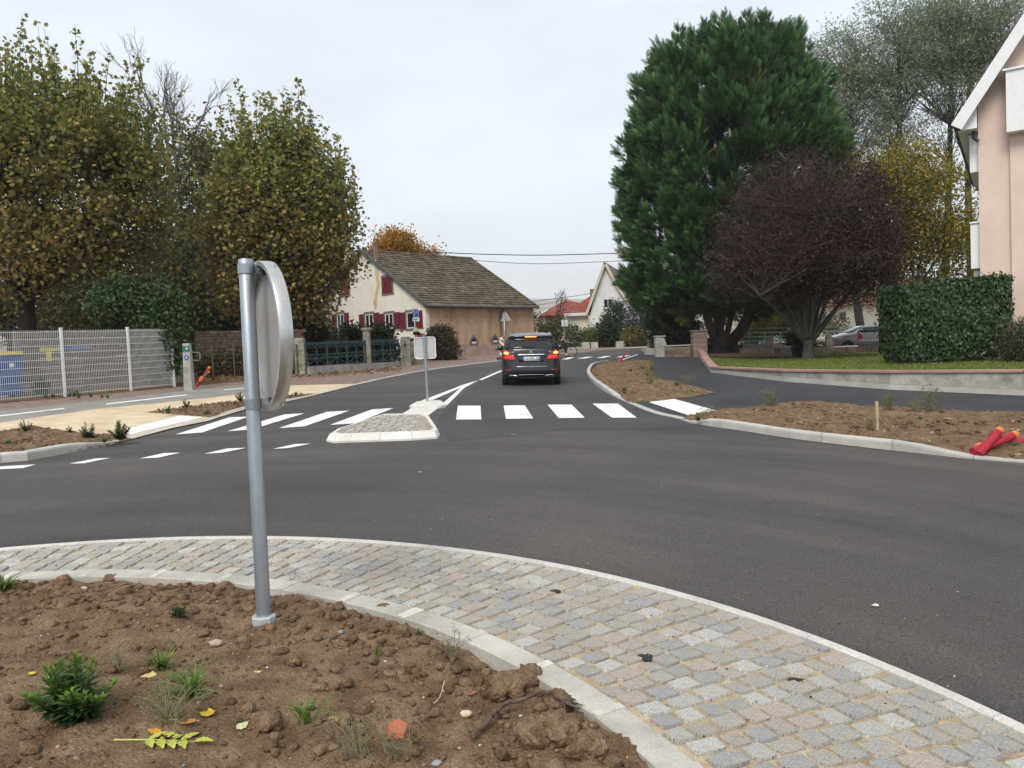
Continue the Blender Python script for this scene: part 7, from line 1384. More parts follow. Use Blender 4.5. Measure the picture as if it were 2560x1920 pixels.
def rider(name, label, x, y, rz, s, hat, jacket, hatk):
    root = thing(name, label, 'person', ground(x, y), rz, scale=s)
    hip, ch_, nk, hdp = (-.2, 0, .90), (-.10, 0, 1.22), (-.04, 0, 1.38), (.0, 0, 1.52)
    pts = [hip, ch_, nk, (-.01, 0, 1.46), hdp]; E_ = [(0, 1), (1, 2), (2, 3), (3, 4)]; rad = [.13, .15, .055, .06, .095]
    for k in (-1, 1):
        n = len(pts); pts += [(-.07, k*.17, 1.30), (.05, k*.24, 1.10), (.24, k*.24, 1.0), (.30, k*.23, .98)]; E_ += [(1, n), (n, n+1), (n+1, n+2), (n+2, n+3)]; rad += [.06, .045, .036, .036]
        n = len(pts); kn, an = ((.16, k*.12, .70), (.02, k*.11, .25)) if k < 0 else ((.14, k*.12, .86), (-.08, k*.11, .50)); pts += [(-.17, k*.09, .88), kn, an, (an[0]+.14, an[1], an[2]-.06)]; E_ += [(0, n), (n, n+1), (n+1, n+2), (n+2, n+3)]; rad += [.095, .065, .045, .035]
    skin('body', pts, E_, rad, skinm, root)
    skin('jacket', [hip, (-.15, 0, 1.05), ch_, (-.05, 0, 1.35), (-.07, -.17, 1.30), (.05, -.24, 1.10), (.22, -.24, 1.01), (-.07, .17, 1.30), (.05, .24, 1.10), (.22, .24, 1.01)], [(0, 1), (1, 2), (2, 3), (2, 4), (4, 5), (5, 6), (2, 7), (7, 8), (8, 9)], [.15, .155, .17, .085, .08, .062, .05, .08, .062, .05], jacket, root)
    tp = []; te = []; tr = []
    tp.append(hip); tr.append(.145)
    for k in (-1, 1): n = len(tp); kn, an = ((.16, k*.12, .70), (.02, k*.11, .27)) if k < 0 else ((.14, k*.12, .86), (-.08, k*.11, .52)); tp += [(-.15, k*.09, .88), kn, an]; te += [(0, n), (n, n+1), (n+1, n+2)]; tr += [.11, .08, .06]
    skin('trousers', tp, te, tr, cloth_b, root)
    for k in (-1, 1): an = (.02, k*.11, .20) if k < 0 else (-.08, k*.11, .45); B().tube([(an[0]-.07, an[1], an[2]), (an[0]+.05, an[1], an[2]-.01), (an[0]+.19, an[1], an[2]-.03)], [.045, .05, .03], 8).obj('shoe', shoem, root, smooth=True)
    B().lathe([(.115, -.01), (.122, .03), (.11, .08), (.07, .12), (0, .135)], 16, (-.005, 0, 1.53)).obj(hatk, hat, root, smooth=True)
    if hatk == 'cap': B().box((.12, 0, 1.545), (.12, .16, .015)).obj('cap_peak', hat, root, bevel=.005)
    B().lathe([(.0, 0), (.02, .01), (.012, .035), (0, .05)], 8, (.088, 0, 1.475)).obj('nose', skinm, root, smooth=True)
    for k in (-1, 1): B().lathe([(0, -.008), (.012, 0), (0, .008)], 8, (.083, k*.035, 1.52), 'X').obj('eye', black, root); B().lathe([(0, -.01), (.028, 0), (0, .01)], 8, (-.01, k*.097, 1.50), 'Y').obj('ear', skinm, root)
    B().box((.088, 0, 1.452), (.012, .045, .010)).obj('mouth', mat('lip', [(.30, .12, .10)], rough=.6, bump=0), root)
    if jacket is cloth_b:
        for k in (-1, 1): B().tube([(-.07, k*.255, 1.30), (.05, k*.305, 1.12), (.2, k*.292, 1.02)], [.012, .013, .012], 5).obj('sleeve_stripe', whitep, root)
    return root
bx1, by1 = G(1425, 893); bicycle('child_bicycle', 'black bicycle with rear basket ridden by the green helmeted child', bx1-.42, by1, math.radians(-4), .30)
rider('person', 'child with green helmet and dark jacket riding the bicycle across the road', bx1-.27, by1, math.radians(-4), .82, helm, cloth_b, 'helmet')
ax_ = PY(1348, 830, 40.5); hgt = (ax_[2]+.06)-gz(ax_[0], 40.5); sc_ = (zat(1346, 817, 40.5)-gz(ax_[0], 40.5))/1.665
bicycle('adult_bicycle', 'bicycle hidden behind the dark car under the adult rider', ax_[0]-.1, 40.5, math.radians(-2), .34, basket=False)
rider('person', 'adult in dark coat and olive cap riding past beyond the dark car', ax_[0]-.1, 40.5, math.radians(-2), min(1.12, sc_), capm, cloth_n, 'cap')
# ================================================================ foreground: clods, stones, weeds, fallen leaves
def ico(sub=1):
    bm = bmesh.new(); bmesh.ops.create_icosphere(bm, subdivisions=sub, radius=1); v = np.array([q.co[:] for q in bm.verts]); f = np.array([[q.index for q in t.verts] for t in bm.faces]); bm.free(); return v, f
I1, I2, I3 = ico(1), ico(2), ico(4)
def lumps(name, pos, size, m, parent=None, base=I1, flat=.7, rough=.28, kind='stuff', label=None, cat=None, col=None):
    n = len(pos); tv, tf = base; R_ = randrot(n); V_ = []
    k = len(tv); j = 1+rough*rng.normal(size=(n, k, 1)).clip(-2, 2); L_ = tv[None]*j*rng.uniform(.65, 1.25, (n, 1, 3)); L_ = np.einsum('nij,nkj->nki', R_, L_); L_[:, :, 2] *= flat
    Vv = (L_*np.asarray(size).reshape(-1, 1, 1)+pos[:, None, :]).reshape(-1, 3); Ff = (tf[None]+(np.arange(n)*k)[:, None, None]).reshape(-1, 3)
    o = meshnp(name, Vv, Ff, m, parent, col=None if col is None else np.repeat(col, k, axis=0))
    if kind: o['kind'] = kind
    if label: tag(o, label, cat)
    return o
soil_c = mat('soil_clod', [(.112, .073, .042), (.168, .111, .065), (.22, .153, .095)], scale=9, rough=.95, spec=.12, bump=1, bscale=60, fine=(110, .45), dist=.02, rnd_amt=.22, island=True)
def isl_pts(n, kerbbias=0):
    # uniform over the island in view, optionally crowding the kerb
    a = rng.uniform(0, 2*math.pi, n*3); r = (RI-.10)*np.sqrt(rng.random(n*3)); 
    if kerbbias: r = (RI-.10)*(1-np.abs(rng.normal(size=n*3))*kerbbias)
    x, y = CI[0]+r*np.cos(a), CI[1]+r*np.sin(a); k = (y > .8) & (x < .9+0*x) & (r > 0); return np.c_[x[k], y[k]][:n]
P = isl_pts(9000); h = island_h(P[:, 0], P[:, 1]); sz = .004+.011*rng.random(len(P))**3; lumps('soil_crumbs', np.c_[P, gz(P[:, 0], P[:, 1])+h+sz*.2], sz, soil_c, label='fine soil crumbs strewn over the island bed', cat='soil')
P = isl_pts(1500); P = np.concatenate([P, isl_pts(1600, .10)]); h = island_h(P[:, 0], P[:, 1]); sz = .010+.030*rng.random(len(P))**2.6; lumps('soil_clods', np.c_[P, gz(P[:, 0], P[:, 1])+h+sz*.15], sz, soil_c, base=I2, rough=.14, label='small soil clods scattered over the island bed', cat='soil')
P = isl_pts(1500); h = island_h(P[:, 0], P[:, 1]); sz = .003+.008*rng.random(len(P))**2
pebm = leafmat('pebble', .7, 0, .3); lumps('pebbles', np.c_[P, gz(P[:, 0], P[:, 1])+h+sz*.3], sz, pebm, rough=.12, col=pickcol([(.42, .38, .31), (.28, .25, .21), (.52, .46, .36), (.20, .185, .16), (.38, .25, .16)], len(P)), label='tiny pale pebbles in the island soil', cat='gravel')
def clod(label, px_, py_, r, rz=1.0, m=None, name='soil_clod', cat='clod', base=I3, rough=.05):
    q = GS(px_, py_); root = q+np.array([0, 0, r*.35]); tv, tf = base; d = tv/np.linalg.norm(tv, axis=1)[:, None]
    s1 = rng.integers(0, 9999); f1 = 1+.50*(fbm(d[:, 0]*1.6+s1, d[:, 1]*1.6+d[:, 2]*1.3, 5, 3)-.45)*2+.62*(fbm(d[:, 0]*4.5+s1, d[:, 1]*4.5+d[:, 2]*3.7, 8, 4)-.45)*min(1, rough*22)+.3*rough*rng.normal(size=len(d))
    Vv = d*f1[:, None]*r*np.array([1.1, .95, .8*rz]); o = meshnp(name, Vv, tf, m or soil_c, smooth=False); o.location = tuple(root); o.rotation_euler = (0, 0, rng.uniform(0, 6)); return tag(o, label, cat)
for i, (a, c, r, lab) in enumerate([(1262, 1735, .08, 'large rounded soil clod leaning on the inner kerb under the root'), (1325, 1705, .07, 'tall soil clod standing against the kerb above the root'), (1400, 1765, .055, 'soil clod wedged against the kerb at the root end'), (1395, 1845, .09, 'broad soil clod below the root tip'), (1335, 1850, .075, 'flat soil clod beneath the dark root'), (1468, 1885, .07, 'soil clod at the lower end of the inner kerb'), (955, 1530, .04, 'clod touching the kerb beside the grey pebble'), (168, 1520, .05, 'dark crumbly clod left of the small wilted plant'), (665, 1820, .055, 'round clod beside the pale serrated leaf'), (275, 1450, .035, 'clod near the kerb with a dry twig beside it'), (730, 1660, .035, 'clod behind the grass tuft towards the sign pole'), (1205, 1675, .03, 'clod beside the yellow leaf on the kerb edge')]): clod(lab, a, c, r, rough=.045)
def stone(label, px_, py_, r, c, rz=.7): return clod(label, px_, py_, r, rz, mat('stone_%d' % px_, [tuple(q*.8 for q in c), c], scale=14, rough=.8, bump=.2), 'stone', 'stone', I2, .03)
stone('pinkish lump of stone half buried below the sign pole', 538, 1612, .030, (.48, .36, .31)); stone('pale rounded stone near the kerb on the left', 209, 1474, .022, (.58, .48, .33)); stone('black lump of tar on the soil by the kerb', 1172, 1593, .030, (.03, .03, .032)); stone('cream coloured stone near the dark root', 1166, 1790, .024, (.62, .52, .36)); stone('smooth grey pebble beside the kerb clod', 962, 1543, .024, (.28, .28, .28)); stone('blue grey pebble right of the sign pole', 851, 1583, .020, (.26, .28, .31)); stone('ochre stone beside the sprouting grass', 833, 1805, .022, (.40, .27, .13)); stone('small grey stone at the island edge of the picture', 1093, 1912, .018, (.33, .33, .34))
q = GS(993, 1842); ts_ = B().add([(-.035, -.02, 0), (.03, -.03, .005), (.045, .02, .02), (.0, .045, .035), (-.04, .02, .025), (-.03, -.015, .018), (.03, -.025, .022), (.043, .018, .036), (.0, .04, .05), (-.036, .018, .042)], [(4, 3, 2, 1, 0), (5, 6, 7, 8, 9)]+[(i, (i+1) % 5, 5+(i+1) % 5, 5+i) for i in range(5)]).obj('tile_shard', mat('terracotta', [(.34, .11, .055), (.42, .15, .08)], scale=20, rough=.85)); ts_.location = tuple(q); tag(ts_, 'broken terracotta tile shard lying on the soil', 'tile shard')
rp = [GS(a, c)+np.array([0, 0, .025+e]) for a, c, e in ((1183, 1858, 0), (1215, 1825, .01), (1262, 1792, .03), (1310, 1783, .035), (1360, 1772, .05), (1410, 1790, .04), (1448, 1800, .02))]
ro_ = thing('dead_root', 'dark knotted root lying on the clods by the kerb', 'root', tuple(rp[0])); B().tube([Vector(p)-Vector(rp[0])+Vector(rng.normal(size=3)*.004) for p in smooth_path(rp, .02)], np.interp(np.linspace(0, 1, len(smooth_path(rp, .02))), [0, .2, .6, 1], [.011, .012, .009, .005]), 8).obj('main_root', mat('root_bark', [(.07, .048, .032), (.14, .10, .07)], scale=20, rough=.9, bump=.6, bscale=60), ro_, smooth=True); b = B()
for k in range(7): e = Vector(rp[-2])-Vector(rp[0]); b.tube([e, e+Vector((rng.normal()*.03, rng.normal()*.03, .0)), e+Vector((rng.normal()*.06, rng.normal()*.06, -.04))], [.005, .004, .002], 5)
b.obj('rootlets', bark, ro_)
# sticks and straws
for lab, pts in (('dry forked twig lying near the kerb on the left', [(280, 1487), (310, 1476), (338, 1472)]), ('dark twig reaching over the kerb on the left', [(175, 1438), (200, 1424), (222, 1420)]), ('thin dark twig beside the terracotta shard', [(1022, 1862), (1050, 1868), (1078, 1876)]), ('bent dry straw on the soil left of the root', [(1085, 1765), (1100, 1755), (1112, 1718)])):
    w_ = [GS(*q)+np.array([0, 0, .012+.01*i]) for i, q in enumerate(pts)]; tag(B().tube(smooth_path(w_, .02), .003, 5).obj('twig', twigm if 'dark' in lab else wood), lab, 'twig')
# --- weeds
def blades(n, L_, spread, w=.5): d = rng.normal(size=(n, 3))*spread+[0, 0, .55]; return d, rng.uniform(.5, 1, n)*L_
def grass_tuft(label, q, n, L_, pal, spread=.6, name='grass_tuft', group=None, w=.045):
    r = thing(name, label, 'grass', tuple(q), group=group); v, f, cs = [], [], []
    pc = pickcol(pal, n, .2)
    for i in range(n):
        a = rng.uniform(0, 2*math.pi); ln = L_*rng.uniform(.45, 1.05); lean = rng.uniform(.3, 1.35)*spread; d = np.array([math.cos(a), math.sin(a), 0]); s_ = np.array([-d[1], d[0], 0])*ln*w; o_ = rng.normal(size=3)*[.012, .012, 0]; k = len(v)
        for t in (0, .35, .7, 1): p = o_+d*lean*ln*(t**1.5)+np.array([0, 0, ln*(t*(1-.38*lean*t*1.4))]); wv = (1-t**2*.98)*(.5+.5*min(1, t*3)); v += [p-s_*wv, p+s_*wv]; cs += [pc[i]*(.8+.35*t)]*2
        f += [(k, k+1, k+3, k+2), (k+2, k+3, k+5, k+4), (k+4, k+5, k+7, k+6)]
    meshnp('blades', np.array(v), np.array(f), leafm, r, col=np.array(cs)); return r
GR = [(.10, .19, .03), (.14, .24, .045), (.08, .15, .028), (.19, .26, .07)]
grass_tuft('leafy grass tuft growing behind the yellow leaf', GS(405, 1672), 46, .15, GR, 1.0); grass_tuft('wide grass tuft spreading right beside the dry weed', GS(478, 1742), 60, .20, GR, 1.1); grass_tuft('single sparse grass tuft below the grey pebbles', GS(768, 1808), 22, .16, GR, .95); grass_tuft('tiny grass sprout in the middle of the soil', GS(940, 1640), 9, .09, GR, .6); grass_tuft('grass clump at the kerb on the left edge', GS(12, 1476), 60, .17, GR, 1.0)
def leafy_plant(label, q, stems, H_, W_, ls, pal_low, pal_top, name='weed_plant', group=None, cat='plant'):
    r = thing(name, label, cat, tuple(q), group=group); b = B(); pos, dr, sc, cl = [], [], [], []
    for i in range(stems):
        a = rng.uniform(0, 2*math.pi); rr = W_*math.sqrt(rng.random()); tip = np.array([rr*math.cos(a), rr*math.sin(a), H_*(1-.55*(rr/W_)**1.3)*rng.uniform(.8, 1.05)]); p = qpath((0, 0, -.01), tip, .1, 6, .05); b.tube(p, np.linspace(.006, .0025, 6), 5, cap=False)
        n = int(12+16*H_/.3)
        for k in range(n):
            t = .12+.88*(k/n); pt = np.array([np.interp(t, np.linspace(0, 1, 6), p[:, c]) for c in range(3)]); aa = k*2.4+rng.uniform(-.3, .3); up_ = .15+1.1*t**3; d = np.array([math.cos(aa), math.sin(aa), up_]); pos.append(pt); dr.append(d); sc.append(ls*(1.05-.72*t**1.6)*rng.uniform(.75, 1.1)); m_ = np.clip(t**2.2+rng.normal()*.08, 0, 1); cl.append(np.array(pal_low[rng.integers(len(pal_low))])*(1-m_)+np.array(pal_top[rng.integers(len(pal_top))])*m_)
    b.obj('stems', mat('green_stem', [(.09, .13, .03)], rough=.7, bump=0), r); d = np.array(dr); roll = np.cross(np.cross(d, [0, 0, 1.0]), d)+rng.normal(size=d.shape)*.15; R_ = dirrot(d, np.cross(d, np.array([0, 0, 1.0]))+rng.normal(size=d.shape)*.2)
    # leaf upper side faces up: local z from roll
    x = np.cross(d, [0, 0, 1.0]); x /= np.linalg.norm(x, axis=1)[:, None]; dn = d/np.linalg.norm(d, axis=1)[:, None]; z = np.cross(x, dn); R_ = np.stack([x, dn, z], axis=2)
    LF = (np.array([[0, 0, 0], [-.15, .25, .03], [.15, .25, .03], [-.17, .55, .02], [.17, .55, .02], [0, .3, -.02], [0, .6, -.03], [0, 1, -.14]]), np.array([[0, 5, 1], [0, 2, 5], [1, 5, 6], [1, 6, 3], [5, 2, 4], [5, 4, 6], [3, 6, 7], [6, 4, 7]]))
    Vv, Ff = scatter(*LF, np.array(pos), R_, np.array(sc)); meshnp('leaves', Vv, Ff, leafm, r, col=np.repeat(np.array(cl), len(LF[0]), axis=0)); return r
leafy_plant('bushy green weed with yellow green tips in the island soil', GS(190, 1800), 24, .34, .20, .095, [(.035, .085, .025), (.05, .11, .035), (.03, .07, .025)], [(.16, .26, .03), (.20, .30, .04), (.12, .22, .03)])
leafy_plant('small wilted dark green weed near the sign pole', GS(450, 1546), 7, .09, .06, .05, [(.04, .075, .025), (.06, .09, .03)], [(.08, .11, .03)])
leafy_plant('tiny green seedling near the kerb', GS(1045, 1588), 3, .05, .03, .03, [(.12, .20, .05)], [(.2, .28, .08)], name='seedling')
def seedy(label, q, n, H_, W_, pal, name='dry_weed', group=None):
    r = thing(name, label, 'plant', tuple(q), group=group); b = B(); pts = []
    for i in range(n):
        d = np.array([rng.normal()*W_, rng.normal()*W_, H_*rng.uniform(.6, 1)]); p = qpath((0, 0, 0), d, .2, 5, .1); b.tube(p, [.003, .0026, .002, .0015, .001], 4, cap=False)
        for k in range(7):
            s0 = p[rng.integers(1, 5)]; e = s0+rng.normal(size=3)*H_*.16; b.tube([s0, e], [.0012, .0008], 3, cap=False); pts += [e+rng.normal(size=3)*.006 for _ in range(5)]
    b.obj('stems', mat('straw_stem', [(.22, .19, .10)], rough=.8, bump=0), r); o = leafy('seed_heads', np.array(pts), 2, .006, H_*.055, pal, LENS, r, leafm); o['kind'] = 'stuff'; return r
SD = [(.22, .23, .12), (.28, .28, .16), (.16, .19, .08)]
seedy('dry seedy weed in front of the wide grass tuft', GS(420, 1800), 16, .16, .08, SD); seedy('pale seedy weed at the lower edge of the island', GS(905, 1900), 12, .15, .07, SD); seedy('second pale seedy weed beside the terracotta shard', GS(990, 1895), 9, .12, .05, SD); seedy('thin dried weed stalk leaning by the kerb', GS(1130, 1655), 5, .17, .05, [(.20, .17, .09), (.25, .2, .12)]); seedy('wispy grey weed right of the bushy weed', GS(300, 1680), 7, .12, .05, SD)
# --- fallen leaves (single ones)
def fallen(label, p, size, col, shape='lens', rz=None, curl=.25, nrm=None, name='fallen_leaf'):
    n = 7; v, f = [], []; rz = rng.uniform(0, 6.28) if rz is None else rz
    for i in range(n):
        t = i/(n-1); w = (.42 if shape == 'round' else .30)*math.sin(math.pi*(t**.8*.96+.02))*(1+.12*((i % 2)*2-1)); zc = curl*(t-.5)**2*.6
        v += [(-w, t-.5, zc+curl*w*w*1.4+.02*rng.normal()), (0, t-.5, zc), (w, t-.5, zc+curl*w*w*1.4+.02*rng.normal())]
    for i in range(n-1):
        for j in (0, 1): f.append((i*3+j, i*3+j+1, i*3+4+j, i*3+3+j))
    v = np.array(v)*size; o = meshnp(name, v, np.array(f), mat('leaf_'+'_'.join('%d' % (c*100) for c in col), [tuple(c*.72 for c in col), col], scale=35, rough=.65, bump=.2, bscale=60), smooth=True)
    o.location = tuple(np.array(p)+[0, 0, size*.10]); o.rotation_euler = (rng.normal()*.12, rng.normal()*.12, rz); return tag(o, label, 'leaf')
fallen('pale yellow round leaf lying behind the seedy weed', GS(370, 1697), .085, (.62, .50, .20), 'round', 1.3); fallen('bright yellow spotted leaf lying by the bushy grass', GS(520, 1788), .075, (.66, .46, .04), 'round', .3, .5); fallen('pale green serrated leaf on bare soil', GS(606, 1818), .065, (.62, .66, .34), 'lens', -.4); fallen('dark purple leaf above the pinnate leaf', GS(418, 1846), .065, (.10, .02, .03), 'lens', 1.2); fallen('orange leaf beside the dark purple leaf', GS(386, 1832), .06, (.62, .30, .03), 'lens', 1.4); fallen('golden brown leaf under the bright yellow one', GS(470, 1812), .07, (.42, .20, .05), 'lens', 1.7, .5); fallen('yellow leaf caught at the kerb edge', GS(1266, 1655)+np.array([0, 0, .02]), .06, (.68, .56, .03), 'round', .8, .5); fallen('small yellow leaf left of the bushy weed', GS(80, 1686), .04, (.62, .48, .05), 'round'); fallen('dark red leaf near the sparse grass tuft', GS(838, 1842), .05, (.12, .015, .02), 'lens', 2.2, .6); fallen('small pale yellow leaf beneath the sign pole', GS(643, 1682), .04, (.66, .58, .28), 'lens', 1.4); fallen('dull red leaf near the root', GS(1178, 1737), .05, (.36, .12, .08), 'lens', 1.8)
q = GS(270+130, 1872); pn = thing('pinnate_leaf', 'yellow green pinnate leaf with toothed leaflets on the soil', 'leaf', tuple(q+np.array([0, 0, .012]))); A_, Z_ = GS(286, 1857)-q, GS(492, 1862)-q; B().tube([A_, (A_+Z_)/2+np.array([0, 0, .004]), Z_*.95], [.004, .003, .0015], 5).obj('stalk', mat('yellow_stalk', [(.45, .46, .14)], rough=.6, bump=0), pn)
ax = (Z_-A_)/np.linalg.norm(Z_-A_); sd_ = np.array([-ax[1], ax[0], 0])
for k in range(9):
    t = .42+.13*(k//2); s_ = 1 if k % 2 else -1
    if k == 8: t, s_ = .97, 0
    p0 = A_+(Z_-A_)*t; d = ax*(.65 if s_ else 1)+sd_*s_*.8; d /= np.linalg.norm(d); w_ = np.cross([0, 0, 1], d); L_ = .085*(1-.25*abs(t-.6)); v = []; nn = 9
    for i in range(nn): u_ = i/(nn-1); hw = .019*math.sin(math.pi*(u_**.75*.95+.03))*(1.15 if i % 2 else .82); c = p0+d*L_*u_+np.array([0, 0, .008*math.sin(u_*3)]); v += [c-w_*hw+[0, 0, .004], c, c+w_*hw+[0, 0, .004]]
    f = [(i*3+j, i*3+j+1, i*3+4+j, i*3+3+j) for i in range(nn-1) for j in (0, 1)]; meshnp('leaflet', np.array(v), np.array(f), mat('leaflet_green', [(.34, .38, .05), (.48, .48, .09)], scale=25, rough=.6, bump=.1), pn, smooth=True)
def gl(px_, py_, h): return np.array(ground(*G(px_, py_, h), h))
fallen('orange leaf lying on the cobbles', gl(1384, 1613, .07), .06, (.62, .27, .04), 'lens', 1.5); fallen('pale curled leaf on the road beside the cobbles', gl(2188, 1516, .005), .045, (.68, .62, .45), 'round', 1.2, .6); fallen('brown leaf on the cobbles near the kerb', gl(1660, 1770, .08), .05, (.16, .10, .07), 'round'); fallen('little yellow leaf on the road ahead of the island', gl(1050, 1181, .005), .05, (.55, .48, .25), 'lens')
fallen('pale leaf on the road near the splitter island', gl(1284, 1088, .008), .09, (.55, .5, .38), 'lens', 1.4); fallen('withered leaf on the soil of the lower right bed', gl(2370, 1048, .10), .12, (.55, .46, .22), 'lens', 1.0); fallen('russet curled leaf lying against the right kerb', gl(1842, 1072, .01), .14, (.30, .14, .07), 'round', .2, .6); fallen('yellow leaf beside the red conduits', gl(2546, 1138, .08), .11, (.48, .36, .16), 'round')
# bits of leaf and grit on road, cobbles
n = 420; px_, py_ = rng.uniform(0, 2560, n), rng.uniform(1100, 1880, n); pts = np.array([G(a, c) for a, c in zip(px_, py_)]); rr_ = np.hypot(*(pts-CO).T); pts = pts[rr_ > RO+.05]; lumps('road_grit', np.c_[pts, gz(pts[:, 0], pts[:, 1])+.003], .002+.006*rng.random(len(pts))**2, pebm, rough=.2, flat=.4, col=pickcol([(.30, .27, .22), (.45, .40, .30), (.2, .18, .15), (.02, .02, .02)], len(pts)), label='grit and leaf crumbs on the road', cat='grit')
th = rng.uniform(-.3, 3.4, 1100); pts = []
for t in th: ri = inner_r(t); r = rng.uniform(ri, RO-.04); pts.append((*(CO+r*np.array([math.cos(t), math.sin(t)])), apron_h(t, r)))
pts = np.array(pts); lumps('cobble_grit', np.c_[pts[:, :2], gz(pts[:, 0], pts[:, 1])+pts[:, 2]+.004], .002+.006*rng.random(len(pts))**4, pebm, rough=.2, col=pickcol([(.05, .04, .03), (.10, .07, .05), (.42, .35, .24), (.03, .025, .02)], len(pts)), label='dark grit lying on the cobbles', cat='grit')
tarm = mat('tar_smear', [(.012, .012, .013), (.03, .03, .03)], scale=30, rough=.5, bump=.4)
for a, c, s_, lab in ((1617, 1646, .075, 'black tar smear on a cobble near the kerb'), (1388, 1468, .05, 'small black tar smear among the cobbles'), (1992, 1690, .065, 'clump of dark moss between the cobbles')):
    q = gl(a, c, .075); k = 11; ring = [(s_*.75*(.4+.7*rnd.random())*math.cos(2*math.pi*i/k), s_*.7*(.5+.6*rnd.random())*math.sin(2*math.pi*i/k)) for i in range(k)]; th_, r_ = math.atan2(q[1]-CO[1], q[0]-CO[0]), math.hypot(*(q[:2]-CO)); o = B().prism(ring, -.004, .004).obj('tar_smear' if 'tar' in lab else 'moss_clump', tarm if 'tar' in lab else bark_dark); o.location = (q[0], q[1], gz(q[0], q[1])+apron_h(th_, r_)+.004); o.rotation_euler = Vector((0, 0, 1)).rotation_difference(Vector((-GA+.07*math.cos(th_), -GB+.07*math.sin(th_), 1))).to_euler(); tag(o, lab, 'tar' if 'tar' in lab else 'moss')
# --- clods and weeds on the other beds
for nm, poly, n, s0 in (('left soil bed', bed1, 900, .035), ('narrow soil bed', bed2, 500, .03), ('right soil bed', bedA, 1300, .05), ('lower right soil bed', bedB, 2200, .04)):
    A = np.array(poly); x, y = rng.uniform(A[:, 0].min(), A[:, 0].max(), n*4), rng.uniform(A[:, 1].min(), A[:, 1].max(), n*4); k = inside(poly, x, y) & (edgedist(poly, x, y) > .06); P = np.c_[x[k], y[k]][:n]; ed = np.clip(edgedist(poly, P[:, 0], P[:, 1])/.25, 0, 1)
    sz = s0*(.25+rng.random(len(P))**2.5); lumps('bed_clods', np.c_[P, gz(P[:, 0], P[:, 1])+.03+.05*ed+sz*.1], sz, soil_c, base=I1, rough=.2, label='loose soil clods covering the '+nm, cat='soil')
    k = rng.choice(len(P), len(P)//22, replace=False); lumps('bed_pebbles', np.c_[P[k]+.03, gz(P[k, 0], P[k, 1])+.04+.06*ed[k]], .008+.014*rng.random(len(k)), pebm, rough=.12, col=pickcol([(.42, .37, .30), (.30, .26, .22), (.48, .42, .33)], len(k)), label='scattered pale stones on the '+nm, cat='gravel')
WG2 = [(.05, .10, .025), (.08, .14, .035), (.12, .17, .05), (.16, .18, .06)]
def bedw(kind, px_, py_, h, w_, n, lab, pal=WG2):
    q = gl(px_, py_, .08); Y = q[1]; H_ = 1.25*h*Y/FPX; W_ = 1.2*w_*Y/FPX/2; n = int(n*1.5)
    if kind == 'l': leafy_plant(lab, q, n, H_, W_, max(.06, H_*.3), pal[:2], pal[1:], name='weed_plant', group='weeds in the roadside soil beds')
    elif kind == 'g': grass_tuft(lab, q, n, H_, pal, .9, name='grass_tuft', group='weeds in the roadside soil beds', w=.04)
    else: seedy(lab, q, n, H_, W_*.6, [(.16, .17, .07), (.22, .22, .10), (.11, .13, .05)], name='dry_weed', group='weeds in the roadside soil beds')
bedw('l', 66, 1078, 26, 40, 9, 'green weed at the back corner of the left bed'); bedw('l', 176, 1082, 18, 18, 4, 'little weed at the pavement edge of the left bed'); bedw('l', 222, 1096, 38, 36, 9, 'tall weed in the left bed before the beige paving'); bedw('l', 300, 1100, 46, 50, 12, 'bushiest weed at the tip of the left bed'); bedw('g', 262, 1106, 18, 30, 40, 'grass patch between the weeds of the left bed'); bedw('g', 60, 1130, 14, 40, 40, 'grass patch near the kerb of the left bed'); bedw('g', 20, 1110, 16, 40, 40, 'grass patch at the outer end of the left bed'); bedw('g', 150, 1112, 12, 60, 50, 'low grass in the middle of the left bed')
bedw('g', 420, 1033, 22, 40, 50, 'grass tuft at the pointed end of the narrow bed'); bedw('l', 466, 1020, 22, 26, 6, 'green weed at the back of the narrow bed'); bedw('g', 520, 1036, 16, 30, 40, 'grass tuft at the crossing end of the narrow bed'); bedw('l', 602, 1004, 24, 26, 7, 'weed behind the sign disc in the narrow bed'); bedw('g', 740, 987, 10, 60, 50, 'thin grass at the far tip of the narrow bed')
bedw('s', 1925, 1015, 40, 36, 12, 'dry grey weed at the footpath edge of the lower right bed'); bedw('s', 2222, 1025, 34, 30, 10, 'grey green weed behind the wooden stake'); bedw('s', 2332, 1028, 46, 34, 12, 'tall feathery weed at the footpath edge'); bedw('s', 2285, 1032, 30, 40, 10, 'low feathery weed beside the tall one'); bedw('s', 2170, 1078, 26, 34, 12, 'pale weed left of the wooden stake'); bedw('g', 2300, 1050, 14, 50, 40, 'thin grass in the lower right bed'); bedw('g', 1745, 1052, 18, 50, 60, 'grass at the kerb end of the lower right bed'); bedw('s', 1775, 1040, 24, 30, 8, 'dry stalks beside the right tactile strip'); bedw('g', 1985, 1012, 10, 50, 40, 'sparse grass along the footpath edge')
for i in range(16): a, c = (1600, 925) if i < 5 else (1630, 950) if i < 11 else (1690, 965); bedw('s' if i % 2 else 'g', a+rnd.uniform(-30, 34), c+rnd.uniform(-14, 14), rnd.uniform(10, 20), 26, 22 if i % 2 == 0 else 8, ['tuft of yellowing grass in the right soil bed', 'dry yellow weed in the right soil bed'][i % 2], [(.14, .15, .04), (.20, .18, .06), (.10, .13, .035)])
bedw('l', 1560, 976, 12, 16, 4, 'bright green weed near the kerb of the right bed'); bedw('l', 104, 990, 42, 46, 14, 'bushy weed growing through the white mesh fence', [(.03, .07, .02), (.045, .09, .025), (.06, .11, .03)])
for i in range(12): bedw('g', rnd.uniform(-20, 300), 996-rnd.uniform(0, 6), rnd.uniform(10, 24), 24, 26, 'grass at the foot of the white mesh fence')
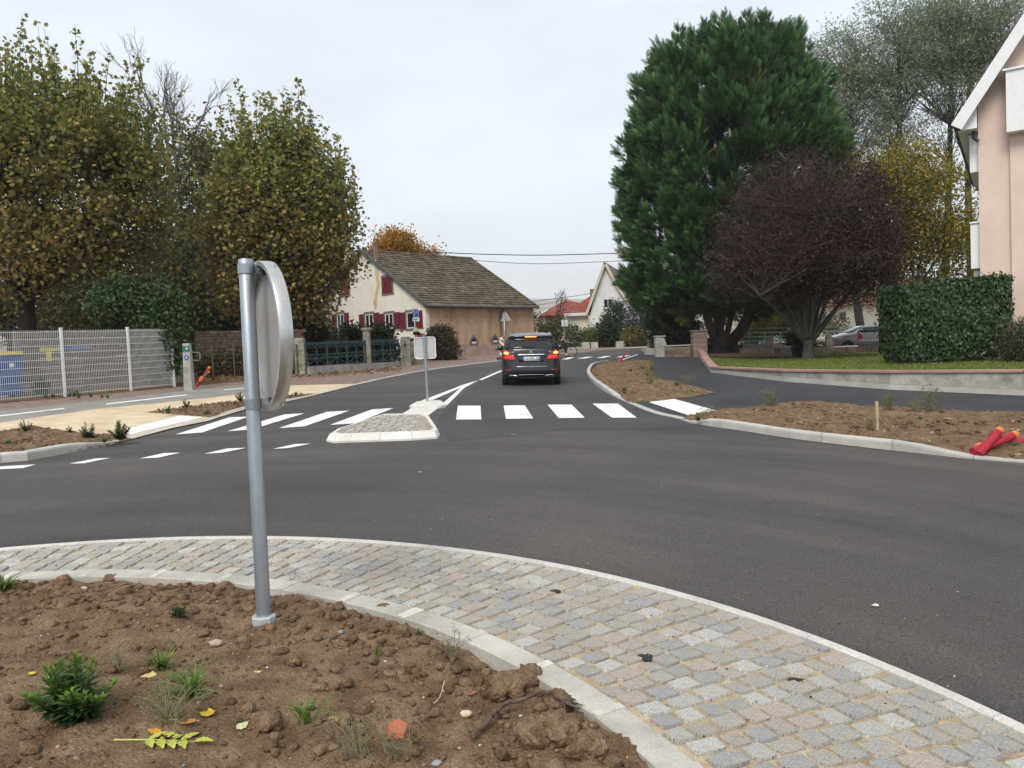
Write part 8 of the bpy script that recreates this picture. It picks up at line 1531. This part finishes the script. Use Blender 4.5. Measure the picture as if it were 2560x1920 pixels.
# leaf litter along the garden fences on the left
n = 900; px_ = rng.uniform(470, 1000, n); py_ = np.interp(px_, [470, 730, 1000], [948, 941, 922])+rng.normal(size=n)*3.2; P = np.array([ground(*G(a, c, .02), .03) for a, c in zip(px_, py_)]); Vv, Ff = scatter(*STAR, P, randrot(n, (0, 0, 1), .5), rng.uniform(.08, .17, n)); o = meshnp('leaf_litter', Vv, Ff, leafm, col=np.repeat(pickcol([(.24, .13, .04), (.32, .19, .06), (.16, .09, .035), (.38, .27, .10)], n), len(STAR[0]), axis=0)); tag(o, 'fallen plane leaves along the foot of the garden fences', 'leaves', kind='stuff')
# ================================================================ misty hill and the haze
X, Y = np.meshgrid(np.linspace(-3600, 4200, 110), np.linspace(420, 3500, 60)); rz_ = np.clip((Y-700)/2100, 0, 1); Z = 7+(Y-420)*.006+(165*rz_**1.15)*(.72+.5*fbm(X/820, Y/1100, 51, 3))+26*(fbm(X/230, Y/260, 52, 3)-.5)*rz_
idx = np.arange(X.size).reshape(X.shape); F = np.stack([idx[:-1, :-1].ravel(), idx[:-1, 1:].ravel(), idx[1:, 1:].ravel(), idx[1:, :-1].ravel()], 1)
struct(meshnp('hill', np.c_[X.ravel(), Y.ravel(), Z.ravel()], F, mat('vineyard_hillside', [(.03, .04, .025), (.17, .13, .07), (.28, .22, .12)], scale=.008, rough=.95, bump=0, detail=7, lo=.40, hi=.60), smooth=True))
struct(meshnp('valley_floor', np.array([(-3600, 180, 2), (4200, 180, 2), (4200, 450, 7), (-3600, 450, 7)], float), np.array([[0, 1, 2, 3]]), field))
hz_ = B().box((300, 1700, 115), (9000, 3900, 262)).obj('haze', mat('haze_dummy', [(.8, .8, .8)])); hz_.data.materials.clear(); hm_ = bpy.data.materials.new('haze'); hm_.use_nodes = True; t = hm_.node_tree
for nd in list(t.nodes):
    if nd.type == 'BSDF_PRINCIPLED': t.nodes.remove(nd)
pv_ = t.nodes.new('ShaderNodeVolumePrincipled'); pv_.inputs['Color'].default_value = (.97, .985, 1.0, 1); pv_.inputs['Density'].default_value = .00032; pv_.inputs['Anisotropy'].default_value = .1
t.links.new(pv_.outputs[0], [q for q in t.nodes if q.type == 'OUTPUT_MATERIAL'][0].inputs['Volume']); hz_.data.materials.append(hm_); hz_['kind'] = 'stuff'
tag(hz_, 'thin grey mist filling the valley air', 'haze')
